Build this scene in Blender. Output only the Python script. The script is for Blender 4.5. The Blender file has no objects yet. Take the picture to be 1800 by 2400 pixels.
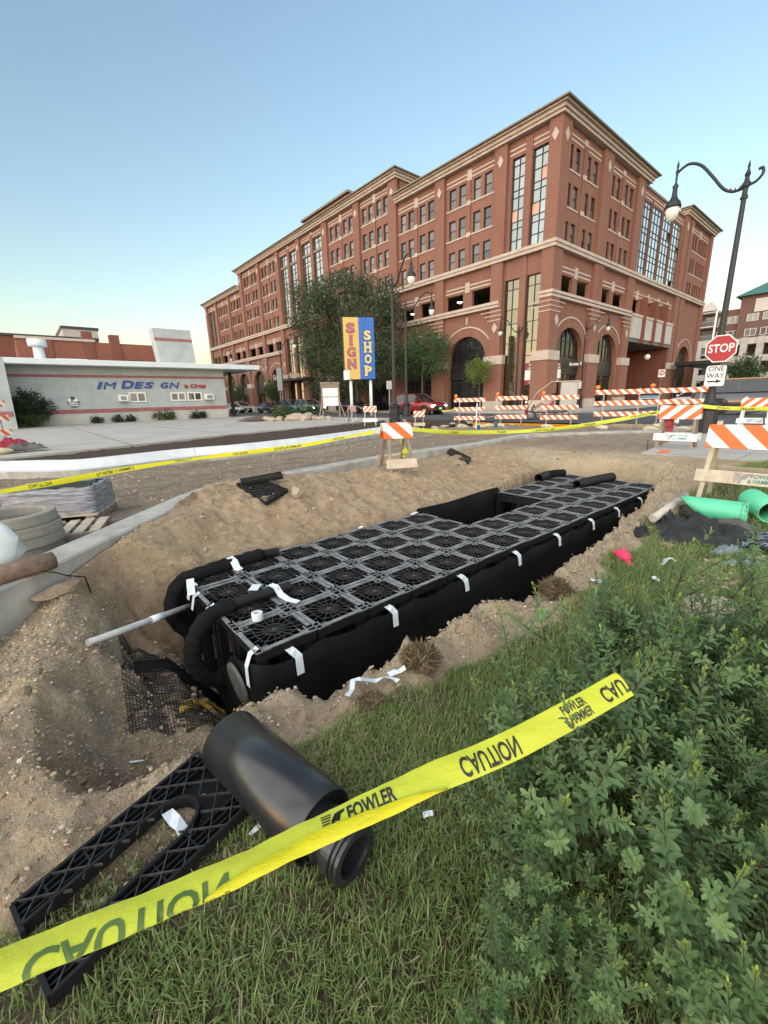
import bpy, math, random
import numpy as np
from mathutils import Vector, Matrix
random.seed(7); RNG = np.random.default_rng(7)
R = math.radians
sc = bpy.context.scene
COL = sc.collection

# ---------------------------------------------------------------- camera
FPX, CXP, CYP, CAMH = 980.5, 900.0, 1200.0, 1.2
PITCH, YAW, ROLL = R(14.885), R(40.075), R(-1.616)
_f = np.array([math.sin(YAW)*math.cos(PITCH), math.cos(YAW)*math.cos(PITCH), -math.sin(PITCH)])
_r0 = np.array([math.cos(YAW), -math.sin(YAW), 0.0]); _u0 = np.cross(_r0, _f)
_c, _s = math.cos(ROLL), math.sin(ROLL)
_r = _c*_r0 + _s*_u0; _u = _c*_u0 - _s*_r0
cam_d = bpy.data.cameras.new('camera'); cam = bpy.data.objects.new('camera', cam_d); COL.objects.link(cam)
cam_d.sensor_fit = 'HORIZONTAL'; cam_d.sensor_width = 36.0; cam_d.lens = 36.0*FPX/1800.0
cam_d.clip_start = 0.02; cam_d.clip_end = 4000
M = Matrix.Identity(4)
for i in range(3):
    M[i][0] = _r[i]; M[i][1] = _u[i]; M[i][2] = -_f[i]
M[2][3] = CAMH
cam.matrix_world = M
sc.camera = cam

# ---------------------------------------------------------------- sky, sun, exposure
SUN_EL, SUN_AZ = R(1.5), R(-112)        # azimuth measured clockwise from +Y
w = bpy.data.worlds.new('World'); sc.world = w; w.use_nodes = True
nt = w.node_tree; nt.nodes.clear()
sky = nt.nodes.new('ShaderNodeTexSky'); sky.sky_type = 'NISHITA'; sky.sun_disc = False
sky.sun_elevation = SUN_EL; sky.sun_rotation = SUN_AZ
sky.altitude = 200; sky.air_density = 1.0; sky.dust_density = 0.3; sky.ozone_density = 1.6
bg = nt.nodes.new('ShaderNodeBackground'); bg.inputs['Strength'].default_value = 0.096
wo = nt.nodes.new('ShaderNodeOutputWorld')
nt.links.new(sky.outputs[0], bg.inputs[0]); nt.links.new(bg.outputs[0], wo.inputs[0])
sd = bpy.data.lights.new('sun', 'SUN'); sd.energy = 0.66; sd.angle = R(170); sd.color = (1.0, 0.92, 0.81)
so = bpy.data.objects.new('sun', sd); COL.objects.link(so)
_el = max(SUN_EL, R(1.0))
_dir = Vector((math.sin(SUN_AZ)*math.cos(_el), math.cos(SUN_AZ)*math.cos(_el), math.sin(_el)))
so.rotation_euler = _dir.to_track_quat('Z', 'Y').to_euler(); so.location = (-20, 0, 30)
sc.view_settings.view_transform = 'Standard'; sc.view_settings.look = 'None'
sc.view_settings.gamma = 1.0; sc.view_settings.use_curve_mapping = False
sc.view_settings.exposure = 3.3
sc.cycles.use_denoising = True
sc.cycles.max_bounces = 5; sc.cycles.diffuse_bounces = 3; sc.cycles.glossy_bounces = 3
sc.cycles.transparent_max_bounces = 6; sc.cycles.transmission_bounces = 2
sc.cycles.caustics_reflective = False; sc.cycles.caustics_refractive = False

# ---------------------------------------------------------------- where a line of sight meets a plane of the place
def ray(x, y): return _f + (x-CXP)/FPX*_r - (y-CYP)/FPX*_u
def at(x, y, z=0.0):
    d = ray(x, y); t = (z-CAMH)/d[2]; return np.array([0, 0, CAMH]) + t*d
def dep(x, y, t): return np.array([0, 0, CAMH]) + ray(x, y)*t
def onp(x, y, ax, val):
    d = ray(x, y); t = (val-[0, 0, CAMH][ax])/d[ax]; return np.array([0, 0, CAMH]) + t*d

# ---------------------------------------------------------------- naming helpers
def thing(name, label, cat, loc=(0, 0, 0), rz=0.0, group=None):
    o = bpy.data.objects.new(name, None); COL.objects.link(o)
    o.empty_display_size = 0.2
    o.location = loc; o.rotation_euler = (0, 0, rz); o['label'] = label; o['category'] = cat
    if group: o['group'] = group
    return o
def tag(o, label, cat, group=None):
    o['label'] = label; o['category'] = cat
    if group: o['group'] = group
    return o
def struct(o): o['kind'] = 'structure'; return o
def stuff(o): o['kind'] = 'stuff'; return o
def kids(o): return [c for c in bpy.data.objects if c.parent == o]
def dup(root, loc=None, rz=None, label=None, kidmap=None):
    r = root.copy(); COL.objects.link(r)
    if loc is not None: r.location = loc
    if rz is not None: r.rotation_euler = (0, 0, rz)
    if label: r['label'] = label
    for ch in list(root.children):
        c = ch.copy(); COL.objects.link(c); c.parent = r
        for g in list(ch.children):
            d = g.copy(); COL.objects.link(d); d.parent = c
    return r

# ---------------------------------------------------------------- mesh builder
class MB:
    def __init__(s): s.v = []; s.f = []; s.m = []; s.sm = []
    def add(s, vs, fs, mi=0, smooth=False):
        o = len(s.v); s.v.extend([tuple(map(float, p)) for p in vs])
        for f in fs: s.f.append(tuple(i+o for i in f)); s.m.append(mi); s.sm.append(smooth)
        return s
    def quad(s, a, b, c, d, mi=0): return s.add([a, b, c, d], [(0, 1, 2, 3)], mi)
    def box(s, c, d, mi=0, rot=None):
        x, y, z = d[0]/2, d[1]/2, d[2]/2
        P = [(-x,-y,-z),(x,-y,-z),(x,y,-z),(-x,y,-z),(-x,-y,z),(x,-y,z),(x,y,z),(-x,y,z)]
        if rot is not None: P = [tuple(rot @ Vector(p)) for p in P]
        P = [(p[0]+c[0], p[1]+c[1], p[2]+c[2]) for p in P]
        return s.add(P, [(3,2,1,0),(4,5,6,7),(0,1,5,4),(1,2,6,5),(2,3,7,6),(3,0,4,7)], mi)
    def lh(s, lo, hi, mi=0):
        return s.box([(a+b)/2 for a, b in zip(lo, hi)], [b-a for a, b in zip(lo, hi)], mi)
    def bar(s, p, q, w, h=None, mi=0, up=(0, 0, 1)):
        p, q = Vector(p), Vector(q); d = q-p; L = d.length
        if L < 1e-6: return s
        d.normalize(); up = Vector(up)
        if abs(d.dot(up)) > .98: up = Vector((0, 1, 0))
        a = d.cross(up).normalized(); b = a.cross(d)
        h = h or w; a *= w/2; b *= h/2
        P = [p-a-b, p+a-b, p+a+b, p-a+b, q-a-b, q+a-b, q+a+b, q-a+b]
        return s.add(P, [(3,2,1,0),(4,5,6,7),(0,1,5,4),(1,2,6,5),(2,3,7,6),(3,0,4,7)], mi)
    def tube(s, pts, rad, n=10, mi=0, caps=True, smooth=True):
        pts = [Vector(p) for p in pts]; k = len(pts)
        rad = rad if hasattr(rad, '__len__') else [rad]*k
        prev = None; V = []
        for i, p in enumerate(pts):
            d = (pts[min(i+1, k-1)]-pts[max(i-1, 0)])
            if d.length < 1e-9: d = Vector((0, 0, 1))
            d.normalize()
            if prev is None:
                a = d.orthogonal().normalized()
            else:
                a = prev - d*prev.dot(d)
                a = a.normalized() if a.length > 1e-6 else d.orthogonal().normalized()
            prev = a; b = d.cross(a)
            for j in range(n):
                t = 2*math.pi*j/n; V.append(p + (a*math.cos(t)+b*math.sin(t))*rad[i])
        F = []
        for i in range(k-1):
            for j in range(n):
                j2 = (j+1) % n; F.append((i*n+j, i*n+j2, (i+1)*n+j2, (i+1)*n+j))
        o = len(s.v); s.add(V, F, mi, smooth)
        if caps:
            s.f.append(tuple(o+j for j in range(n))[::-1]); s.m.append(mi); s.sm.append(False)
            s.f.append(tuple(o+(k-1)*n+j for j in range(n))); s.m.append(mi); s.sm.append(False)
        return s
    def cyl(s, p, q, r0, r1=None, n=12, mi=0, caps=True, smooth=True):
        return s.tube([p, q], [r0, r0 if r1 is None else r1], n, mi, caps, smooth)
    def lathe(s, prof, n=16, c=(0, 0, 0), mi=0, smooth=True, mat=None):
        V = []; F = []
        for r, z in prof:
            for j in range(n):
                t = 2*math.pi*j/n; p = Vector((r*math.cos(t), r*math.sin(t), z))
                if mat is not None: p = mat @ p
                V.append((p[0]+c[0], p[1]+c[1], p[2]+c[2]))
        for i in range(len(prof)-1):
            for j in range(n):
                j2 = (j+1) % n; F.append((i*n+j, i*n+j2, (i+1)*n+j2, (i+1)*n+j))
        return s.add(V, F, mi, smooth)
    def prism(s, poly, a, b, axis=1, mi=0):
        # polygon in the two other axes, extruded from a to b along axis
        def P(u, v, w_):
            return {0: (w_, u, v), 1: (u, w_, v), 2: (u, v, w_)}[axis]
        n = len(poly); V = [P(u, v, a) for u, v in poly]+[P(u, v, b) for u, v in poly]
        F = [tuple(range(n))[::-1], tuple(range(n, 2*n))]+[(i, (i+1) % n, n+(i+1) % n, n+i) for i in range(n)]
        return s.add(V, F, mi)
    def mesh(s, name, mats):
        me = bpy.data.meshes.new(name); me.from_pydata(s.v, [], s.f)
        for m in (mats if isinstance(mats, (list, tuple)) else [mats]): me.materials.append(m)
        me.polygons.foreach_set('material_index', s.m); me.polygons.foreach_set('use_smooth', s.sm)
        me.update(); return me
def put(name, me, parent=None, loc=(0, 0, 0), rot=(0, 0, 0), scale=None):
    o = bpy.data.objects.new(name, me); COL.objects.link(o)
    o.location = loc; o.rotation_euler = rot
    if scale: o.scale = scale
    if parent: o.parent = parent
    return o
def obj(name, mb, mats, parent=None, loc=(0, 0, 0), rot=(0, 0, 0), recalc=True):
    me = mb.mesh(name, mats)
    if recalc:
        import bmesh
        b = bmesh.new(); b.from_mesh(me); bmesh.ops.recalc_face_normals(b, faces=b.faces); b.to_mesh(me); b.free()
    return put(name, me, parent, loc, rot)
def npmesh(name, verts, faces, mats, smooth=False, col=None, colname='mask'):
    """verts (n,3), faces (m,k) numpy"""
    me = bpy.data.meshes.new(name); n = len(verts); m, k = faces.shape
    me.vertices.add(n); me.vertices.foreach_set('co', np.asarray(verts, np.float32).ravel())
    me.loops.add(m*k); me.loops.foreach_set('vertex_index', faces.astype(np.int32).ravel())
    me.polygons.add(m); me.polygons.foreach_set('loop_start', np.arange(0, m*k, k, dtype=np.int32))
    for mt in (mats if isinstance(mats, (list, tuple)) else [mats]): me.materials.append(mt)
    me.polygons.foreach_set('use_smooth', np.full(m, smooth))
    if col is not None:
        a = me.color_attributes.new(colname, 'FLOAT_COLOR', 'POINT')
        a.data.foreach_set('color', np.asarray(col, np.float32).ravel())
    me.update(calc_edges=True); return me
def bevel(o, w_=.01, seg=1):
    m = o.modifiers.new('bevel', 'BEVEL'); m.width = w_; m.segments = seg; m.limit_method = 'ANGLE'; return o
def spline(P, n=8):
    P = [np.array(p, float) for p in P]; out = []
    for i in range(len(P)-1):
        p0, p1, p2, p3 = P[max(i-1, 0)], P[i], P[i+1], P[min(i+2, len(P)-1)]
        for k in range(n):
            t = k/n
            out.append(.5*((2*p1)+(-p0+p2)*t+(2*p0-5*p1+4*p2-p3)*t*t+(-p0+3*p1-3*p2+p3)*t**3))
    out.append(P[-1]); return out
_dg = None
def text_mesh(body, size=1.0, extrude=.004, bold=0.0, shear=0.0, mat=None, align='CENTER', sx=1.0, name='lettering', spacing=1.0):
    cu = bpy.data.curves.new('txt', 'FONT'); cu.body = body; cu.size = size; cu.extrude = extrude
    cu.offset = bold; cu.shear = shear; cu.align_x = align; cu.align_y = 'CENTER'; cu.resolution_u = 3; cu.space_character = spacing
    o = bpy.data.objects.new('txt', cu); COL.objects.link(o)
    dg = bpy.context.evaluated_depsgraph_get(); dg.update()
    me = bpy.data.meshes.new_from_object(o.evaluated_get(dg)); me.name = name
    bpy.data.objects.remove(o); bpy.data.curves.remove(cu)
    if sx != 1.0: me.transform(Matrix.Diagonal((sx, 1, 1, 1)))
    me.materials.clear()
    if mat: me.materials.append(mat)
    return me

# ---------------------------------------------------------------- numpy noise
def vnoise(x, y, seed=0):
    xi, yi = np.floor(x).astype(np.int64), np.floor(y).astype(np.int64); fx, fy = x-xi, y-yi
    fx, fy = fx*fx*(3-2*fx), fy*fy*(3-2*fy)
    def h(a, b):
        n = (a*374761393 + b*668265263 + seed*1442695041) & 0xffffffff
        n = ((n ^ (n >> 13))*1274126177) & 0xffffffff
        return ((n ^ (n >> 16)) & 0xffff)/65535.0
    return (h(xi, yi)*(1-fx)+h(xi+1, yi)*fx)*(1-fy)+(h(xi, yi+1)*(1-fx)+h(xi+1, yi+1)*fx)*fy
def fbm(x, y, o=4, seed=0):
    s = np.zeros_like(x, dtype=float); a = .5; t = 0
    for k in range(o):
        s += a*(vnoise(x*2**k+k*17.3, y*2**k-k*9.1, seed+k)-.5); a *= .5
    return s*2
def sst(a, b, x):
    t = np.clip((np.asarray(x, float)-a)/(b-a), 0, 1); return t*t*(3-2*t)
def polydist(px, py, poly):
    """signed distance, positive inside"""
    d = np.full(px.shape, 1e9); ins = np.zeros(px.shape, bool); n = len(poly)
    for i in range(n):
        ax, ay = poly[i]; bx, by = poly[(i+1) % n]
        ex, ey = bx-ax, by-ay; t = np.clip(((px-ax)*ex+(py-ay)*ey)/(ex*ex+ey*ey+1e-12), 0, 1)
        d = np.minimum(d, np.hypot(px-ax-t*ex, py-ay-t*ey))
        c = ((ay > py) != (by > py)) & (px < (bx-ax)*(py-ay)/((by-ay) if abs(by-ay) > 1e-12 else 1e-12)+ax)
        ins ^= c
    return np.where(ins, d, -d)

# ---------------------------------------------------------------- materials
class NT:
    def __init__(s, name):
        s.m = bpy.data.materials.new(name); s.m.use_nodes = True; s.t = s.m.node_tree
        s.b = s.t.nodes['Principled BSDF']; s.L = s.t.links.new
    def n(s, typ, **kw):
        q = s.t.nodes.new('ShaderNode'+typ)
        for k, v in kw.items(): setattr(q, k, v)
        return q
    def coord(s, kind='Object', scale=(1, 1, 1)):
        c = s.n('TexCoord'); mp = s.n('Mapping'); s.L(c.outputs[kind], mp.inputs[0]); mp.inputs['Scale'].default_value = scale
        return mp.outputs[0]
    def noise(s, vec, scale, detail=4, rough=.6):
        q = s.n('TexNoise'); s.L(vec, q.inputs['Vector']); q.inputs['Scale'].default_value = scale
        q.inputs['Detail'].default_value = detail; q.inputs['Roughness'].default_value = rough; return q.outputs[0]
    def ramp(s, fac, stops):
        q = s.n('ValToRGB'); s.L(fac, q.inputs[0]); e = q.color_ramp.elements
        while len(e) < len(stops): e.new(.5)
        for x, (p, c) in zip(e, stops): x.position = p; x.color = (*c, 1) if len(c) == 3 else c
        return q.outputs[0]
    def mix(s, fac, a, b, mode='MIX'):
        q = s.n('Mix', data_type='RGBA', blend_type=mode)
        for v, i in ((fac, 0), (a, 6), (b, 7)):
            if hasattr(v, 'links') or hasattr(v, 'is_linked'): s.L(v, q.inputs[i])
            elif i == 0: q.inputs[0].default_value = v
            else: q.inputs[i].default_value = (*v, 1)
        return q.outputs[2]
    def math(s, op, a, b=None):
        q = s.n('Math', operation=op)
        for v, i in ((a, 0), (b, 1)):
            if v is None: continue
            if hasattr(v, 'is_linked'): s.L(v, q.inputs[i])
            else: q.inputs[i].default_value = v
        return q.outputs[0]
    def bump(s, h, strength=.3, dist=.01):
        q = s.n('Bump'); s.L(h, q.inputs['Height']); q.inputs['Strength'].default_value = strength; q.inputs['Distance'].default_value = dist
        s.L(q.outputs[0], s.b.inputs['Normal'])
    def set(s, col=None, rough=None, metal=None, spec=None, **kw):
        b = s.b.inputs
        if col is not None:
            if hasattr(col, 'is_linked'): s.L(col, b['Base Color'])
            else: b['Base Color'].default_value = (*col, 1)
        if rough is not None:
            if hasattr(rough, 'is_linked'): s.L(rough, b['Roughness'])
            else: b['Roughness'].default_value = rough
        if metal is not None: b['Metallic'].default_value = metal
        if spec is not None: b['Specular IOR Level'].default_value = spec
        return s.m
def simple(name, col, rough=.6, metal=0, var=.15, scale=6, bump=.0, spec=.5, fine=60):
    k = NT(name); v = k.coord('Object'); nz = k.noise(v, scale, 5)
    f = k.ramp(nz, [(.3, tuple(c*(1-var) for c in col)), (.7, tuple(min(1, c*(1+var)) for c in col))])
    if bump: k.bump(k.noise(v, fine, 3), bump, .004)
    return k.set(f, rough, metal, spec)
def emis(name, col, e):
    k = NT(name); k.set(col, .4); k.b.inputs['Emission Color'].default_value = (*col, 1); k.b.inputs['Emission Strength'].default_value = e
    return k.m

def brick_mat(name, c1, c2, mort, bw=.2, bh=.067, var=.5, bias=0):
    k = NT(name); c = k.n('TexCoord'); sx = k.n('SeparateXYZ'); k.L(c.outputs['Object'], sx.inputs[0])
    cb = k.n('CombineXYZ'); k.L(k.math('ADD', sx.outputs[0], sx.outputs[1]), cb.inputs[0]); k.L(sx.outputs[2], cb.inputs[1])
    b = k.n('TexBrick'); k.L(cb.outputs[0], b.inputs['Vector']); b.inputs['Scale'].default_value = 1
    b.inputs['Color1'].default_value = (*c1, 1); b.inputs['Color2'].default_value = (*c2, 1); b.inputs['Mortar'].default_value = (*mort, 1)
    b.inputs['Mortar Size'].default_value = .008; b.inputs['Bias'].default_value = bias
    b.inputs['Brick Width'].default_value = bw; b.inputs['Row Height'].default_value = bh
    nz = k.noise(c.outputs['Object'], .9, 6, .65); n2 = k.noise(c.outputs['Object'], 11, 3)
    col = k.mix(k.math('MULTIPLY', nz, var), b.outputs[0], tuple(x*.62 for x in c1))
    col = k.mix(k.ramp(n2, [(.42, (0, 0, 0)), (.75, (.5, .5, .5))]), col, tuple(min(1, x*1.75) for x in c2))
    st = k.noise(k.coord('Object', (.5, .5, .06)), 1.6, 5, .7); col = k.mix(k.ramp(st, [(.5, (0, 0, 0)), (.75, (.4, .4, .4))]), col, tuple(x*.5 for x in c1))
    k.bump(b.outputs['Fac'], -.4, .006)
    return k.set(col, .85, 0, .3)

MT = {}
MT['brick'] = brick_mat('red_brick', (.255, .108, .075), (.185, .078, .055), (.29, .21, .17))
MT['brick_dark'] = brick_mat('dark_brick', (.22, .075, .05), (.15, .05, .035), (.18, .12, .1))
MT['brick_old'] = brick_mat('old_brick', (.30, .105, .07), (.20, .07, .05), (.2, .13, .1), var=.8)
MT['brick_far'] = brick_mat('brown_brick', (.16, .085, .065), (.12, .06, .05), (.16, .12, .1))
MT['stone'] = simple('cast_stone', (.47, .395, .335), .85, var=.12, scale=1.5, bump=.2)
MT['stone_grey'] = simple('grey_stone', (.44, .43, .40), .85, var=.15, scale=.8, bump=.2)
MT['bronze'] = simple('bronze_frame', (.028, .028, .03), .4, .3, var=.1)
MT['ceiling'] = simple('ramp_concrete', (.16, .15, .13), .9, var=.15)
MT['lamp_on'] = emis('lit_fixture', (1.0, .82, .38), 4.0)
def glass(name, base, ior=1.9, rough=.03, var=.3, scale=.6):
    k = NT(name); v = k.coord('Object'); oi = k.n('ObjectInfo')
    f = k.ramp(oi.outputs['Random'], [(0, tuple(c*(1-var) for c in base)), (1, tuple(c*(1+var) for c in base))])
    k.b.inputs['IOR'].default_value = ior
    k.bump(k.noise(v, scale, 2), .03, .05)
    return k.set(f, rough, 0, .5)
MT['pane'] = glass('window_glass', (.12, .118, .112), 1.6, .05, .65)
MT['pane_curtain'] = glass('tinted_glass', (.26, .28, .26), 2.0, .03, .15); MT['pane_curtain'].node_tree.nodes['Principled BSDF'].inputs['Metallic'].default_value = .7
MT['pane_bright'] = glass('reflective_glass', (.70, .74, .76), 3.2, .10, .12); MT['pane_bright'].node_tree.nodes['Principled BSDF'].inputs['Metallic'].default_value = .75
MT['pane_sky_gold'] = glass('sky_gold_glass', (.20, .168, .112), 2.0, .04, .12); MT['pane_sky_gold'].node_tree.nodes['Principled BSDF'].inputs['Metallic'].default_value = .85  # gold reflection of the low sky put into the glass colour
MT['pane_dark'] = glass('dark_glass', (.012, .013, .014), 1.45, .03)
MT['pane_pink'] = simple('pink_opaque', (.62, .36, .28), .5)  # opaque pink for a few single panes
# ================================================================ ground
def ground_mat(name):
    k = NT(name); at_ = k.n('VertexColor', layer_name='mask'); sp = k.n('SeparateColor'); k.L(at_.outputs[0], sp.inputs[0])
    v = k.coord('Object')
    big = k.noise(v, 1.7, 6, .62); mid = k.noise(v, 9, 6, .7); fine = k.noise(v, 70, 4, .7)
    soil = k.ramp(mid, [(.28, (.27, .190, .120)), (.5, (.43, .316, .205)), (.72, (.56, .43, .295))])
    soil = k.mix(k.ramp(fine, [(.34, (.7, .7, .7)), (.5, (0, 0, 0))]), soil, (.19, .135, .09))
    soil = k.mix(k.ramp(k.noise(v, 130, 3, .7), [(.55, (0, 0, 0)), (.72, (.55, .55, .55))]), soil, (.56, .46, .34))
    soil = k.mix(k.ramp(big, [(.45, (0, 0, 0)), (.72, (.6, .6, .6))]), soil, (.37, .245, .155))
    grav = k.ramp(k.noise(v, 38, 5, .75), [(.25, (.30, .23, .155)), (.5, (.50, .40, .275)), (.75, (.66, .56, .42))])
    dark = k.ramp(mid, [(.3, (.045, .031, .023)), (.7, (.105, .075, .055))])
    road = k.ramp(fine, [(.28, (.15, .115, .082)), (.5, (.29, .232, .175)), (.72, (.46, .385, .30))])
    road = k.mix(k.ramp(k.noise(k.coord('Object', (.16, 2.2, 1)), 2.6, 6, .65), [(.38, (0, 0, 0)), (.62, (.8, .8, .8))]), road, (.165, .130, .098))
    road = k.mix(k.ramp(k.noise(v, 2.3, 5, .7), [(.5, (0, 0, 0)), (.7, (.6, .6, .6))]), road, (.38, .31, .23))
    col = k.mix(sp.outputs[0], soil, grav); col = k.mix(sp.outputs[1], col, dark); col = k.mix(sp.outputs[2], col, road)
    vor = k.n('TexVoronoi', feature='F1'); k.L(v, vor.inputs['Vector']); vor.inputs['Scale'].default_value = 42
    peb = k.ramp(vor.outputs['Distance'], [(.05, (1, 1, 1)), (.32, (0, 0, 0))])
    sep = k.n('SeparateColor'); k.L(vor.outputs['Color'], sep.inputs[0])
    pk = k.math('MULTIPLY', peb, k.math('GREATER_THAN', sep.outputs[0], .80))
    col = k.mix(k.math('MULTIPLY', pk, .8), col, (.50, .41, .30))
    h = k.math('ADD', k.math('ADD', k.math('MULTIPLY', mid, .9), k.math('MULTIPLY', fine, .5)), k.math('MULTIPLY', pk, .35))
    k.bump(h, 1.0, .05)
    return k.set(col, .95, 0, .2)
MT['ground'] = ground_mat('earth')

def P2(lst, z=0.0): return [tuple(at(x, y, z)[:2]) for x, y in lst]
TX0, TX1, TY0, TY1, TZ = 0.86, 8.18, 2.32, 4.02, -0.33
_rim = [tuple(at(x, y+(15 if 650 < x < 1440 else 4), -.38)[:2]) for x, y in ((560, 1712), (640, 1656), (730, 1620), (800, 1592), (870, 1560), (942, 1540), (997, 1512), (1031, 1487), (1119, 1432), (1195, 1412), (1250, 1379), (1290, 1350),
        (1321, 1330), (1340, 1306), (1381, 1278), (1424, 1258), (1455, 1226), (1500, 1200))]
PIT = _rim + [(7.6, 2.12), (8.55, 2.25), (8.8, 3.3), (8.6, 4.2), (8.2, 4.45), (7.4, 4.4), (6, 4.14), (4, 4.1), (2, 4.10), (.95, 4.14),
       (.45, 4.22), (.22, 3.95), (.10, 3.5), (-.04, 3.1), (-.20, 2.7), (-.22, 2.2), (-.08, 1.88), (.25, 1.80)]
KERB_PX = [(-260, 1500), (-120, 1436), (0, 1381), (70, 1350), (133, 1321), (193, 1291), (271, 1255), (392, 1198), (500, 1149), (600, 1126), (720, 1103), (860, 1078),
           (1000, 1056), (1145, 1036), (1229, 1020), (1301, 1016), (1400, 1012.5), (1500, 1010), (1611, 1004)]
KZ = .05
KERB = [tuple(p) for p in np.array(spline([at(x, y, KZ)[:2] for x, y in KERB_PX], 4))]
FK_PX = [(0, 1120), (187, 1114), (450, 1081), (600, 1066), (800, 1038), (985, 1006)]        # road-side foot of the far kerb
_fk = [at(x, y, -.25)[:2] for x, y in FK_PX]
_d0 = _fk[0]-_fk[1]; _d0 /= np.linalg.norm(_d0)
FK = [tuple(p) for p in ([_fk[0]+_d0*s_ for s_ in (14, 11, 8, 5, 2.5)] + _fk)]
ROAD_POLY = KERB + [(19.4, 4.4), (19.4, 13.5)] + FK[::-1] + [(-14, 3)]
def grid1(segs):
    out = []
    for a, b, d in segs: out += list(np.arange(a, b-1e-6, d))
    return np.array(out+[segs[-1][1]])
gx = grid1([(-14, -3, .16), (-3, -.8, .1), (-.8, 5, .03), (5, 9.3, .04), (9.3, 19.4, .14)])
gy = grid1([(-4, -.4, .2), (-.4, 1.2, .06), (1.2, 6.9, .03), (6.9, 9, .07), (9, 22.0, .13)])
GX, GY = np.meshgrid(gx, gy, indexing='ij')
def lawn_z(x, y): return -.35 + .33*sst(4.8, 9.6, x)
def height(x, y):
    n1 = fbm(x*1.1, y*1.1, 4, 3); n2 = fbm(x*5, y*5, 4, 11); n3 = fbm(x*19, y*19, 3, 23)
    zl = lawn_z(x, y) + .02*n1 + .012*n2
    # rubbly lip along the front of the trench
    dp = polydist(x, y, PIT)
    out_d = -dp
    # heaped spoil behind the tank
    A = np.interp(x, [-.6, -.3, -.05, .2, .5, 1.0, 2.2, 3.6, 5, 8], [.0, .04, .16, .25, .32, .36, .43, .37, .29, .31])
    zm = -.30 + A*sst(4.05, 5.5, y) - .13*sst(5.7, 6.5, y)*sst(1.5, 2.5, x) + .10*n1*sst(4.1, 5, y)*(1-.7*sst(5.9, 6.6, y)) + .075*n2 + .034*n3 + .02*np.abs(fbm(x*9, y*9, 3, 91))
    zm = np.where((y > 3.6) & (x < .9), zm, zm)
    zr = -.03 + .05*n1 + .04*n2 + .02*n3
    zl2 = zl + (.07*sst(.40, .05, out_d)*(.4+n2) + .08*n2*sst(.5, .1, out_d) + .045*n3*sst(.45, .1, out_d))
    # left bank
    bank = -.34 + .07*n1 + .05*n2 + .026*n3 + .10*np.exp(-((x+.35)**2/.12+(y-2.9)**2/.5)) + .06*np.exp(-((x-.0)**2/.05+(y-3.75)**2/.1))
    s_m = sst(3.7, 4.3, y)
    left = bank*(1-s_m)+zm*s_m
    z = np.where(y > 2.6, left, zl2)
    sl = sst(.55, .2, x)*sst(1.45, 1.75, y)
    z = np.where(y <= 2.6, zl2*(1-sl)+bank*sl, z)
    sr = sst(7.9, 9.1, x)*sst(2.1, 2.8, y); z = z*(1-sr)+zr*sr
    # pit
    wd = .07 + .17*sst(.75, .1, x) + .22*sst(8.1, 8.5, x) + .04*sst(3.9, 4.1, y) + .06*n2
    wd = np.maximum(wd, .05)
    zf = -1.32 + .45*sst(.95, .5, x) + .12*sst(.5, -.1, x) + .24*np.exp(-((x-.12)**2/.05+(y-3.2)**2/.05)) + .05*n2*sst(.9, .3, x) + .10*n1*sst(.9, .3, x)
    t = np.clip(dp/wd, 0, 1); t = t**.8
    jag = .5+.5*t*(1-t)*4*n2*.5
    n4 = np.abs(fbm(x*7, y*7, 4, 51))
    z = np.where((out_d > 0) & (x < .7) & (y > 1.5), z + .06*n4, z)
    z = np.where(dp > 0, z*(1-t)+zf*t + .16*n4*(x < .9)*np.minimum(1, dp/.08) + .16*n2*t*(1-t)*2 + .10*n3*t*(1-t)*2, z)
    # soil banked against the back of the near kerb
    dk_ = polydist(x, y, ROAD_POLY)
    zk = np.interp(x, [-.6, -.3, -.05, .2, .5, 1.0, 2.2], [-.30, -.26, -.13, -.045, .01, .035, .03])+.03*n2+.012*n3
    bk = sst(.75, .08, -dk_)*(y < 8)*(x < 1.6)*sst(-.02, -.12, dp)*(dk_ <= 0)
    z = z*(1-bk)+zk*bk
    # road bed
    z = np.where(y > 9, -.30, z)
    dr = polydist(x, y, ROAD_POLY)
    rr = sst(.0, .18, dr)
    zroad = -.18 - .09*sst(7.5, 12, y)*sst(19, 14, x) + .03*n2 + .022*n3 + .035*fbm(x*.5, y*4.2, 4, 41) - .04*sst(5, 1, x)*0
    z = np.where(dr > 0, z*(1-rr)+zroad*rr, z)
    behind = polydist(x, y, [(-30, 10), *FK, (19.4, 13.5), (19.4, 60), (-30, 60)])
    z = np.where((behind > 0) & (dr <= 0), np.where(behind > .62, -.01+.03*n2+.02*n1, -.30), z)
    return z, dp, dr, n1, n2
GZ, GDP, GDR, GN1, GN2 = height(GX, GY)
ni, nj = GX.shape
def hz(x, y):
    """ground height at a point"""
    i = int(np.clip(np.searchsorted(gx, x)-1, 0, ni-2)); j = int(np.clip(np.searchsorted(gy, y)-1, 0, nj-2))
    a = (x-gx[i])/(gx[i+1]-gx[i]); b = (y-gy[j])/(gy[j+1]-gy[j])
    return float((GZ[i, j]*(1-a)+GZ[i+1, j]*a)*(1-b)+(GZ[i, j+1]*(1-a)+GZ[i+1, j+1]*a)*b)
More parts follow.
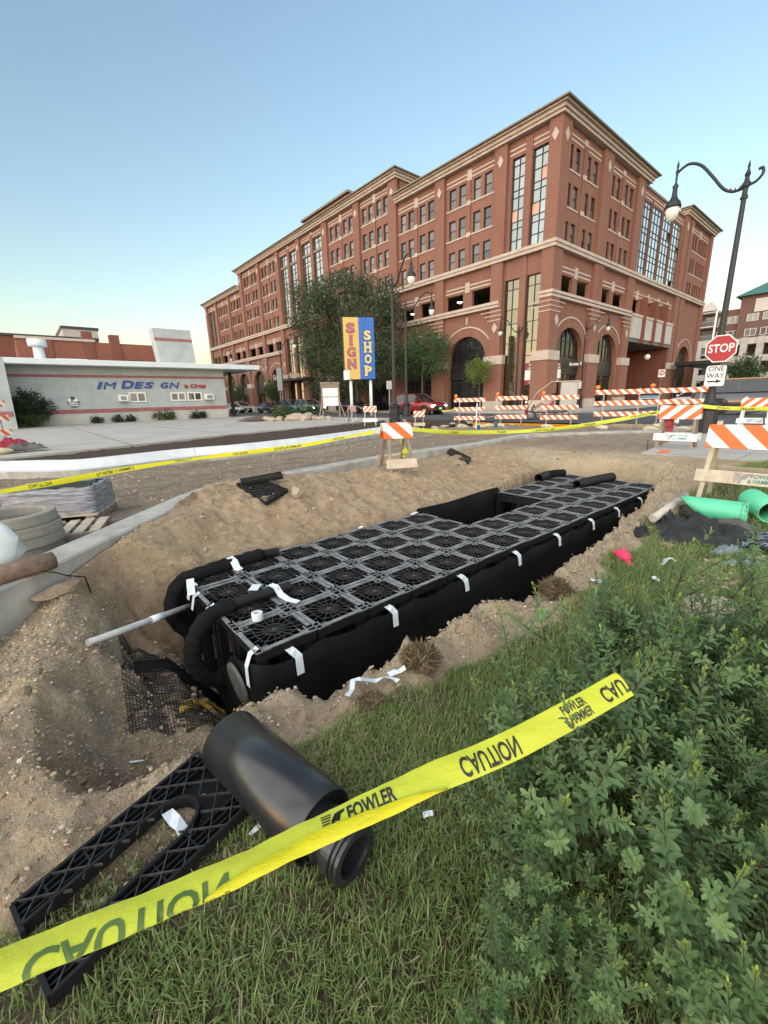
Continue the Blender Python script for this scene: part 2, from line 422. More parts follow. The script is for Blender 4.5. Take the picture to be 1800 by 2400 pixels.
def lawn_mask(x, y):
    dp = polydist(x, y, PIT); edge = .30 + .22*fbm(x*2.3, y*2.3, 3, 5) + .10*fbm(x*7, y*7, 2, 6)
    ins = sst(edge, edge+.10, -dp)
    front = np.where(x < .6, sst(.06, -.10, y-(1.47+.36*(x+.31)) + .10*fbm(x*5, y*5, 2, 9)), sst(2.15, 1.95, y))
    right = sst(10.0, 9.7, x+.5*(y-1.2)) * np.where(x > 7.2, sst(.0, -.25, y-(1.75-.12*(x-7.2))), 1)
    return ins*front*right
LM = lawn_mask(GX, GY)
mask = np.zeros((ni, nj, 4), np.float32); mask[..., 3] = 1
rimg = np.exp(-np.maximum(-GDP, 0)/.36)*(GY < 2.7)*(GX > .1)
leftg = sst(.9, .35, GX)*sst(1.4, 1.7, GY)*sst(4.2, 3.4, GY)
pale = np.clip(rimg*.9 + leftg*(.75+1.1*GN1) + sst(7.6, 8.6, GX)*sst(2.2, 2.6, GY)*sst(6, 5.0, GY)*(.6+GN1), 0, 1)
pale += np.where(GDP > .05, sst(.0, .25, GDP)*sst(.5, -.05, np.abs(GX-.25))*.9*(GN2+.55), 0)
mask[..., 0] = np.clip(pale, 0, 1)
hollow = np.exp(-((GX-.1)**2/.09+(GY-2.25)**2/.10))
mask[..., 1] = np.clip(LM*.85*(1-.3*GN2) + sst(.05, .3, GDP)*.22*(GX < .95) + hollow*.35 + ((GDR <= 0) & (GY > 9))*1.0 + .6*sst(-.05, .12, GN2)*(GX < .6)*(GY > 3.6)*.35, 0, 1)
mask[..., 2] = sst(-.02, .12, GDR)
mask[..., 2] = np.maximum(mask[..., 2], .75*sst(9.0, 10.5, GX)*sst(2.5, 3.4, GY)*(GDR <= 0)*(GY < 9))
V = np.stack([GX, GY, GZ], -1).reshape(-1, 3); C = mask.reshape(-1, 4)
idx = np.arange(ni*nj).reshape(ni, nj)
Fq = np.stack([idx[:-1, :-1], idx[1:, :-1], idx[1:, 1:], idx[:-1, 1:]], -1)
cx = (GX[:-1, :-1]+GX[1:, 1:])/2; cy = (GY[:-1, :-1]+GY[1:, 1:])/2
cdr = (GDR[:-1, :-1]+GDR[1:, 1:])/2; clm = (LM[:-1, :-1]+LM[1:, 1:])/2
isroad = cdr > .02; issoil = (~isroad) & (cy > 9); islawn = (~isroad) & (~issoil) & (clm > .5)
isdirt = ~(isroad | issoil | islawn)
def part_of_ground(name, sel):
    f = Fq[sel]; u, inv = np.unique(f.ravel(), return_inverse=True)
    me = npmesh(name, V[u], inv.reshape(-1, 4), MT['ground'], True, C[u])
    return struct(put(name, me))
part_of_ground('dirt_road', isroad); part_of_ground('topsoil_strip', issoil)
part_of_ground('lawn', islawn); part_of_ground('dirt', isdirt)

MT['asphalt'] = simple('asphalt', (.062, .064, .068), .85, var=.25, scale=1.2, bump=.3, fine=50)
MT['concrete'] = simple('old_concrete', (.375, .35, .315), .9, var=.16, scale=.7, bump=.15)
MT['concrete_new'] = simple('new_concrete', (.60, .62, .64), .8, var=.10, scale=3, bump=.2)
MT['concrete_dirty'] = simple('stained_concrete', (.36, .345, .315), .85, var=.28, scale=3.5, bump=.25)
MT['paint_white'] = simple('road_paint', (.68, .68, .66), .7, var=.15)
MT['plain'] = simple('far_ground', (.13, .125, .11), .95, var=.3, scale=.05)
# everything farther out: one sheet to the horizon, a little below the paved areas
m = MB()
for lo, hi in (((-1500, -1500), (1500, -4)), ((-1500, 22), (1500, 1500)), ((-1500, -4), (-14, 22)), ((19.4, -4), (1500, 22))):
    m.quad((lo[0], lo[1], -.10), (hi[0], lo[1], -.10), (hi[0], hi[1], -.10), (lo[0], hi[1], -.10))
struct(obj('ground', m, MT['plain'], recalc=False))
# concrete forecourt, poured in slabs with open joints
lot = MB()
lot_front = [(-14, 12.9), *[tuple(at(x, y, .05)[:2]) for x, y in ((0, 1077), (90, 1065), (187, 1056), (362, 1037), (450, 1027), (600, 1012), (800, 993), (900, 984))], (19.2, 21.0)]
lf = np.array(lot_front)
xs = [-14, -9.5, -5, -1.2, 2.6, 6.4, 10.2, 13.4, 16.4, 19.2]
for i in range(len(xs)-1):
    a, b = xs[i]+.012, xs[i+1]-.012
    ya, yb = np.interp(a, lf[:, 0], lf[:, 1]), np.interp(b, lf[:, 0], lf[:, 1])
    ys_ = [None, 22.5 if i > 4 else 19.5, 27, 32, 37, 46]
    for j in range(5):
        y0a, y0b = (ya, yb) if j == 0 else (ys_[j]+.02, ys_[j]+.02)
        y1 = ys_[j+1]-.02
        if y1 <= max(y0a, y0b): continue
        z = .05+.004*((i*7+j*3) % 3)
        lot.add([(a, y0a, z), (b, y0b, z), (b, y1, z), (a, y1, z), (a, y0a, z-.2), (b, y0b, z-.2)], [(0, 1, 2, 3), (4, 5, 1, 0)])
struct(obj('forecourt', lot, MT['concrete'], recalc=False))
m = MB(); m.quad((-14, 12, .09), (19.2, 12, .09), (19.2, 46, .09), (-14, 46, .09))
# streets: one along the facade, one along the end wall
m = MB()
m.quad((19.42, -120, -.04), (29.6, -120, -.04), (29.6, 260, -.04), (19.42, 260, -.04))
m.quad((29.6, 5.2, -.045), (300, 5.2, -.045), (300, 14.6, -.045), (29.6, 14.6, -.045))
struct(obj('street', m, MT['asphalt'], recalc=False))
m = MB()
for y in np.arange(24, 200, 9): m.quad((24.4, y, -.034), (24.52, y, -.034), (24.52, y+3, -.034), (24.4, y+3, -.034))
m.quad((21.0, 17.0, -.034), (29.0, 17.0, -.034), (29.0, 17.35, -.034), (21.0, 17.35, -.034))
m.quad((27.2, 22, -.034), (27.3, 22, -.034), (27.3, 180, -.034), (27.2, 180, -.034))
m.quad((31.0, 5.6, -.039), (31.35, 5.6, -.039), (31.35, 14.2, -.039), (31.0, 14.2, -.039))
m.quad((34, 9.9, -.039), (200, 9.9, -.039), (200, 10.0, -.039), (34, 10.0, -.039))
struct(obj('road_marking', m, MT['paint_white'], recalc=False))
# sidewalks
m = MB()
def slabs(x0, x1, y0, y1, dx, dy, z=.11):
    for x in np.arange(x0, x1-.05, dx):
        for y in np.arange(y0, y1-.05, dy):
            m.lh((x+.008, y+.008, z-.25), (min(x+dx, x1)-.008, min(y+dy, y1)-.008, z))
slabs(29.9, 32.5, 14.9, 120, 2.6, 3.2); slabs(32.5, 80, 14.9, 18.1, 3.2, 3.2)
struct(obj('sidewalk', m, MT['concrete']))
m = MB(); m.lh((29.6, 14.6, -.2), (29.9, 120, .12)); m.lh((29.9, 14.6, -.2), (80, 14.9, .12))
struct(obj('kerb', m, MT['concrete']))
# concrete walk on the near right corner
m = MB()
q = [at(1518, 1063, .0), at(1770, 1073, .0), at(1800, 1074, .0)]
wx = [9.75, 12.2, 14.7, 17.2, 19.3]
for i in range(4):
    for (ya, yb, yc, yd) in ((0.2, 1.75, 1.75, .2),):
        m.lh((wx[i]+.008, -4, -.3), (wx[i+1]-.008, 1.6, .005))
        ya = [3.2, 3.45, 3.75, 4.05, 4.3]
        m.add([(wx[i]+.008, 1.615, .005), (wx[i+1]-.008, 1.615, .005), (wx[i+1]-.008, ya[i+1], .005), (wx[i]+.008, ya[i], .005),
               (wx[i]+.008, 1.615, -.3), (wx[i+1]-.008, 1.615, -.3), (wx[i+1]-.008, ya[i+1], -.3), (wx[i]+.008, ya[i], -.3)],
              [(0, 1, 2, 3), (4, 5, 1, 0), (5, 6, 2, 1), (6, 7, 3, 2), (7, 4, 0, 3)])
struct(obj('footpath', m, MT['concrete']))
# kerb sections, swept profile: back face, top, sloped face, gutter pan, pan edge
def sweep_kerb(path, side, zt, name, mats, sec=9, w0=.15, wf=.09, wp=.42, drop=.15, back=.45):
    path = [np.array(p) for p in path]; prof = [(0, zt-back), (0, zt-.015), (.015, zt), (w0, zt), (w0+wf, zt-drop), (w0+wf+wp, zt-drop+.01), (w0+wf+wp, zt-drop-.25)]
    N = []
    for i in range(len(path)):
        d = path[min(i+1, len(path)-1)]-path[max(i-1, 0)]; d = d/np.linalg.norm(d); N.append(np.array([-d[1], d[0]])*side)
    root = None
    # cut in sections of about 3 m
    cuts = [0]; L = 0
    for i in range(1, len(path)):
        L += np.linalg.norm(path[i]-path[i-1])
        if L > sec: cuts.append(i); L = 0
    if cuts[-1] != len(path)-1: cuts.append(len(path)-1)
    for a, b in zip(cuts[:-1], cuts[1:]):
        mb = MB(); pts = path[a:b+1]; nn = N[a:b+1]
        pts = [p.copy() for p in pts]
        dd = pts[-1]-pts[-2]; pts[-1] = pts[-1]-dd/np.linalg.norm(dd)*.012
        rings = []
        for p, n_ in zip(pts, nn):
            rings.append([(p[0]+n_[0]*u, p[1]+n_[1]*u, z) for u, z in prof])
        k = len(prof); V_ = [v for r_ in rings for v in r_]
        F_ = [(i*k+j, i*k+j+1, (i+1)*k+j+1, (i+1)*k+j) for i in range(len(rings)-1) for j in range(k-1)]
        F_ += [tuple(range(k)), tuple(range((len(rings)-1)*k, len(rings)*k))[::-1]]
        mb.add(V_, F_)
        mb.m = [1 if (i < (len(rings)-1)*(k-1) and i % (k-1) == k-2) else 0 for i in range(len(F_))]
        o = obj('kerb_section' if root else name, mb, [mats, MT['concrete_dirty']], root)
        if root is None: root = struct(o)
    return root
sweep_kerb(KERB, 1, KZ, 'kerb', MT['concrete_dirty'], sec=3.0, w0=.30, wf=.08, wp=.28)
fkp = np.array(spline([np.array(p) for p in FK], 8))
# far kerb: path is the road-side foot, so shift back by the whole width
nn = []
for i in range(len(fkp)):
    d = fkp[min(i+1, len(fkp)-1)]-fkp[max(i-1, 0)]; d /= np.linalg.norm(d); nn.append((-d[1], d[0]))
fkb = fkp + np.array(nn)*.80
sweep_kerb(fkb, -1, .04, 'kerb', MT['concrete_new'], sec=2.9, w0=.2, wf=.14, wp=.42, drop=.18)
# ================================================================ the corner brick building
XC, YC = 32.73, 18.31
REC = .28                                     # bays sit this far behind the pilasters
bb = thing('brick_building', 'long red brick corner building with arched ground floor and parking levels behind the barricades', 'building', (XC, YC, 0))
OFF = (XC, YC, 0)
def FL(u, z, d): return (d, u-YC, z)          # left face, local coords, d = depth inward
def FR(u, z, d): return (u-XC, d, z)
def wallgrid(mb, F, u0, u1, z0, z1, holes, d0=REC, dd=.30, mi=0):
    us = sorted({u0, u1, *[h[0] for h in holes], *[h[1] for h in holes]}); zs = sorted({z0, z1, *[h[2] for h in holes], *[h[3] for h in holes]})
    for a, b in zip(us[:-1], us[1:]):
        for c, e in zip(zs[:-1], zs[1:]):
            um, zm = (a+b)/2, (c+e)/2
            if any(h[0] < um < h[1] and h[2] < zm < h[3] for h in holes): continue
            mb.quad(F(a, c, d0), F(b, c, d0), F(b, e, d0), F(a, e, d0), mi)
    for a, b, c, e in holes:
        for p, q in (((a, c), (b, c)), ((b, c), (b, e)), ((b, e), (a, e)), ((a, e), (a, c))):
            mb.quad(F(*p, d0), F(*q, d0), F(*q, d0+dd), F(*p, d0+dd), mi)
def archpanel(mb, F, u0, u1, z0, z1, uc, r, zs, d0=REC, dd=.45, n=18, rz=None):
    rz = rz or r
    mb.quad(F(u0, z0, d0), F(uc-r, z0, d0), F(uc-r, zs, d0), F(u0, zs, d0)); mb.quad(F(uc+r, z0, d0), F(u1, z0, d0), F(u1, zs, d0), F(uc+r, zs, d0))
    mb.quad(F(u0, zs, d0), F(uc-r, zs, d0), F(uc-r, z1, d0), F(u0, z1, d0)); mb.quad(F(uc+r, zs, d0), F(u1, zs, d0), F(u1, z1, d0), F(uc+r, z1, d0))
    A = [(uc-r*math.cos(math.pi*i/n), zs+rz*math.sin(math.pi*i/n)) for i in range(n+1)]
    for p, q in zip(A[:-1], A[1:]):
        mb.quad(F(*p, d0), F(*q, d0), F(q[0], z1, d0), F(p[0], z1, d0))
        mb.quad(F(*p, d0), F(*p, d0+dd), F(*q, d0+dd), F(*q, d0))
    for u in (uc-r, uc+r): mb.quad(F(u, z0, d0), F(u, zs, d0), F(u, zs, d0+dd), F(u, z0, d0+dd))
def fbox(mb, F, u0, u1, z0, z1, d0, d1, mi=0):
    a, b = F(u0, z0, d0), F(u1, z1, d1)
    mb.lh([min(x, y) for x, y in zip(a, b)], [max(x, y) for x, y in zip(a, b)], mi)
def part(name, mb, mat, recalc=True): return obj(name, mb, mat, bb, recalc=recalc)
_wc = {}
def window(F, u0, u1, z0, z1, d, cols, rows, pane, name='window', fw=.07, sub=True, pinks=(), tilt=(), mull=.05):
    """frame as a part, panes as its sub-parts; rows = list of relative heights from the top"""
    side = 0 if F is FL else 1
    W, H = u1-u0, z1-z0
    key = (side, round(W, 2), round(H, 2), cols, tuple(rows), fw)
    G = (lambda u, z, d_: (d_, u, z)) if side == 0 else (lambda u, z, d_: (u, d_, z))
    s = sum(rows); zt = [H]
    for r_ in rows: zt.append(zt[-1]-r_/s*H)
    ut = [W*i/cols for i in range(cols+1)]
    if key not in _wc:
        mb = MB()
        for i, u in enumerate(ut):
            t = fw if i in (0, cols) else mull
            a, b = (0, t) if i == 0 else ((W-t, W) if i == cols else (u-t/2, u+t/2))
            fbox(mb, G, a, b, 0, H, -.05, .05)
        for j, z in enumerate(zt):
            t = fw if j in (0, len(rows)) else mull
            a, b = (H-t, H) if j == 0 else ((0, t) if j == len(rows) else (z-t/2, z+t/2))
            fbox(mb, G, fw, W-fw, a, b, -.045, .045)
        _wc[key] = mb.mesh(name, MT['bronze'])
    fr = put(name, _wc[key], bb, F(u0, z0, d))
    for i in range(cols):
        for j in range(len(rows)):
            w_, h_ = ut[i+1]-ut[i], zt[j]-zt[j+1]
            pk = ('p', side, round(w_, 3), round(h_, 3), pane.name if (i, j) not in pinks else 'pink')
            if pk not in _wc:
                q = MB(); fbox(q, G, 0, w_-.006, 0, h_-.006, -.008, .008); _wc[pk] = q.mesh('pane', MT['pane_pink'] if (i, j) in pinks else pane)
            o = put('pane', _wc[pk], fr, G(ut[i]+.003, zt[j+1]+.003, .012))
            if (i, j) in tilt:
                o.location = G(ut[i]+.003, zt[j+1]+.003, -.02)
                o.rotation_euler = (0, R(0), 0)
                if side == 1: o.rotation_euler = (R(-28), 0, 0)
                else: o.rotation_euler = (0, R(28), 0)
    return fr
ROWS3 = [(17.5, 19.08), (15.08, 16.62), (12.6, 14.12)]
ROWS4 = [(19.95, 21.55)]+ROWS3
CUR = [.55, .95, .95, .55, .95, .95, .55, .95, .95]

diamond = MB(); diamond.prism([(0, -.42), (.27, 0), (0, .42), (-.27, 0)], -.03, .03, 0); dmL = diamond.mesh('diamond', MT['stone'])
diamond = MB(); diamond.prism([(0, -.42), (.27, 0), (0, .42), (-.27, 0)], -.03, .03, 1); dmR = diamond.mesh('diamond', MT['stone'])
def dia(F, u, z, d): put('diamond', dmL if F is FL else dmR, bb, F(u, z, d))
def band(F, u0, u1, z0, z1, d0, d1, name='stone_band', mat='stone'):
    mb = MB(); fbox(mb, F, u0, u1, z0, z1, d0, d1); return part(name, mb, MT[mat])
def ringpart(F, uc, zs, r0, r1, d0, d1, name='arch_ring', n=20, legs=0, rz=1.0):
    mb = MB(); A = [math.pi*i/n for i in range(n+1)]
    for a, b in zip(A[:-1], A[1:]):
        P = [(uc-r0*math.cos(a), zs+rz*r0*math.sin(a)), (uc-r1*math.cos(a), zs+rz*r1*math.sin(a)), (uc-r1*math.cos(b), zs+rz*r1*math.sin(b)), (uc-r0*math.cos(b), zs+rz*r0*math.sin(b))]
        f0 = [F(*p, d0) for p in P]; f1 = [F(*p, d1) for p in P]
        mb.add(f0+f1, [(0, 1, 2, 3), (1, 5, 6, 2), (0, 3, 7, 4)])
    return part(name, mb, MT['stone'], recalc=False)
def pairwindows(F, u0, u1, rows, ww=.76, gap=.36, pane='pane'):
    """holes and windows for one pair centred in u0..u1"""
    c = (u0+u1)/2; H = []
    for z0, z1 in rows:
        for s_ in (-1, 1):
            a = c + s_*(gap/2+ww/2) - ww/2; H.append((a, a+ww, z0, z1))
    return H
def lintel(F, u0, u1, z, d):
    band(F, u0, u1, z, z+.12, d-.03, d+.02); band(F, u0, u1, z+.30, z+.42, d-.04, d+.02)
    c = (u0+u1)/2; band(F, c-.24, c+.24, z-.22, z+.62, d-.06, d+.02, 'keystone')

def officebay(F, u0, u1, rows, top, plain_ground=False, arch=True, arch_n=1, ramp=True, lit=False):
    mid = (u0+u1)/2; pier = .34
    Lp, Rp = (u0+.15, mid-pier/2), (mid+pier/2, u1-.15)
    holes = pairwindows(F, *Lp, rows) + pairwindows(F, *Rp, rows)
    win = list(holes)
    ro = []
    if ramp: ro = [(u0+.12, mid-.5, 9.12, 10.46), (mid+.5, u1-.12, 9.12, 10.46)]
    mb = MB(); wallgrid(mb, F, u0, u1, 8.62, top, holes+ro); part('bay_wall', mb, MT['brick'], recalc=False)
    for h in win: window(F, h[0], h[1], h[2], h[3], REC+.16, 1, [1, 1], MT['pane'])
    mb = MB(); fbox(mb, F, mid-pier/2, mid+pier/2, 12.5, top-1.1, REC-.10, REC+.02); part('pier', mb, MT['brick'])
    for z0, z1 in rows:
        for a, b in (Lp, Rp): band(F, a-.1, b+.1, z0-.12, z0, REC-.05, REC+.02, 'window_sill')
        if z0 > 12.7: band(F, mid-.22, mid+.22, z0-.22, z0+.12, REC-.13, REC-.10, 'stone_block')
    lintel(F, u0+.1, u1-.1, rows[0][1]+.20, REC)
    if ramp: lintel(F, u0+.1, u1-.1, 10.62, REC)
    return mid
def archbay(F, u0, u1, r=2.15, rz=None, zs=4.72, doors=True):
    mid = (u0+u1)/2; rz = rz or r*.93
    mb = MB(); archpanel(mb, F, u0, u1, 0, 8.62, mid, r, zs, rz=rz); part('arch_wall', mb, MT['brick'], recalc=False)
    ringpart(F, mid, zs, r*1.36, r*1.36+.13, REC-.06, REC, rz=rz/r)
    # glazing: dark shopfront grid set back in the arch
    mb = MB(); d = REC+.38
    n = 14; A = [(mid-r*math.cos(math.pi*i/n), zs+rz*math.sin(math.pi*i/n)) for i in range(n+1)]
    lo = [F(mid+r, .1, d+.03), F(mid-r, .1, d+.03)]
    pts = [F(*p, d+.03) for p in A]+lo
    mb.add(pts, [tuple(range(len(pts)))])
    gl = part('arch_window', mb, MT['pane_dark'], recalc=False)
    fr = MB(); k = 6
    for i in range(1, k):
        u = mid-r+2*r*i/k; zz = zs+rz*math.sqrt(max(0, 1-((u-mid)/r)**2)); fbox(fr, F, u-.03, u+.03, .1, zz, d-.04, d+.03)
    for z in (1.0, 2.7, 4.55, 5.7):
        hw = r if z <= zs else r*math.sqrt(max(0, 1-((z-zs)/rz)**2))
        fbox(fr, F, mid-hw, mid+hw, z-.04, z+.04, d-.03, d+.028)
    f = obj('window_frame', fr, MT['bronze'], gl)
    sg = MB(); fbox(sg, F, mid-r, mid+r, 3.0, 4.35, d-.08, d-.045); obj('transom_panel', sg, MT['bronze'], gl)
    return mid
def curtainbay(F, u0, u1, z0, z1, ncol, ztop, zlow, pane, wins, rows=CUR, pinks=None, tilts=None, low=None):
    holes = [(a, b, z0, z1) for a, b in wins]
    mb = MB(); wallgrid(mb, F, u0, u1, zlow, ztop, holes + [(a, b, .35, 10.55) for a, b in (low or [])]); part('bay_wall', mb, MT['brick'], recalc=False)
    for i, (a, b) in enumerate(wins):
        window(F, a, b, z0, z1, REC+.18, 2, rows, MT[pane], 'curtain_window', pinks=(pinks or {}).get(i, ()), tilt=(tilts or {}).get(i, ()))
    for a, b in (low or []):
        window(F, a, b, .35, 10.55, REC+.18, 2, [.8, 1.6, 1.2, 1.6, 1.2, 1.6, 1.2, 1.6], MT['pane_sky_gold'], 'curtain_window')
    lintel(F, u0+.1, u1-.1, z1+.22, REC)

# --- left face -------------------------------------------------------------
PIL = [(18.31, 19.3), (22.8, 23.95), (29.3, 30.4), (35.75, 36.95), (41.9, 42.95), (48.4, 49.55), (55.0, 55.95), (61.2, 62.2), (67.75, 68.75), (74.6, 75.7), (80.9, 81.9), (87.3, 88.3), (92.3, 93.4)]
for i, (a, b) in enumerate(PIL):
    top = 22.46 if 3 <= i <= 9 else 20.21
    mb = MB(); fbox(mb, FL, a, b, 4.72 if i not in (0, 1, 6, 7) else 4.72, top, 0.0 if i else .004, REC+.05); part('pilaster', mb, MT['brick'])
    mb = MB(); ex = .5 if i not in (0, 12) else .0
    fbox(mb, FL, a-(.35 if i else .136), b+.30, .9, 4.0, -.14, REC+.05); part('pillar', mb, MT['brick'])
    mb = MB(); fbox(mb, FL, a-(.41 if i else .06), b+.36, 4.0, 4.72, -.20, REC+.05); part('pillar_cap', mb, MT['stone'])
    mb = MB(); fbox(mb, FL, a-(.38 if i else .03), b+.33, 0.05, .9, -.18, REC+.05); part('pillar_base', mb, MT['stone'])
    dia(FL, (a+b)/2, top-1.05, -.03)
    if i: dia(FL, (a+b)/2, 7.0, -.03)
curtainbay(FL, 19.3, 22.8, 12.55, 19.05, 2, 20.21, 0, 'pane_curtain', [(19.3, 20.7), (21.3, 22.46)], pinks={0: ((0, 2), (1, 5)), 1: ((1, 5),)}, low=[(19.32, 20.7), (21.32, 22.72)])
mb = MB(); fbox(mb, FL, 20.72, 21.28, .3, 20, REC-.10, REC+.02); part('pier', mb, MT['brick'])
for i in (1, 2, 3, 4, 7, 8, 9, 10):
    a, b = PIL[i][1], PIL[i+1][0]
    mid_ = 3 <= i <= 8
    officebay(FL, a, b, ROWS4 if mid_ else ROWS3, 22.46 if mid_ else 20.21)
    archbay(FL, a, b)
for i in (5, 6):
    a, b = PIL[i][1], PIL[i+1][0]; m_ = (a+b)/2
    w_ = [(a+.1, m_-.3), (m_+.3, b-.1)]
    curtainbay(FL, a, b, 12.55, 21.5, 2, 22.46, 0, 'pane_curtain', w_, rows=CUR+[.55, .95, .95], low=w_)
    mb = MB(); fbox(mb, FL, m_-.28, m_+.28, .3, 22, REC-.10, REC+.02); part('pier', mb, MT['brick'])
a, b = PIL[11][1], PIL[12][0]
curtainbay(FL, a, b, 12.55, 19.05, 2, 20.21, 0, 'pane_curtain', [(a+.1, a+1.8), (a+2.1, b-.1)], low=[(a+.1, a+1.8), (a+2.1, b-.1)])
# belts
def lbelt(u0, u1, z0, z1, pd): band(FL, u0, u1, z0, z1, -pd, REC+.01, 'belt_course')
lbelt(18.31-.12, 93.4, 12.02, 12.28, .12); lbelt(18.31-.20, 93.4, 12.28, 12.5, .20)
lbelt(23.0, 55.0, 8.62, 8.82, .10); lbelt(23.0, 55.0, 8.86, 9.10, .16); lbelt(62, 93.4, 8.62, 8.82, .10); lbelt(62, 93.4, 8.86, 9.10, .16)
band(FL, 18.25, 19.32, 8.62, 8.82, -.06, .02); band(FL, 18.2, 19.32, 8.88, 9.10, -.1, .02)
for z in (7.6, 7.95, 8.3):
    for i in (0, 1, 2, 3, 4, 8, 9, 10): band(FL, PIL[i][0]-.02 if i else 18.27, PIL[i][1]+(.9-(8.3-z)), z, z+.07, -.03, .02)
for i in (1, 2, 3, 4, 8, 9, 10):
    mm = (PIL[i][1]+PIL[i+1][0])/2; band(FL, mm-.08, mm+.08, 7.75, 8.35, REC-.05, REC+.02, 'keystone')
# cornice: stacked stone mouldings with a green-grey metal edge
def cornice(F, u0, u1, zb, e0=0, e1=0, back=None, h=.66, out=.70):
    mb = MB()
    for t0, t1, o in ((0, .30, .18), (.30, .62, .30), (.62, .80, .48)):
        fbox(mb, F, u0-o*e0, u1+o*e1, zb+t0*h/.95, zb+t1*h/.95, -o, REC+.3, 0)
    fbox(mb, F, u0-out*e0, u1+out*e1, zb+.80*h/.95, zb+h, -out, REC+.3, 1)
    return part('cornice', mb, [MT['stone'], MT['coping']])
MT['coping'] = simple('metal_coping', (.20, .19, .15), .6, .2)
cornice(FL, 18.31, 35.75, 20.2, 1, 0); cornice(FL, 35.75, 75.7, 22.45, 1, 1); cornice(FL, 75.7, 93.4, 20.2, 0, 1)
# end returns of the taller middle block
for y0, s_ in ((35.75, -1), (75.7, 1)):
    mb = MB(); mb.lh((REC+.3, (y0 if s_ < 0 else y0-.4)-YC, 20.2), (10, (y0+.4 if s_ < 0 else y0)-YC, 22.45)); part('return_wall', mb, MT['brick'])
    mb = MB()
    for t0, t1, o in ((0, .30, .18), (.30, .62, .30), (.62, .80, .48), (.80, .95, .70)):
        lo = y0-o if s_ < 0 else y0-.3; hi = y0+.3 if s_ < 0 else y0+o
        mb.lh((REC+.31, lo-YC, 22.45+t0*.695), (10.3, hi-YC, 22.45+t1*.695), 1 if t0 == .8 else 0)
    part('cornice', mb, [MT['stone'], MT['coping']])
# penthouses on the roof
for (x0, x1, y0, y1, z1) in ((4, 14, 49, 60, 26.8), (4.5, 12, 60.5, 71.5, 25.6)):
    mb = MB(); mb.lh((x0, y0-YC, 20), (x1, y1-YC, z1-.25)); part('penthouse', mb, MT['brick_dark'])
    mb = MB(); mb.lh((x0-.3, y0-.3-YC, z1-.25), (x1+.3, y1+.3-YC, z1)); part('penthouse_coping', mb, MT['coping'])
# --- right face ------------------------------------------------------------
RP = [(32.73, 34.1), (39.6, 41.3), (46.8, 48.3), (60.6, 62.0), (62.4, 63.6), (70.7, 71.6)]
for i, (a, b) in enumerate(RP):
    top = 20.21
    mb = MB(); fbox(mb, FR, a, b, 4.72 if i < 3 else 0.1, top, .0 if i else .002, REC+.05); part('pilaster', mb, MT['brick'])
    if i < 5: dia(FR, (a+b)/2, top-1.05, -.03)
    if i < 3:
        a_, b_ = (a, b) if i == 0 else (a-.1, b+.1)
        mb = MB(); fbox(mb, FR, a_+(.003 if i == 0 else 0), b_+.15, .9, 4.0, -.14, REC+.05); part('pillar', mb, MT['brick'])
        mb = MB(); fbox(mb, FR, a_-(.197 if i == 0 else .05), b_+.21, 4.003, 4.717, -.20, REC+.05); part('pillar_cap', mb, MT['stone'])
        mb = MB(); fbox(mb, FR, a_-(.177 if i == 0 else .02), b_+.18, .05, .897, -.18, REC+.05); part('pillar_base', mb, MT['stone'])
        dia(FR, (a+b)/2+(.3 if i == 0 else 0), 7.0, -.03)
def rbay(u0, u1, wins, ramps, arch, r):
    holes = [(a, b, z0, z1) for a, b in wins for z0, z1 in ROWS3]
    mb = MB(); wallgrid(mb, FR, u0, u1, 8.62, 20.21, holes+[(a, b, 9.12, 10.42) for a, b in ramps]); part('bay_wall', mb, MT['brick'], recalc=False)
    for h in holes: window(FR, h[0], h[1], h[2], h[3], REC+.16, 1, [1, 1], MT['pane'])
    mid = (u0+u1)/2
    mb = MB(); fbox(mb, FR, mid-.3, mid+.3, 12.5, 19.5, REC-.10, REC+.02); part('pier', mb, MT['brick'])
    for z0, z1 in ROWS3:
        for k in (0, 2): band(FR, wins[k][0]-.12, wins[k+1][1]+.12, z0-.12, z0, REC-.05, REC+.02, 'window_sill')
        if z0 > 12.7: band(FR, mid-.3, mid+.3, z0-.2, z0+.12, REC-.13, REC-.10, 'stone_block')
    lintel(FR, u0+.1, u1-.1, 19.28, REC); lintel(FR, u0+.1, u1-.1, 10.6, REC)
    if arch: archbay(FR, u0, u1, r=r, rz=2.0)
rbay(34.1, 39.6, [(34.3, 35.02), (35.42, 36.16), (37.2, 37.94), (38.42, 39.16)], [(34.35, 36.4), (37.2, 39.3)], True, 2.3)
rbay(41.3, 46.8, [(41.68, 42.42), (42.82, 43.52), (44.42, 45.2), (45.62, 46.4)], [(41.6, 43.55), (44.3, 46.55)], True, 2.3)
u0, u1 = 48.3, 60.6
cw = [(48.7, 50.9), (51.35, 53.95), (54.4, 57.0), (57.45, 60.1)]
mb = MB(); wallgrid(mb, FR, u0, u1, 8.95, 20.0, [(a, b, 12.55, 19.0) for a, b in cw]+[(a, b, 9.12, 10.42) for a, b in ((48.5, 50.7), (51.4, 53.9), (54.6, 57.0), (57.7, 59.7))]); part('bay_wall', mb, MT['brick'], recalc=False)
for i, (a, b) in enumerate(cw): window(FR, a, b, 12.55, 19.0, REC+.07, 3, CUR, MT['pane_bright'], 'curtain_window', tilt={2: ((2, 2),), 3: ((1, 8), (2, 3))}.get(i, ()))
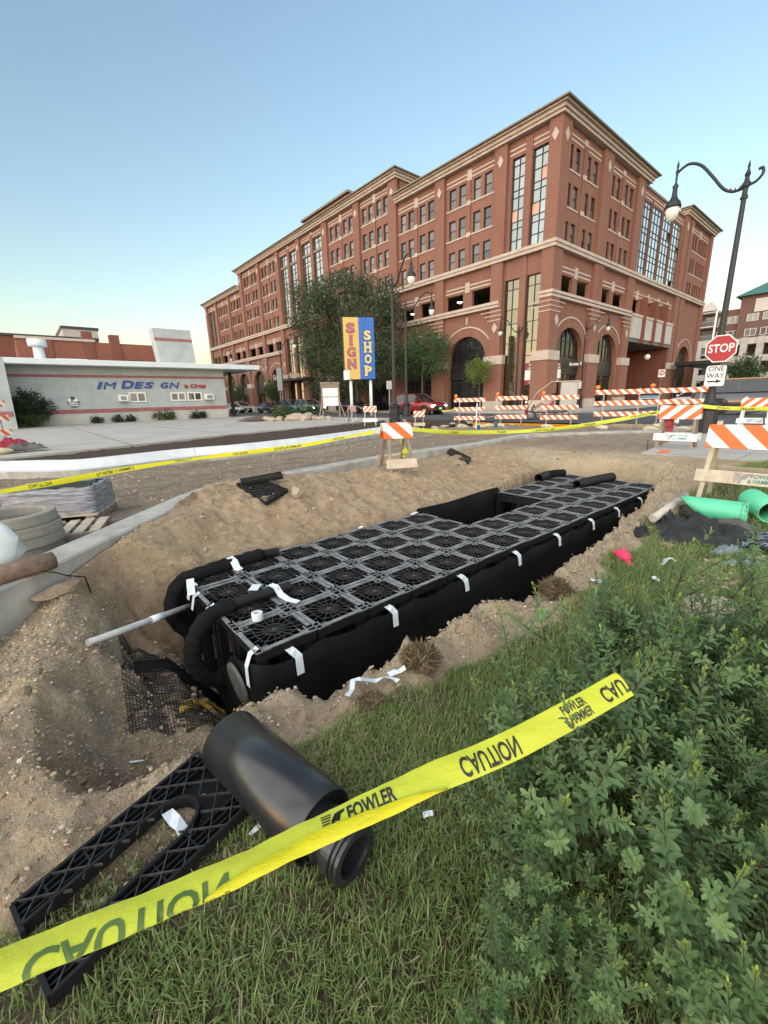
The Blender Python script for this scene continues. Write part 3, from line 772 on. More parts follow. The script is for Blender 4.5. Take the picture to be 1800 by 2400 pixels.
for a, b in zip([c[1] for c in cw[:-1]], [c[0] for c in cw[1:]]):
    mb = MB(); fbox(mb, FR, a+.08, b-.08, 12.5, 19.4, REC-.06, REC+.02); part('pier', mb, MT['brick_dark'])
    mb = MB(); fbox(mb, FR, (a+b)/2-.2, (a+b)/2+.2, 6.3, 10.6, -.35, REC+.02); part('pier', mb, MT['brick_dark'])
lintel(FR, 48.5, 60.4, 19.2, REC)
for k in range(4): lintel(FR, 48.5+3.0*k, 51.3+3.0*k, 10.6, REC)
mb = MB(); fbox(mb, FR, 48.3, 60.6, 20.0, 20.2, REC-.1, REC+.4); part('parapet_coping', mb, MT['coping'])
for k in range(4):
    mb = MB(); a = [48.42, 51.35, 54.5, 57.62][k]; fbox(mb, FR, a, a+2.72, 6.7, 8.72, -.12, REC+.3); part('balustrade_panel', mb, MT['stone_grey'])
    mb = MB(); fbox(mb, FR, a-.02, a+2.76, 8.72, 8.95, -.2, REC+.3); part('belt_course', mb, MT['stone'])
# vehicle entry under the panels
mb = MB()
fbox(mb, FR, 48.3, 60.6, 6.35, 6.7, .0, 12); part('entry_soffit', mb, MT['ceiling'])
mb = MB(); mb.quad(FR(48.3, 0, REC), FR(48.3, 0, 12), FR(48.3, 6.4, 12), FR(48.3, 6.4, REC)); mb.quad(FR(60.6, 0, REC), FR(60.6, 0, 12), FR(60.6, 6.4, 12), FR(60.6, 6.4, REC)); mb.quad(FR(48.3, 0, 8), FR(60.6, 0, 8), FR(60.6, 6.4, 8), FR(48.3, 6.4, 8))
part('entry_wall', mb, MT['brick_dark'], recalc=False)
mb = MB()
for a in (50.2, 53.6, 57): fbox(mb, FR, a, a+1.9, .1, 2.4, 7.9, 7.97)
part('entry_door', mb, MT['bronze'])
# slit column and end tower
mb = MB(); wallgrid(mb, FR, 62.0, 62.4, 0, 20.21, []); part('bay_wall', mb, MT['brick'], recalc=False)
hs = [(a, a+.62, z0, z1) for a in (63.75, 64.55, 65.5, 66.9, 67.75, 68.65, 69.6) for z0, z1 in ROWS3]
mb = MB(); wallgrid(mb, FR, 63.6, 70.7, 8.62, 20.21, hs); part('bay_wall', mb, MT['brick'], recalc=False)
for h in hs: window(FR, *h, REC+.16, 1, [1, 1], MT['pane'])
for z0, z1 in ROWS3: band(FR, 63.7, 70.6, z0-.12, z0, REC-.05, REC+.02, 'window_sill')
lintel(FR, 63.7, 70.6, 19.28, REC)
archbay(FR, 63.6, 70.7, r=2.5, rz=2.2)
band(FR, 60.4, 63.8, 4.0, 4.7, -.1, .1, 'pillar_cap')
def rbelt(u0, u1, z0, z1, pd): band(FR, u0, u1, z0, z1, -pd, REC+.01, 'belt_course')
rbelt(32.73-.117, 71.6, 12.023, 12.277, .117); rbelt(32.73-.197, 71.6, 12.283, 12.497, .197)
rbelt(32.73-.057, 48.3, 8.623, 8.817, .057); rbelt(32.73-.097, 48.3, 8.883, 9.097, .097)
for z in (7.6, 7.95, 8.3):
    for i in (0, 1, 2): band(FR, RP[i][0]-(.9-(8.3-z) if i else -.003), RP[i][1]+(.9-(8.3-z) if i < 2 else 0), z+.002, z+.068, -.03, .02)
cornice(FR, 32.73+REC+.301, 49.2, 20.203, 0, 1, h=.655, out=.697); cornice(FR, 60.6, 71.6, 20.203, 1, 1, h=.655)
# mass behind the faces: slabs, core, far sides
mb = MB()
for z in (8.7, 11.9): mb.lh((.6, .6, z-.35), (38.6, 74.8, z))
part('floor_slab', mb, MT['ceiling'])
mb = MB(); mb.lh((.32, .32, 19.9), (38.8, 75.0, 20.2)); part('roof', mb, MT['coping'])
mb = MB(); mb.lh((7, 12.4, 0), (38.3, 74.6, 19.9)); part('core_wall', mb, MT['ceiling'])
mb = MB(); mb.quad((38.87, .28, 0), (38.87, 75.09, 0), (38.87, 75.09, 20.4), (38.87, .28, 20.4)); mb.quad((.28, 75.09, 0), (38.87, 75.09, 0), (38.87, 75.09, 20.4), (.28, 75.09, 20.4))
part('rear_wall', mb, MT['brick'], recalc=False)
# lit fixtures hanging inside the parking level
fx = MB(); fx.box((0, 0, 0), (.30, .30, .08)); fxm = fx.mesh('ramp_light', MT['lamp_on'])
for p in ((1.1, 28.2-YC, 10.0), (37.9-XC, 1.1, 9.95), (45.4-XC, 1.1, 9.95), (49.4-XC, 1.1, 9.95), (1.2, 34.6-YC, 10.0)): put('ramp_light', fxm, bb, p)
# awning over the entrance on the left face and the glass corner canopy at the far end
mb = MB(); mb.lh((-2.2, 52-YC, 4.35), (REC, 63-YC, 4.6)); part('awning', mb, MT['bronze'])
t_ = text_mesh('Grand River Station', 1.0, .04, .01, mat=MT['stone'], name='lettering'); put('lettering', t_, bb, (-2.2, 57.5-YC, 5.0), (R(90), 0, R(-90)))
# leasing posters in the shop windows
# ================================================================ grey shop building on the left
MT['stucco'] = simple('pale_stucco', (.385, .42, .425), .9, var=.14, scale=1.1, bump=.25, fine=30)
MT['stripe'] = simple('maroon_stripe', (.30, .115, .115), .8, var=.2, scale=3)
MT['fascia'] = simple('pale_fascia', (.62, .68, .70), .6, var=.06, scale=1)
MT['white'] = simple('white_paint', (.78, .79, .80), .5, var=.05)
MT['blue_letter'] = simple('blue_letter', (.012, .045, .26), .45, var=.15)
MT['red_letter'] = simple('red_letter', (.36, .015, .02), .45, var=.2)
MT['black'] = simple('black_paint', (.012, .012, .013), .45, var=.2)
MT['galv'] = simple('galvanised_steel', (.30, .30, .29), .5, .6, var=.2)
gy0 = 42.0
g = thing('shop_building', 'low pale grey shop building with blue raised letters and a tall pylon on its roof', 'building', (0, gy0, 0))
def gp(px, py, y=gy0): return onp(px, py, 1, y)
xl, xr = -9.0, float(gp(531, 940)[0]); zt = float(gp(300, 862)[2])
SK = .0
mb = MB(); mb.lh((xl, 0, 0), (xr, 14, zt)); obj('wall', mb, MT['stucco'], g)
z1, z2 = float(gp(300, 883)[2]), float(gp(300, 961)[2])
mb = MB(); mb.lh((xl, -.03, z1-.1), (xr+.03, .01, z1+.1)); obj('stripe', mb, MT['stripe'], g)
mb = MB(); mb.lh((xl, -.03, z2-.16), (xr+.03, .01, z2+.16)); obj('stripe', mb, MT['stripe'], g)
mb = MB(); mb.lh((xl, -.035, 0), (xr+.035, .0, z2-.17)); obj('plinth', mb, MT['stone_grey'], g)
xo = float(gp(596, 870)[0])
mb = MB(); mb.lh((xl, -1.3, zt), (xo, 14.5, zt+.42)); o = obj('roof_slab', mb, MT['fascia'], g); bevel(o, .03)
mb = MB(); mb.lh((xr+1.5, 2.5, 0), (xr+1.75, 2.75, zt)); obj('canopy_post', mb, MT['bronze'], g)
# slanted wing wall at the left
xw = float(gp(38, 990)[0])
mb = MB(); mb.prism([(-9, 0), (float(onp(44, 1012, 1, gy0-5)[0]), 0), (float(onp(8, 845, 1, gy0-5)[0]), zt+.1), (-9, zt+.1)], -5, .0, 1)
wing = obj('wing_wall', mb, MT['stucco'], g)
mb = MB(); xa = float(onp(34, 975, 1, gy0-5)[0]); mb.lh((-9, -5.03, z2-.16), (xa-.02, -4.99, z2+.16)); obj('stripe', mb, MT['stripe'], g)
# pylon
pa, pb = float(gp(378, 850, gy0+3)[0]), float(gp(456, 855, gy0+3)[0]); pz = float(gp(410, 772, gy0+3)[2])
mb = MB(); mb.prism([(pa, zt), (pb+.25, zt), (pb, pz), (pa-.35, pz)], 3, 4.4, 1); obj('pylon', mb, MT['stucco'], g)
zs_ = float(gp(410, 797, gy0+3)[2])
mb = MB(); mb.lh((pa-.3, 2.96, zs_-.12), (pb+.06, 3.01, zs_+.12)); obj('stripe', mb, MT['stripe'], g)
# vent pipe on the roof
vx, vz = float(gp(95, 842, gy0+2)[0]), float(gp(95, 812, gy0+2)[2])
mb = MB(); mb.cyl((vx, 2, zt), (vx, 2, vz), .42, .34); mb.cyl((vx, 2, vz), (vx, 2, vz+.5), .62); obj('roof_vent', mb, MT['fascia'], g)
mb = MB(); mb.lh((vx+1, 2, zt+.4), (vx+3.1, 3, zt+.75)); obj('roof_hatch', mb, MT['fascia'], g)
# letters
def letter(ch, px0, px1, pyt, pyb, mat, y=-.05, shear=.25):
    a, b = gp(px0, pyb), gp(px1, pyt); W, H = b[0]-a[0], b[2]-a[2]
    me = text_mesh(ch, 1.0, .05, .0 if ch in 'MN' else .03, shear, MT[mat], name='letter')
    xs = [v.co.x for v in me.vertices]; ys = [v.co.y for v in me.vertices]
    sx, sy = W/(max(xs)-min(xs)), H/(max(ys)-min(ys)); mx, my = (max(xs)+min(xs))/2, (max(ys)+min(ys))/2
    for v in me.vertices: v.co.x = (v.co.x-mx)*sx; v.co.y = (v.co.y-my)*sy
    put('letter', me, g, ((a[0]+b[0])/2, y, (a[2]+b[2])/2), (R(90), 0, 0))
def rx(u): return u/2.765
def ry(v): return 720+v/2.765
for ch, a, b, t, bt in (('I', 627, 665, 485, 530), ('M', 670, 752, 485, 530), ('D', 785, 862, 476, 528), ('E', 870, 930, 485, 527), ('S', 935, 992, 485, 526), ('G', 1042, 1090, 487, 526), ('N', 1098, 1158, 487, 526)):
    letter(ch, rx(a), rx(b), ry(t), ry(bt), 'blue_letter')
for ch, a, b, t, bt in (('a', 1196, 1216, 502, 524), ('C', 1236, 1260, 497, 524), ('r', 1266, 1282, 502, 524), ('o', 1288, 1308, 502, 524), ('s', 1312, 1330, 502, 524)):
    letter(ch, rx(a), rx(b), ry(t), ry(bt), 'red_letter', shear=0.05)
# windows and air conditioners
def gwin(a, b, t, bt):
    p, q = gp(rx(a), ry(bt)), gp(rx(b), ry(t)); W, H = q[0]-p[0], q[2]-p[2]
    mb = MB()
    for lo, hi in (((0, 0), (W, .09)), ((0, H-.09), (W, H)), ((0, .09), (.09, H-.09)), ((W-.09, .09), (W, H-.09)), ((W/2-.05, .09), (W/2+.05, H-.09))):
        mb.lh((lo[0], -.1, lo[1]), (hi[0], .06, hi[1]))
    o = obj('window', mb, MT['white'], g, (p[0], 0, p[2]))
    for s_ in (0, 1):
        mb = MB(); mb.lh((.09+s_*(W/2-.04), -.04, .09), (W/2-.05+s_*(W/2-.04), -.02, H-.09)); obj('pane', mb, MT['pane'], o)
gwin(842, 940, 552, 616); gwin(1110, 1198, 552, 607); gwin(1218, 1302, 550, 606)
def acunit(a, b, t, bt):
    p, q = gp(rx(a), ry(bt)), gp(rx(b), ry(t)); W, H = q[0]-p[0], q[2]-p[2]
    mb = MB(); mb.lh((0, -.55, 0), (W, .02, H)); o = obj('air_conditioner', mb, MT['white'], g, (p[0], 0, p[2])); bevel(o, .03)
    mb = MB()
    for k in range(7): mb.lh((.14, -.575, .1+k*(H-.2)/7), (W-.14, -.55, .1+k*(H-.2)/7+.05))
    obj('grille', mb, MT['galv'], o)
acunit(766, 822, 570, 612); acunit(1322, 1372, 562, 600)
p, q = gp(rx(450), ry(642)), gp(rx(500), ry(592))
pk_ = thing('parking_sign', 'small white parking notice fixed to the pale grey wall', 'sign', ((p[0]+q[0])/2, gy0-.04, (p[2]+q[2])/2))
W, H = q[0]-p[0], q[2]-p[2]
mb = MB(); mb.lh((-W/2, -.02, -H/2), (W/2, .02, H/2)); obj('plate', mb, MT['white'], pk_)
put('lettering', text_mesh('P', .5, .006, .02, mat=MT['black']), pk_, (0, -.03, .22), (R(90), 0, 0))
put('lettering', text_mesh('CUSTOMER\nPARKING\nONLY', .17, .006, .004, mat=MT['black']), pk_, (0, -.03, -.17), (R(90), 0, 0))

# ================================================================ old brick block behind it
def slab_building(name, label, y, px, z0, mat, depth=12, x=None):
    a, b = float(onp(px[0], px[2], 1, y)[0]), float(onp(px[1], px[3], 1, y)[0]); z = float(onp((px[0]+px[1])/2, (px[2]+px[3])/2, 1, y)[2])
    t = thing(name, label, 'building', ((a+b)/2, y, 0)); W = b-a
    mb = MB(); mb.lh((-W/2, 0, 0), (W/2, depth, z)); obj('wall', mb, MT[mat], t)
    return t, W, z
ob, W, z = slab_building('old_brick_building', 'old red brick block rising behind the grey shop building', 60, (36, 378, 800, 803), 0, 'brick_old')
mb = MB(); mb.lh((-W/2-.05, -.2, z), (-W/2+7, .5, z+.25)); obj('parapet_coping', mb, MT['stone'], ob)
for px, h in ((106, .3), (205, 1.1), (268, .9), (368, .8)):
    xx = float(onp(px, 795, 1, 60)[0])-ob.location.x
    mb = MB(); mb.lh((xx-.48, -.15, z-2.0), (xx+.48, .9, z+h)); obj('chimney', mb, MT['brick_dark'], ob)
for px in (192, 252, 320):
    xx = float(onp(px, 847, 1, 60)[0])-ob.location.x; zz = float(onp(px, 850, 1, 60)[2])
    mb = MB(); mb.lh((xx-.8, -.06, zz-1.0), (xx+.8, .02, zz+.25)); o = obj('window', mb, MT['pane_dark'], ob)
ob2, W, z = slab_building('brick_building', 'darker brick block at the left edge behind the old brick block', 75, (-160, 230, 775, 800), 0, 'brick_dark', 20)
mb = MB(); mb.lh((-W/2, -.2, z), (W/2+.1, .6, z+.3)); obj('parapet_coping', mb, MT['bronze'], ob2)
ob3, W, z = slab_building('stair_block', 'grey block-work stair tower above the old brick roofs', 82, (145, 228, 772, 772), 0, 'stone_grey', 10)
mb = MB(); mb.lh((-W/2-.15, -.15, z), (W/2+.15, 10.1, z+.35)); obj('coping', mb, MT['bronze'], ob3)

# ================================================================ apartment block, far right
XA = 125.0
ya, yb = float(onp(1640, 760, 0, XA)[1]), float(onp(1990, 700, 0, XA)[1])
ap = thing('apartment_building', 'brown brick apartment block with white balconies and green corner roof in the distance', 'building', (XA, yb, 0))
def aq(px, py): p = onp(px, py, 0, XA); return float(p[1])-yb, float(p[2])
zroof = aq(1700, 728)[1]; L_ = ya-yb
mb = MB(); mb.lh((0, 0, 0), (30, L_, zroof)); obj('wall', mb, MT['brick_far'], ap)
MT['green_roof'] = simple('green_metal_roof', (.06, .17, .14), .5, .2, var=.1)
MT['cream'] = simple('cream_trim', (.50, .47, .42), .7, var=.06)
ty = aq(1742, 690)[0]; tz0, tz1 = aq(1760, 700)[1], aq(1760, 672)[1]
mb = MB(); mb.lh((-.6, ty-16, 0), (16, ty, aq(1770, 692)[1])); obj('corner_tower', mb, MT['brick_far'], ap)
zr = aq(1770, 692)[1]
mb = MB(); mb.add([(-1.6, ty+1, zr), (-1.6, ty-17, zr), (17, ty-17, zr), (17, ty+1, zr), (7, ty-8, zr+5.5)], [(0, 1, 4), (1, 2, 4), (2, 3, 4), (3, 0, 4), (3, 2, 1, 0)]); obj('roof', mb, MT['green_roof'], ap)
fl = 3.0
wm = MB()
for lo, hi in (((-1.0, -.75), (1.0, -.63)), ((-1.0, .63), (1.0, .75)), ((-1.0, -.63), (-.86, .63)), ((.86, -.63), (1.0, .63)), ((-.07, -.63), (.07, .63))): wm.lh((-.08, lo[0], lo[1]), (.05, hi[0], hi[1]))
wm_ = wm.mesh('window', MT['cream']); pm = MB(); pm.lh((-.04, -.86, -.63), (-.01, .86, .63)); pm_ = pm.mesh('pane', MT['pane'])
for k in range(1, 6):
    zc = zroof-.2-fl*k+1.0
    for px in (1695, 1722, 1763, 1800, 1838):
        yy = aq(px, 760)[0]; xx = 0 if yy > ty+.3 else -.6
        o = put('window', wm_, ap, (xx-.02, yy, zc)); put('pane', pm_, o)
mb = MB(); mb.lh((-.7, ty-11, zr-3.4), (-.58, ty-2.5, zr-.8)); o = obj('window', mb, MT['cream'], ap); mb = MB(); mb.lh((-.74, ty-8.5, zr-3.1), (-.7, ty-5, zr-1.1)); obj('pane', mb, MT['pane'], o)
ba, bb_ = aq(1683, 760)[0], aq(1645, 760)[0]
mb = MB(); mb.prism([(ba, zroof), (bb_+.5, zroof), ((ba+bb_)/2, zroof+2)], -2.6, 0, 0); obj('gable', mb, MT['cream'], ap)
for k in range(0, 6):
    zc = zroof-.2-fl*k
    mb = MB(); mb.lh((-2.4, ba-.2, zc-.22), (0, bb_+.2, zc)); o = obj('balcony', mb, MT['cream'], ap)
    if k:
        mb = MB(); mb.lh((-2.42, ba, zc+.95), (-2.34, bb_, zc+1.03))
        for yy in np.arange(ba, bb_+.1, .45): mb.lh((-2.40, yy, zc), (-2.36, yy+.05, zc+.95))
        obj('railing', mb, MT['galv'], o)
        mb = MB(); mb.lh((-.06, (ba+bb_)/2-1.1, zc+.05), (-.01, (ba+bb_)/2+1.1, zc+2.2)); obj('balcony_door', mb, MT['pane'], o)
for yy in (ba, bb_):
    mb = MB(); mb.lh((-2.5, yy-.15, 0), (-2.2, yy+.15, zroof)); obj('balcony_post', mb, MT['white'], ap)
# parking deck in front of it
XD = 105.0
def dq(px, py): p = onp(px, py, 0, XD); return float(p[1]), float(p[2])
d0, d1 = dq(1632, 850)[0], dq(1990, 850)[0]
dk = thing('parking_deck', 'pale open parking deck with columns in front of the far apartment block', 'building', (XD, d1, 0)); LD = d0-d1
zd = dq(1720, 795)[1]
for k in range(3):
    mb = MB(); mb.lh((0, 0, zd-3.1*k-1.1), (16, LD, zd-3.1*k)); obj('deck_band', mb, MT['cream'] if k == 0 else MT['stone_grey'], dk)
mb = MB(); mb.lh((4, .2, 0), (15.8, LD-.2, zd-1)); obj('deck_core', mb, MT['ceiling'], dk)
for k in range(10):
    yy = LD*k/9; mb = MB(); mb.lh((-.25, yy-.5, 0), (.5, yy+.5, zd+.1)); obj('column', mb, MT['stone_grey'], dk)
# dark steel bus shelter with green glass beside the end tower
MT['green_glass'] = glass('green_glass', (.02, .075, .06), 1.6, .05)
sh = thing('bus_shelter', 'dark steel shelter with curved green glass at the far end of the brick building', 'shelter', (66, 15.2, 0))
def bx_(lo, hi, name, mat):
    m_ = MB(); m_.lh(lo, hi); return obj(name, m_, MT[mat], sh)
bx_((-4.5, -1.2, 4.3), (14, 2.6, 4.7), 'roof', 'bronze')
for x in (-4.3, -.5, 3.5, 8, 13.6): bx_((x-.12, -1.0, 0), (x+.12, -.76, 4.3), 'post', 'bronze')
m_ = MB()
prev = None
for k in range(9):
    a = k/8*math.pi/2; p = (2+12*math.sin(a)*.0+8*(1-math.cos(a)), -1.15, 4.2*math.sin(a)*.98+.1)
    if prev: m_.quad((prev[0], -1.15, .1), (p[0], -1.15, .1), (p[0], -1.15, p[2]), (prev[0], -1.15, prev[2]))
    prev = p
obj('green_glass', m_, MT['green_glass'], sh, recalc=False)
bx_((10, -1.17, .1), (13.6, -1.13, 4.25), 'green_glass', 'green_glass'); bx_((-4.2, -1.05, .3), (1.5, -1.0, 4.1), 'glass_panel', 'pane_dark')
bx_((-4.2, -1.09, 2.2), (1.5, -1.05, 2.4), 'white_band', 'white'); bx_((-4.2, -1.09, 2.6), (1.5, -1.05, 2.75), 'white_band', 'white')

# ================================================================ trees and shrubs
MT['bark'] = simple('bark', (.075, .058, .045), .95, var=.3, scale=4, bump=.5, fine=20)
def leaf_mat(name, a, b, rough=.6, trans=.25):
    k = NT(name); at_ = k.n('VertexColor', layer_name='tint'); sp = k.n('SeparateColor'); k.L(at_.outputs[0], sp.inputs[0])
    c = k.mix(sp.outputs[0], a, b); oi = k.n('ObjectInfo')
    c = k.mix(k.math('MULTIPLY', oi.outputs['Random'], .25), c, tuple(x*.6 for x in a))
    k.set(c, rough, 0, .35); k.b.inputs['Subsurface Weight'].default_value = 0
    tr = k.n('BsdfTranslucent'); k.L(c, tr.inputs[0]); mx = k.n('MixShader'); mx.inputs[0].default_value = trans
    out = [n for n in k.t.nodes if n.type == 'OUTPUT_MATERIAL'][0]
    k.L(k.b.outputs[0], mx.inputs[1]); k.L(tr.outputs[0], mx.inputs[2]); k.L(mx.outputs[0], out.inputs[0])
    return k.m
MT['leaf_tree'] = leaf_mat('tree_leaf', (.045, .070, .036), (.10, .135, .068))
MT['leaf_tree2'] = leaf_mat('fresh_tree_leaf', (.036, .078, .030), (.085, .15, .055))
MT['leaf_yellow'] = leaf_mat('yellow_leaf', (.10, .16, .03), (.22, .28, .06))
MT['leaf_shrub'] = leaf_mat('dark_shrub_leaf', (.022, .042, .020), (.055, .085, .035))
MT['leaf_weed'] = leaf_mat('weed_leaf', (.04, .075, .025), (.12, .16, .05))
def leaves(name, centers, size, mat, parent, droop=.3, aspect=2.2, rng=RNG):
    """one small folded leaf (two triangles) at every centre, with its own direction and size"""
    n = len(centers); c = np.asarray(centers)
    d = rng.normal(size=(n, 3)); d[:, 2] -= droop; d /= np.linalg.norm(d, axis=1)[:, None]
    u = rng.normal(size=(n, 3)); u -= (u*d).sum(1)[:, None]*d; u /= np.linalg.norm(u, axis=1)[:, None]
    L = size*rng.uniform(.6, 1.4, n)[:, None]; W = L/aspect
    nrm = np.cross(d, u)
    p0 = c-d*L/2; p1 = c+u*W/2+nrm*W*.2; p2 = c+d*L/2; p3 = c-u*W/2+nrm*W*.2
    V_ = np.stack([p0, p1, p2, p3], 1).reshape(-1, 3)
    b = np.arange(n)*4; F_ = np.concatenate([np.stack([b, b+1, b+2], 1), np.stack([b, b+2, b+3], 1)])
    t = np.repeat(np.clip(rng.normal(.45, .28, n), 0, 1), 4); C_ = np.stack([t, t, t, np.ones_like(t)], 1)
    me = npmesh(name, V_, F_, MT[mat], False, C_, 'tint')
    o = put(name, me, parent); return o
def crown_points(blobs, per, rng=RNG, hollow=.35, clump=9, spread=.28):
    out = []
    for (x, y, z, rx_, ry_, rz_), k in zip(blobs, per):
        m_ = max(1, k//clump)
        v = rng.normal(size=(m_, 3)); v /= np.linalg.norm(v, axis=1)[:, None]
        r_ = rng.uniform(hollow, 1, m_)**.6
        c = v*r_[:, None]*np.array([rx_, ry_, rz_])+np.array([x, y, z])
        cc = np.repeat(c, clump, 0)+rng.normal(size=(m_*clump, 3))*spread
        out.append(cc)
    return np.concatenate(out)
def tree(name, label, base, H, trunk_r, blobs, n, size, mat, group=None, lean=(0, 0), spread=.28, droop=.3, limbs=7, trunk_top=.55):
    t = thing(name, label, 'tree', base, 0, group)
    mb = MB(); th = H*trunk_top
    mb.tube([(0, 0, -.1), (lean[0]*.3, lean[1]*.3, th*.4), (lean[0]*.7, lean[1]*.7, th*.75), (lean[0], lean[1], th)], [trunk_r*1.25, trunk_r, trunk_r*.8, trunk_r*.55], 9)
    for i in range(limbs):
        b = blobs[i % len(blobs)]; z0 = th*random.uniform(.45, .98)
        tgt = Vector((b[0]+random.uniform(-.5, .5)*b[3], b[1]+random.uniform(-.5, .5)*b[4], b[2]+random.uniform(-.2, .6)*b[5]))
        st = Vector((lean[0]*z0/th, lean[1]*z0/th, z0)); md = st.lerp(tgt, .5)+Vector((0, 0, .3))
        mb.tube([st, md, tgt], [trunk_r*.32, trunk_r*.17, trunk_r*.04], 6)
    obj('trunk', mb, MT['bark'], t, recalc=False)
    vol = np.array([b[3]*b[4]*b[5] for b in blobs]); per = (n*vol/vol.sum()).astype(int)
    leaves('crown', crown_points(blobs, per, spread=spread), size, mat, t, droop)
    return t
# big dark tree behind the sign, on the far kerb of the street
tb = onp(840, 960, 0, 28.2)
tp = lambda px, py: onp(px, py, 0, 28.2)-np.array([28.2, tb[1], 0])
def blob(px, py, rw, rh, dx=0):
    p = tp(px, py); a, b = tp(px-rw, py), tp(px+rw, py); r1 = abs(a[1]-b[1])/2; r2 = abs(tp(px, py-rh)[2]-tp(px, py+rh)[2])/2
    return (dx, p[1], p[2], min(r1, 3.2), r1, r2)
tree('dark_tree', 'large dark leafy tree behind the yellow and blue sign', (28.2, tb[1], .05), 11, .24,
     [blob(800, 690, 52, 42), blob(745, 755, 42, 60), blob(860, 745, 50, 62, .5), blob(770, 830, 56, 55), blob(870, 845, 60, 60), blob(722, 690, 26, 34), blob(905, 700, 25, 40), blob(800, 905, 60, 22), blob(840, 660, 24, 22)], 40000, .25, 'leaf_tree', spread=.42, droop=.5, limbs=12, trunk_top=.75)
tb = onp(990, 950, 0, 30.6); tp = lambda px, py: onp(px, py, 0, 30.6)-np.array([30.6, tb[1], 0])
tree('street_tree', 'smaller green street tree left of the big brick arch', (30.6, tb[1], .1), 6.5, .12,
     [blob(1000, 820, 42, 36), blob(965, 850, 30, 40), blob(1020, 855, 28, 30), blob(985, 785, 28, 18)], 7000, .20, 'leaf_tree2', spread=.3, limbs=8, trunk_top=.7)
tb = onp(1122, 951, 0, 31.3); tp = lambda px, py: onp(px, py, 0, 31.3)-np.array([31.3, tb[1], 0])
tree('sapling', 'young yellow-green sapling in front of the arched shop window', (31.3, tb[1], .1), 4.2, .05,
     [blob(1120, 880, 22, 20), blob(1135, 862, 16, 14), blob(1108, 865, 14, 16), blob(1125, 850, 12, 10)], 2600, .15, 'leaf_yellow', spread=.16, limbs=7, trunk_top=.75)
tree('street_tree', 'round dark street tree right of the stop sign in front of the parking deck', (*onp(1742, 900, 0, 60)[:2], 0), 6, .14,
     [(0, 0, 3.6, .9, 1.0, 1.1), (.2, .5, 3.0, .8, .9, .8), (0, -.5, 3.0, .8, .9, .8)], 3500, .22, 'leaf_tree2', spread=.3)
for px, x_, lab in ((640, 29.0, 'far street tree behind the parked cars'), (560, 30.5, 'thin street tree by the far arches of the facade'), (1008, 31.0, None)):
    if lab is None: continue
    b_ = onp(px, 945, 0, x_)
    tree('street_tree', lab, (x_, b_[1], .1), 5, .1, [(0, 0, 3.2, 1.0, 1.0, 1.3), (.2, .4, 2.5, .8, .9, .8)], 1500, .26, 'leaf_weed', spread=.25)
def bush(name, label, loc, blobs, n, size, mat, group=None, spread=.1, cat='shrub'):
    t = thing(name, label, cat, loc, 0, group)
    mb = MB()
    for i in range(8):
        b = blobs[i % len(blobs)]
        mb.tube([(0, 0, -.05), (b[0]*.5, b[1]*.5, b[2]*.5), (b[0]+random.uniform(-.4, .4)*b[3], b[1], b[2]+random.uniform(0, .7)*b[5])], [.03*b[5], .02*b[5], .006*b[5]], 5)
    obj('stem', mb, MT['bark'], t, recalc=False)
    vol = np.array([b[3]*b[4]*b[5] for b in blobs]); per = (n*vol/vol.sum()).astype(int)+clump_min
    leaves('foliage', crown_points(blobs, per, spread=spread), size, mat, t, .0)
    return t
clump_min = 9
gb = onp(78, 1003, 1, gy0-1.2)
bush('shrub', 'dark round shrub in the corner of the grey shop wall', (gb[0], gy0-1.2, .1), [(0, 0, 1.5, 1.15, .9, 1.15), (-.4, 0, .9, 1.0, .8, .7), (1.15, 0, 1.3, .55, .5, .55), (.6, 0, 1.0, .7, .6, .6)], 5200, .16, 'leaf_shrub')
bush('weed', 'yellow-green weed below the dark round shrub', (gb[0]+.2, gy0-2.0, .1), [(0, 0, .45, .9, .5, .4), (-.3, 0, .5, .6, .5, .45)], 900, .14, 'leaf_weed', cat='weed')
for px, w_, h_, lab in ((228, .55, .45, 'small dark weed at the left foot of the grey wall'), (276, .6, .5, 'weed under the left air conditioner on the grey wall'), (306, .5, .5, 'weed under the blue letters just left of the large weed clump'),
                        (388, 1.35, .85, 'large spreading weed clump at the foot of the grey wall'), (466, 1.0, .65, 'dark weed at the right end of the grey wall')):
    p_ = onp(px, 985, 1, gy0-.35)
    bush('weed', lab, (p_[0], gy0-.35, .1), [(0, 0, h_*.5, w_*.7, .3, h_*.6), (w_*.3, 0, h_*.4, w_*.5, .3, h_*.4), (-w_*.4, 0, h_*.35, w_*.45, .3, h_*.35)], 420 if w_ < 1 else 900, .13, 'leaf_weed' if w_ > 1.2 else 'leaf_shrub', 'weeds along the grey wall', spread=.08, cat='weed')
# ================================================================ the storm water tank
MT['plastic'] = simple('black_plastic', (.0105, .011, .012), .5, var=.3, scale=12, bump=.1, spec=.22)
MT['plastic_dust'] = simple('dusty_plastic', (.20, .205, .21), .6, var=.45, scale=9, bump=.15)
MT['rib'] = simple('dusty_rib', (.042, .042, .042), .5, var=.5, scale=20)
MT['liner'] = simple('black_liner', (.0085, .0085, .009), .8, var=.5, scale=2.5, bump=.3, fine=25, spec=.12)
MT['fabric'] = simple('black_filter_sock', (.010, .010, .011), .9, var=.35, scale=8, bump=.5, fine=90, spec=.15)
MT['tape_white'] = simple('white_tape', (.70, .76, .80), .4, var=.06, scale=20, bump=.2)
MT['pvc'] = simple('grey_pvc', (.42, .42, .42), .45, var=.2, scale=6)
NX, NY = 16, 4; SX = (TX1-TX0)/NX; SY = (TY1-TY0)/NY
tank = thing('storm_tank', 'long black plastic storm water tank of lattice modules wrapped in black liner', 'storm tank', (TX0, TY0, TZ))
g_ = .006
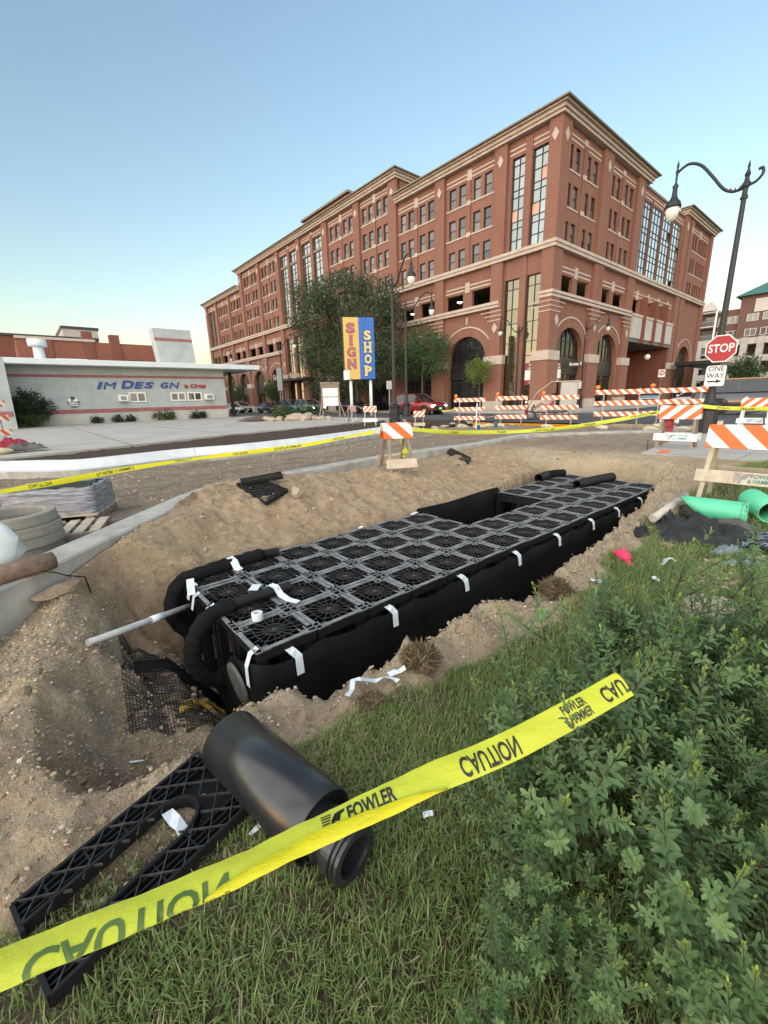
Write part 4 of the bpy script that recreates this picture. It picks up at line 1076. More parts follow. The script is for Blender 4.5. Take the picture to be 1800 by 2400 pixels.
mb = MB(); w_ = .031; zt_, zb_ = 0.0, -.03
for (a, b, c, d) in ((g_, SX-g_, g_, g_+w_), (g_, SX-g_, SY-g_-w_, SY-g_), (g_, g_+w_, g_+w_, SY-g_-w_), (SX-g_-w_, SX-g_, g_+w_, SY-g_-w_)):
    hx, hy = (.055, 0) if b-a > .3 else (0, .055)
    mb.lh((a+hx, c+hy, -.007), (b-hx, d-hy, zt_), 1); mb.lh((a+hx+.002, c+hy+.002, zb_), (b-hx-.002, d-hy-.002, -.0071), 0)           # flat dusty bars
    mb.lh((a+.004, c+.004, zb_-.05), (b-.004, d-.004, zb_-.001), 0)              # deeper dark skirt
    mb.lh((a+.004, c+.004, zb_), (b-.004, d-.004, zb_+.005), 0)
for x in (g_, SX-g_-.10):
    for y in (g_, SY-g_-.10):
        for t in (0, .046):
            mb.lh((x+t, y, -.012), (x+t+.005, y+.10, zt_-.003), 1); mb.lh((x, y+t, -.012), (x+.10, y+t+.005, zt_-.003), 1)
for x in (.05, SX-.05):
    for y in (.05, SY-.05): mb.lh((x-.03, y-.03, -.78), (x+.03, y+.03, -.09), 0)
fm = mb.mesh('module', [MT['plastic'], MT['plastic_dust']])
mb = MB(); cx_, cy_ = SX/2, SY/2; ix, iy = SX/2-.037, SY/2-.037
def lim(t):
    c, s_ = math.cos(t), math.sin(t); k = min(ix/abs(c) if abs(c) > 1e-6 else 9, iy/abs(s_) if abs(s_) > 1e-6 else 9); return (cx_+c*k, cy_+s_*k)
for i in range(16):
    t = 2*math.pi*i/16; p = lim(t); c, s_ = math.cos(t), math.sin(t)
    mb.bar((cx_+.016*c, cy_+.016*s_, -.012), (p[0], p[1], -.006), .0034, .006)
for fr_ in (.17, .42, .70):
    for i in range(16):
        t0, t1 = 2*math.pi*i/16, 2*math.pi*(i+1)/16
        def pt(t, f=fr_):
            L_ = lim(t); rr = (1-f)*.85*min(ix, iy)*f+f*math.hypot(L_[0]-cx_, L_[1]-cy_)*f if f > .5 else f*min(ix, iy)
            return (cx_+math.cos(t)*rr, cy_+math.sin(t)*rr, -.006)
        tm = (t0+t1)/2; a, b, q = Vector(pt(t0)), Vector(pt(t1)), Vector(pt(tm))
        q = q+(Vector((cx_, cy_, -.006))-q)*(-.10 if fr_ > .5 else 0)
        mb.bar(a, q, .0030, .005); mb.bar(q, b, .0030, .005)
mb.cyl((cx_, cy_, -.022), (cx_, cy_, -.002), .017, n=8)
lm = mb.mesh('lattice', MT['rib'])
GAP = [(i, j) for i in range(7, 11) for j in (2, 3)]
for i in range(NX):
    for j in range(NY):
        if (i, j) in GAP: continue
        o = put('module', fm, tank, (i*SX, j*SY, random.uniform(-.006, .006)))
        put('lattice', lm, o)
# inner floor and dark inner divider
mb = MB(); mb.lh((0.01, 0.01, -1.0), (NX*SX-.01, NY*SY-.01, -.96)); obj('base_sheet', mb, MT['liner'], tank)
# side frames seen inside the open gap
mb = MB()
for gx_ in (7*SX-.02, 11*SX+.0):
    for y in (2*SY+.02, 3*SY, 4*SY-.03): mb.lh((gx_-.025, y-.03, -.95), (gx_+.025, y+.03, -.02))
    mb.lh((gx_-.02, 2*SY, -.14), (gx_+.02, 4*SY, -.05))
for x in np.arange(7, 11.1, 1)*SX:
    mb.lh((x-.03, 2*SY-.03, -.95), (x+.03, 2*SY+.02, -.05))
obj('side_frame', mb, MT['plastic'], tank)
# wrapped liner: scalloped top edge, rounded corners
def liner(path, ztop, zbot, nrow=7, name='liner', wob=.003):
    V_ = []; k = len(path)
    for i, (x, y) in enumerate(path):
        zt2 = ztop(i) if callable(ztop) else ztop; zb2 = zbot(i) if callable(zbot) else zbot
        d = np.array(path[min(i+1, k-1)])-np.array(path[max(i-1, 0)]); d = d/(np.linalg.norm(d)+1e-9)
        nrm = np.array([d[1], -d[0]])
        for r_ in range(nrow):
            f = r_/(nrow-1); off = wob*math.sin(x*5+y*3+f*3)*(.3+f)+.012*f*f
            V_.append((x+nrm[0]*off, y+nrm[1]*off, zt2+(zb2-zt2)*f))
    idx_ = np.arange(k*nrow).reshape(k, nrow)
    F_ = np.stack([idx_[:-1, :-1], idx_[1:, :-1], idx_[1:, 1:], idx_[:-1, 1:]], -1).reshape(-1, 4)
    o = put(name, npmesh(name, np.array(V_), F_, MT['liner'], True), tank)
    s_ = o.modifiers.new('thick', 'SOLIDIFY'); s_.thickness = .006; return o
W_, D_ = NX*SX, NY*SY
front = [(x, -.025) for x in np.arange(.10, W_-.1, .057)]
cornL = [(.10-.135*math.sin(a), .11-.135*math.cos(a)) for a in np.linspace(math.pi/2, .05, 7)]
cornR = [(W_-.1+.135*math.sin(a), .11-.135*math.cos(a)) for a in np.linspace(.05, math.pi/2, 7)]
left = [(-.035, y) for y in np.arange(.72, .14, -.06)]
right = [(W_+.035, y) for y in np.arange(.15, D_-.1, .1)]
fp = left+cornL+front+cornR+right
def scal(i):
    x, y = fp[i]
    if x < 0.02 and y > .12: return -.12-.30*sst(.25, .7, y)
    u = (x/SX) % 2
    return -.076-.035*math.sin(math.pi*min(1, max(0, (abs(u-1)<1 and 1-abs(u-1)) or 0)))**1.0 - .008*math.sin(x*9)
liner(fp, scal, -1.08)
back = [(x, D_+.02+.015*math.sin(x*4)) for x in np.arange(W_, -.05, -.08)]
liner(back, lambda i: (.055+.02*math.sin(back[i][0]*3) if 7*SX-.1 < back[i][0] < 11*SX+.1 else -.03), -1.05)
MT['netting'] = simple('black_netting', (.010, .011, .013), .7, var=.3)
# ---- tape strips over the liner edge
MT['tape_white2'] = MT['tape_white']
def strip(name, label, pts, width, nrm, group, cat='tape strip', th=.002, cur=0, mat='tape_white'):
    pts = [np.array(p, float) for p in pts]; c = sum(pts)/len(pts); V_ = []; k = len(pts)
    for i, p in enumerate(pts):
        d = pts[min(i+1, k-1)]-pts[max(i-1, 0)]; d = d/np.linalg.norm(d); n_ = nrm[i] if isinstance(nrm, list) else nrm
        a = np.cross(d, np.array(n_, float)); a = a/np.linalg.norm(a)
        V_ += [tuple(p-a*width/2-c), tuple(p+a*width/2-c)]
    mb = MB(); mb.add(V_, [(2*i, 2*i+1, 2*i+3, 2*i+2) for i in range(k-1)], 0, False)
    o = obj(name, mb, MT[mat], None, tuple(c), recalc=False)
    s_ = o.modifiers.new('thick', 'SOLIDIFY'); s_.thickness = th; s_.offset = 0
    return tag(o, label, cat, group)
TG = 'white tape strips holding the liner edge'
spx = [(700, 1565, .155), (925, 1440, .14), (1091, 1358, .13), (1218, 1296, .125), (1313, 1252, .12), (1393, 1216, .12), (1454, 1183, .11), (1509, 1152, .12)]
ords = ['nearest of the long row on the liner, right of the tank corner', 'second along the liner from the near corner', 'third along the liner from the near corner', 'fourth along the liner from the near corner',
        'fifth along the liner, facing the pink ribbon', 'sixth along the liner from the near corner', 'second from the far corner of the tank', 'last one at the far corner of the tank']
for (px, py, L_), lab in zip(spx, ords):
    p = onp(px, py-20, 1, TY0-.035); x = p[0]; z = TZ-.085
    sl = random.uniform(-.2, .35)*.06
    strip('tape_strip', 'white tape strip ' + lab, [(x-.05, TY0+.03, z+.035), (x-.03, TY0-.03, z+.012), (x+sl*.4, TY0-.045, z-.03), (x+sl, TY0-.052, z-L_*.55), (x+sl*1.3, TY0-.06, z-L_)], .055, [(0, -.3, 1), (0, -1, .7), (0, -1, 0), (0, -1, 0), (0, -1, 0)], TG)
c_ = onp(575, 1560, 0, TX0-.01)
strip('tape_strip', 'narrow white tape strip bent over the near left corner of the tank', [(TX0+.04, TY0+.07, TZ+.004), (TX0-.012, TY0+.07, TZ-.02), (TX0-.045, TY0+.07, TZ-.10), (TX0-.05, TY0+.06, TZ-.24)], .05, [(-.2, 0, 1), (-1, 0, .5), (-1, 0, 0), (-1, 0, 0)], TG)
strip('tape_strip', 'white tape strip on the tank end under the front hose', [(TX0+.05, TY0+.86, TZ+.004), (TX0-.012, TY0+.86, TZ-.02), (TX0-.04, TY0+.86, TZ-.09)], .10, [(-.2, 0, 1), (-1, 0, .5), (-1, 0, 0)], TG)
strip('tape_strip', 'white tape tab on the tank end between the two hoses', [(TX0+.03, TY0+1.2, TZ+.006), (TX0-.02, TY0+1.2, TZ-.02), (TX0-.05, TY0+1.19, TZ-.13)], .05, [(-.2, 0, 1), (-1, 0, .5), (-1, 0, 0)], TG)
strip('tape_strip', 'white tape folded over the rear left corner of the tank', [(TX0+.06, TY0+1.36, TZ+.02), (TX0-.0, TY0+1.36, TZ+.015), (TX0-.03, TY0+1.36, TZ-.10)], .07, [(0, 0, 1), (-.6, 0, 1), (-1, 0, 0)], TG)
strip('tape_strip', 'small white tape tab on the rear edge near the open gap', [(3.85, TY1-.03, TZ+.012), (3.98, TY1+.0, TZ+.02)], .05, (0, 0, 1), TG)
strip('tape_strip', 'tiny white tape tab on the rear edge halfway to the gap', [(2.95, TY1-.02, TZ+.012), (3.03, TY1+.0, TZ+.02)], .04, (0, 0, 1), TG)
# ---- hoses
def hose(name, label, path, r_sock, corr, r_c=.046, group='hoses laid on the storm tank'):
    t = thing(name, label, 'drain hose', tuple(path[0]), 0, group); o0 = np.array(path[0])
    P = [p-o0 for p in spline(path, 7)]
    L = np.concatenate([[0], np.cumsum([np.linalg.norm(P[i+1]-P[i]) for i in range(len(P)-1)])])
    def samp(s): return np.array([np.interp(s, L, [p[k] for p in P]) for k in range(3)])
    # corrugated end: alternating radii
    pts, rad = [], []
    n = int(corr/.009)
    for i in range(n): pts.append(samp(i*.009)); rad.append(r_c if (i//1) % 2 else r_c*.86)
    mb = MB(); mb.tube(pts, rad, 16, caps=False, smooth=False); mb.tube([samp(.0), samp(corr)], [r_c*.8, r_c*.8], 16, caps=False)
    obj('corrugated_end', mb, MT['plastic'], t, recalc=False)
    if L[-1] > corr+.02:
        ss = np.linspace(corr-.01, L[-1], 46); pts = [samp(s) for s in ss]
        rad = [r_sock*(.93+.07*math.sin(i*1.7)+.04*math.sin(i*.61)) for i in range(len(pts))]; rad[0] = r_c*1.05
        mb = MB(); mb.tube(pts, rad, 16); obj('sock', mb, MT['fabric'], t, recalc=False)
    return t
z0 = TZ+.052
def hp(lst, zt, yl): return [tuple(at(x, y, zt)) if not low else tuple(onp(x, y, 1, yl)) for x, y, low in lst]
hose('drain_hose', 'front black hose in a fabric sock bending over the tank end by the tape roll', hp([(680, 1373, 0), (620, 1392, 0), (548, 1416, 0), (505, 1434, 0)], z0, 0)+hp([(474, 1462, 1), (452, 1508, 1), (457, 1555, 1), (485, 1588, 1), (528, 1592, 1)], 0, at(505, 1434, z0)[1]-.02), .062, .50)
hose('drain_hose', 'rear black hose in a fabric sock curling behind the grey pvc pipe', hp([(654, 1293, 0), (611, 1300, 0), (545, 1319, 0), (470, 1343, 0)], z0, 0)+hp([(424, 1364, 1), (403, 1404, 1), (409, 1450, 1), (440, 1480, 1), (475, 1482, 1)], 0, at(470, 1343, z0)[1]-.02), .066, .17)
hose('drain_hose', 'short black corrugated hose at the far end of the tank, left one', [at(1262, 1121, TZ+.06), at(1290, 1112, TZ+.06), at(1320, 1109, TZ+.05)], .08, .35, .085)
hose('drain_hose', 'longer black corrugated hose at the far end of the tank, right one', [at(1352, 1137, TZ+.05), at(1395, 1126, TZ+.06), at(1434, 1118, TZ+.05)], .08, 2.0, .085)
q_ = at(640, 1384, z0); strip('tape_strip', 'long white tape strip across the front hose onto the lattice', [q_+np.array([-.03, .06, -.0]), q_+np.array([-.01, .02, .052]), q_+np.array([.01, -.04, .045]), q_+np.array([.03, -.075, -.02]), q_+np.array([.05, -.16, -.04]), q_+np.array([.09, -.25, -.042])], .055, [(0, 1, .4), (0, .2, 1), (0, -.5, 1), (0, -.8, .5), (0, -.3, 1), (0, 0, 1)], TG)
q_ = at(597, 1376, TZ+.01); strip('tape_strip', 'white tape strip lying behind the front hose', [q_+np.array([-.04, -.05, 0]), q_+np.array([.04, .04, 0])], .08, (0, 0, 1), TG)
q_ = at(540, 1321, z0); strip('tape_strip', 'white tape strip over the rear hose', [q_+np.array([-.02, .05, .02]), q_+np.array([0, .0, .068]), q_+np.array([.02, -.055, .03]), q_+np.array([.03, -.08, -.03]), q_+np.array([.05, -.12, -.042])], .07, [(0, 1, .3), (0, 0, 1), (0, -1, .4), (0, -1, .6), (0, 0, 1)], TG)
q_ = at(445, 1372, z0); strip('tape_strip', 'white tape wrapped round the rear hose at the tank end', [q_+np.array([.02, .05, .03]), q_+np.array([.01, .0, .055]), q_+np.array([-.01, -.06, .02]), q_+np.array([-.02, -.09, -.05])], .06, [(0, 1, .3), (0, 0, 1), (0, -1, .4), (-.4, -1, 0)], TG)
# roll of tape
rl = at(604, 1452, TZ+.0)
t = thing('tape_roll', 'roll of white tape standing on the nearest lattice module', 'tape roll', tuple(rl), R(20))
mb = MB(); mb.lathe([(.024, 0), (.040, 0), (.041, .004), (.041, .054), (.040, .058), (.026, .058)], 28); obj('tape', mb, MT['tape_white'], t, recalc=False)
mb = MB(); mb.lathe([(.026, .058), (.0235, .056), (.0235, .001), (.026, 0)], 28); obj('core', mb, simple('cardboard', (.55, .54, .52), .8), t, recalc=False)
# grey pvc pipe running through the pit end
a, b = at(268, 1484, -.36), at(455, 1416, -.52)
t = thing('pvc_pipe', 'thin grey pvc pipe poking out of the dirt towards the tank end', 'pipe', tuple(a)); v_ = b-a
mb = MB(); mb.tube([-.25*v_, v_*.5, v_], .024, 12); obj('barrel', mb, MT['pvc'], t, recalc=False)
mb = MB(); mb.tube([v_*.40, v_*.56], .029, 12); obj('coupling', mb, MT['white'], t, recalc=False)
# pale round lid leaning inside the hose loop
t_ = MB(); t_.lathe([(0, .012), (.10, .012), (.155, .006), (.16, -.01), (0, -.01)], 24, mat=Matrix.Rotation(R(-96), 4, 'Y'))
MT['mud'] = simple('muddy_plastic', (.10, .095, .08), .7, var=.5, scale=14, bump=.4)
tag(obj('round_lid', t_, MT['mud'], None, (TX0-.06, TY0+.24, TZ-.32), recalc=False), 'muddy round pipe cap on the tank end inside the front hose loop', 'lid')
# netting in the pit floor
def netting(name, label, P, nx_, ny_, w_, mat, kind='stuff'):
    """a rectangle of crossing strands draped on the ground"""
    mb = MB(); P = [np.array(p) for p in P]
    def q(u, v): 
        p = (P[0]*(1-u)+P[1]*u)*(1-v)+(P[3]*(1-u)+P[2]*u)*v
        return (p[0], p[1], hz(p[0], p[1])+.018+.012*math.sin(u*9+v*7))
    for i in range(nx_+1):
        for k in range(10): mb.bar(q(i/nx_, k/10), q(i/nx_, (k+1)/10), w_, w_*.6)
    for j in range(ny_+1):
        for k in range(10): mb.bar(q(k/10, j/ny_), q((k+1)/10, j/ny_), w_, w_*.6)
    o = obj(name, mb, MT[mat], None, recalc=False); return tag(o, label, 'netting')
MT['yellow_net'] = simple('yellow_netting', (.50, .32, .04), .7, var=.3)
def p3(x, y): p = at(x, y, -1.0); return (p[0], p[1], 0)
netting('geogrid', 'black geogrid netting draped over the pit floor left of the tank', [(.16, 2.72, 0), (.66, 2.52, 0), (.84, 3.5, 0), (.30, 3.78, 0)], 28, 46, .0045, 'netting')
netting('geogrid', 'yellow netting scrap at the bottom of the pit below the tank corner', [(.46, 2.75, 0), (.80, 2.95, 0), (.84, 3.08, 0), (.50, 2.88, 0)], 20, 8, .006, 'yellow_net')
mb = MB(); 
pp = [(.30, 3.30), (.52, 3.28), (.70, 3.22), (.84, 3.18)]
V_ = []
for i, (x, y) in enumerate(pp): V_ += [(x, y-.05-.02*i, hz(x, y)+.05+.02*math.sin(i*2)), (x+.02, y+.06, hz(x, y)+.07)]
mb.add(V_, [(2*i, 2*i+1, 2*i+3, 2*i+2) for i in range(3)], 0, True)
o = obj('plastic_sheet', mb, MT['liner'], recalc=False); s_ = o.modifiers.new('t', 'SOLIDIFY'); s_.thickness = .004; tag(o, 'strip of black sheet lying across the netting in the pit', 'plastic sheet')

# ================================================================ loose lattice plates on the spoil heap
def lattice_plate(name, label, corners, th, cutter=None, group=None, cell=.055, cat='lattice plate', z_on=None):
    """black moulded plate: rim walls plus a diagonal web; corners are the four ground points"""
    P = [np.array(p, float) for p in corners]; c = sum(P)/4
    t = thing(name, label, cat, tuple(c), 0, group); P = [p-c for p in P]
    def q(u, v): return (P[0]*(1-u)+P[1]*u)*(1-v)+(P[3]*(1-u)+P[2]*u)*v
    n_ = np.cross(P[1]-P[0], P[3]-P[0]); n_ = n_/np.linalg.norm(n_); n_ = n_ if n_[2] > 0 else -n_
    L1, L2 = np.linalg.norm(P[1]-P[0]), np.linalg.norm(P[3]-P[0])
    inside = cutter or (lambda u, v: True)
    mb = MB()
    def seg(u0, v0, u1, v1, w, h, up=0):
        k = max(2, int(max(abs(u1-u0)*L1, abs(v1-v0)*L2)/.05))
        for i in range(k):
            a = (u0+(u1-u0)*i/k, v0+(v1-v0)*i/k); b = (u0+(u1-u0)*(i+1)/k, v0+(v1-v0)*(i+1)/k)
            if inside((a[0]+b[0])/2, (a[1]+b[1])/2): mb.bar(q(*a)+n_*up, q(*b)+n_*up, w, h, 0, n_)
    for a in ((0, 0, 1, 0), (1, 0, 1, 1), (1, 1, 0, 1), (0, 1, 0, 0)): seg(*a, .012, th)
    obj('rim', mb, MT['plastic'], t, recalc=False)
    mb = MB()
    r2 = L2/L1; s_ = cell/L1
    k = -r2
    while k < 1+r2:
        for sgn in (1, -1):
            # lines u = k + sgn*v*r2
            pts = [(k+(0 if sgn > 0 else r2), 0), (k+(r2 if sgn > 0 else 0), 1)]
            (u0, v0), (u1, v1) = pts
            def clip(u0, v0, u1, v1):
                du = u1-u0
                t0, t1 = 0, 1
                if abs(du) > 1e-9:
                    ta, tb_ = (0-u0)/du, (1-u0)/du; t0, t1 = max(t0, min(ta, tb_)), min(t1, max(ta, tb_))
                return (t0, t1)
            t0, t1 = clip(u0, v0, u1, v1)
            if t1 > t0: seg(u0+(u1-u0)*t0, t0, u0+(u1-u0)*t1, t1, .0028, th*.25, th*.38)
        k += s_*2
    obj('lattice', mb, MT['rib'], t, recalc=False)
    mb = MB(); N_ = 22
    for i in range(N_):
        for j in range(N_):
            u, v = (i+.5)/N_, (j+.5)/N_
            if inside(u, v): mb.quad(*[q(a, b)-n_*th*.35 for a, b in ((i/N_, j/N_), ((i+1)/N_, j/N_), ((i+1)/N_, (j+1)/N_), (i/N_, (j+1)/N_))])
    obj('backing', mb, MT['plastic'], t, recalc=False)
    return t
def onground(px, py, z, lift=.03):
    """first point where the line of sight meets the ground, raised by lift"""
    d = ray(px, py); o = np.array([0, 0, CAMH]); t = .6; prev = t
    while t < 40:
        q = o+d*t
        if q[2] < hz(float(np.clip(q[0], -13.9, 19.3)), float(np.clip(q[1], -3.9, 21.9))): break
        prev = t; t *= 1.012
    lo, hi = prev, t
    for _ in range(14):
        m_ = (lo+hi)/2; q = o+d*m_
        if q[2] < hz(float(np.clip(q[0], -13.9, 19.3)), float(np.clip(q[1], -3.9, 21.9))): hi = m_
        else: lo = m_
    q = o+d*hi; q[2] += lift
    return q
PG = 'black lattice plates lying on the spoil heap'
lattice_plate('lattice_plate', 'black lattice plate lying on the spoil heap, front one of the pair', [onground(556, 1146, 0, .06), onground(626, 1192, 0, .06), onground(676, 1160, 0, .06), onground(612, 1134, 0, .06)], .04, group=PG, cell=.05)
lattice_plate('lattice_plate', 'black lattice plate at the kerb behind another on the spoil heap', [onground(566, 1142, 0, .10), onground(586, 1148, 0, .10), onground(664, 1136, 0, .10), onground(660, 1128, 0, .12)], .04, group=PG, cell=.06)
lattice_plate('lattice_plate', 'small black lattice plate alone on the heap right of the striped barricade', [onground(1048, 1066, 0, .05), onground(1096, 1091, 0, .05), onground(1103, 1081, 0, .06), onground(1058, 1060, 0, .08)], .05, group=PG, cell=.06)

# rubble: stones scattered over the spoil, and single bigger rocks
MT['rock'] = simple('pale_rock', (.36, .30, .235), .9, var=.3, scale=5, bump=.5, fine=40)
MT['rock_brown'] = simple('brown_rock', (.27, .195, .13), .95, var=.3, scale=6, bump=.6, fine=40)
import bmesh
def rock_mesh(seed, flat=.7, sub=2, name='rock', mat='rock', rough=.28):
    rg = np.random.default_rng(seed); b = bmesh.new(); bmesh.ops.create_icosphere(b, subdivisions=sub, radius=1)
    ph = rg.uniform(0, 6, 9)
    for v in b.verts:
        p = v.co; k = 1+rough*(math.sin(p.x*2.3+ph[0])*math.sin(p.y*2.1+ph[1])+.5*math.sin(p.z*4+ph[2]+p.x*3)+.35*math.sin(p.y*6+ph[3]))
        v.co = Vector((p.x*k, p.y*k*rg.uniform(.97, 1.03), p.z*k*flat))
    me = bpy.data.meshes.new(name); b.to_mesh(me); b.free(); me.materials.append(MT[mat]); return me
def rock(label, p, s, seed, name='rock', mat='rock', flat=.6, rz=None, group=None, rough=.28, sub=2):
    o = put(name, rock_mesh(seed, flat, sub, name, mat, rough), None, (p[0], p[1], p[2]+s[2]*.35), (0, 0, rz if rz is not None else random.uniform(0, 6)), (s[0], s[1], s[2]/flat))
    return tag(o, label, name.replace('_', ' '), group)
p = onground(135, 1388, -.1, 0); rock('flat broken slab of pale rock by the kerb face', p, (.20, .10, .035), 5, 'rock_slab', 'rock_brown', .25, R(35))
p = onground(697, 1160, 0, 0); rock('round pale stone beside the lattice plate on the spoil heap', p, (.10, .08, .09), 8)
p = onground(1585, 1205, -.2, 0); rock('pale stone lump at the foot of the grey pipe in the grass', p, (.17, .12, .12), 9)
p = onground(1565, 1282, -.3, 0); rock('tan stone in the grass below the black sheeting', p, (.08, .05, .035), 12, mat='rock_brown')
p = onground(1440, 1600, -.35, 0); rock('grey stone half hidden by the shrubs near the tape', p, (.12, .09, .07), 14)
rocks = []
def pebbles(name, label, pts, smin, smax, mat):
    base = rock_mesh(31, .75, 1, 'pebble'); bv = np.array([v.co for v in base.vertices]); bf = np.array([p.vertices for p in base.polygons]); nb = len(bv)
    n = len(pts); S = RNG.uniform(0, 1, n)**3*(smax-smin)+smin
    A = RNG.uniform(0, 6.28, n); ca, sa = np.cos(A), np.sin(A)
    X = bv[None]*S[:, None, None]*RNG.uniform(.7, 1.2, (n, 1, 3))
    Xr = np.stack([X[..., 0]*ca[:, None]-X[..., 1]*sa[:, None], X[..., 0]*sa[:, None]+X[..., 1]*ca[:, None], X[..., 2]], -1)+np.array(pts)[:, None, :]
    F_ = (bf[None]+(np.arange(n)*nb)[:, None, None]).reshape(-1, 3)
    t = np.repeat(RNG.uniform(0, 1, n), nb); C_ = np.stack([t, t, t, np.ones_like(t)], 1)
    me = npmesh(name, Xr.reshape(-1, 3), F_, MT[mat], False, C_, 'tint'); o = put(name, me); o['label'] = label; return stuff(o)
k = NT('gravel'); a_ = k.n('VertexColor', layer_name='tint'); sp = k.n('SeparateColor'); k.L(a_.outputs[0], sp.inputs[0])
k.set(k.ramp(sp.outputs[0], [(0, (.22, .16, .105)), (.5, (.36, .275, .185)), (.92, (.46, .37, .27)), (1, (.62, .54, .43))]), .95, 0, .2); MT['gravel'] = k.m
cand = []
N = 280000
xx = RNG.uniform(-.6, 9.2, N); yy = RNG.uniform(1.3, 6.9, N)
zz, dpp, drr, n1_, n2_ = height(xx, yy); lm_ = lawn_mask(xx, yy)
prob = np.where(lm_ > .4, 0.0, .16) + .85*np.exp(-np.maximum(-dpp, 0)/.22)*(yy < 2.4)*(xx > .2) + .5*sst(.8, .3, xx)*(yy < 4) + 2.5*np.exp(-((xx-.12)**2/.04+(yy-3.2)**2/.06))
prob *= (drr < 0)*((dpp < .12) | (xx < .85))*np.clip(fbm(xx*1.5, yy*1.5, 3, 77)*1.3+.6, 0, 1)*np.where((yy > 4) & (xx > .8), .35, 1)
ok = RNG.uniform(0, 1, N) < prob
pebbles('gravel', 'loose gravel and small stones strewn over the spoil', np.stack([xx, yy, zz+.002], -1)[ok], .0025, .014, 'gravel')
N = 26000
xx = RNG.uniform(-3, 18, N); yy = RNG.uniform(6.5, 13.5, N); zz, dpp, drr, _, _ = height(xx, yy)
ok = (drr > .55) & (RNG.uniform(0, 1, N) < np.where(drr < 1.2, .9, .5)*(.4+fbm(xx*1.2, yy*1.2, 3, 17)))
pebbles('road_gravel', 'loose stones on the unpaved road bed', np.stack([xx, yy, zz], -1)[ok], .006, .030, 'gravel')

# clods of broken soil on the spoil, the rim and the cut banks
k = NT('soil_clod'); a_ = k.n('VertexColor', layer_name='tint'); sp = k.n('SeparateColor'); k.L(a_.outputs[0], sp.inputs[0]); v = k.coord('Object')
c = k.ramp(sp.outputs[0], [(0, (.19, .135, .09)), (.6, (.33, .245, .165)), (1, (.44, .34, .24))]); k.bump(k.noise(v, 45, 4), .8, .02); k.set(c, .95, 0, .2); MT['clod'] = k.m
N = 5200; xx = RNG.uniform(-.6, 9.2, N); yy = RNG.uniform(1.5, 6.6, N); zz, dpp, drr, _, _ = height(xx, yy); lm_ = lawn_mask(xx, yy)
ok = (drr < -.05) & (lm_ < .3) & ((dpp < .1) | (xx < .8)) & (RNG.uniform(0, 1, N) < np.clip(fbm(xx*1.1, yy*1.1, 3, 37)*1.6+.35, .05, 1)*np.where(yy < 2.7, .35, 1))
pebbles('soil_clods', 'broken clods of soil on the spoil heap and cut banks', np.stack([xx, yy, zz-.004], -1)[ok], .006, .042, 'clod')
# ================================================================ street lamps
MT['iron'] = simple('black_iron', (.018, .019, .021), .45, .2, var=.25, scale=5)
MT['globe'] = simple('milk_glass', (.72, .73, .72), .3, var=.03)
H_L = 8.05
def lamp_parts():
    pole = MB()
    pole.lathe([(.34, 0), (.34, .12), (.30, .16), (.29, .75), (.33, .82), (.33, .90), (.20, 1.0), (.155, 1.12), (.14, 1.3), (.125, 1.35), (.125, 1.4), (.105, 1.5), (.068, 7.0), (.10, 7.02), (.10, 7.08), (.07, 7.12), (.07, 7.3), (.11, 7.34), (.12, 7.42), (.07, 7.48), (.055, 7.6), (.08, 7.66), (.05, 7.74), (.025, 7.82), (.04, 7.88), (.0, 8.05)], 8, smooth=False)
    arm = MB(); P = spline([(0, 0, 7.38), (.25, 0, 7.30), (.55, 0, 7.46), (.9, 0, 7.92), (1.25, 0, 8.34), (1.6, 0, 8.50), (1.9, 0, 8.36)], 5)
    arm.tube(P, [.06]*4+[.042]*(len(P)-4), 8)
    S = spline([(0, 0, 7.36), (-.22, 0, 7.40), (-.36, 0, 7.56), (-.33, 0, 7.72), (-.24, 0, 7.70)], 5); arm.tube(S, .04, 7)
    for p in P[3:9:2]: arm.cyl((p[0], 0, p[2]+.03), (p[0]+.02, 0, p[2]+.12), .03, .0, 6)
    hd = MB(); hx = 1.9; up = .48
    hd.lathe([(0, 8.25), (.02, 8.18), (.05, 8.08), (.03, 8.0), (.06, 7.92), (.04, 7.82), (.035, 7.6), (.07, 7.55), (.11, 7.5), (.08, 7.44), (.10, 7.22), (.15, 7.12), (.25, 7.02), (.29, 6.92), (.29, 6.87), (.24, 6.87)], 14, c=(hx, 0, up))
    gl = MB(); gl.lathe([(.235, 6.88), (.24, 6.80), (.21, 6.66), (.14, 6.54), (.05, 6.49), (0, 6.48)], 14, c=(hx, 0, up))
    return [('pole', pole.mesh('pole', MT['iron'])), ('arm', arm.mesh('arm', MT['iron'])), ('lamp_head', (lambda: [hd.v.__setitem__(i, (hx+(v_[0]-hx)*.84, v_[1]*.84, v_[2])) for i, v_ in enumerate(hd.v)] and hd)().mesh('lamp_head', MT['iron'])), ('globe', (lambda: [gl.v.__setitem__(i, (hx+(v_[0]-hx)*.84, v_[1]*.84, v_[2])) for i, v_ in enumerate(gl.v)] and gl)().mesh('globe', MT['globe']))]
LP = lamp_parts()
def street_lamp(base, ang, label, ht=8.05):
    s = ht/8.05
    t = thing('street_lamp', label, 'street lamp', tuple(base), R(ang), 'black gooseneck street lamps')
    for n_, m_ in LP: put(n_, m_, t)
    t.scale = (s, s, s); return t
def gd(px, py, d, z=None):
    p = dep(px, py, d); return np.array([p[0], p[1], p[2] if z is None else z])
RLB = gd(1654, 1000, 12.6, 0.0)
street_lamp(RLB, 91, 'tall black gooseneck street lamp carrying the stop sign', 7.0)
street_lamp(gd(925, 985, 22.9, .1), -100, 'tall black street lamp right of the yellow and blue sign', 7.35)
street_lamp(gd(953, 972, 30.5, .05), -35, 'second black street lamp just right of the tall one by the sign', 7.8)
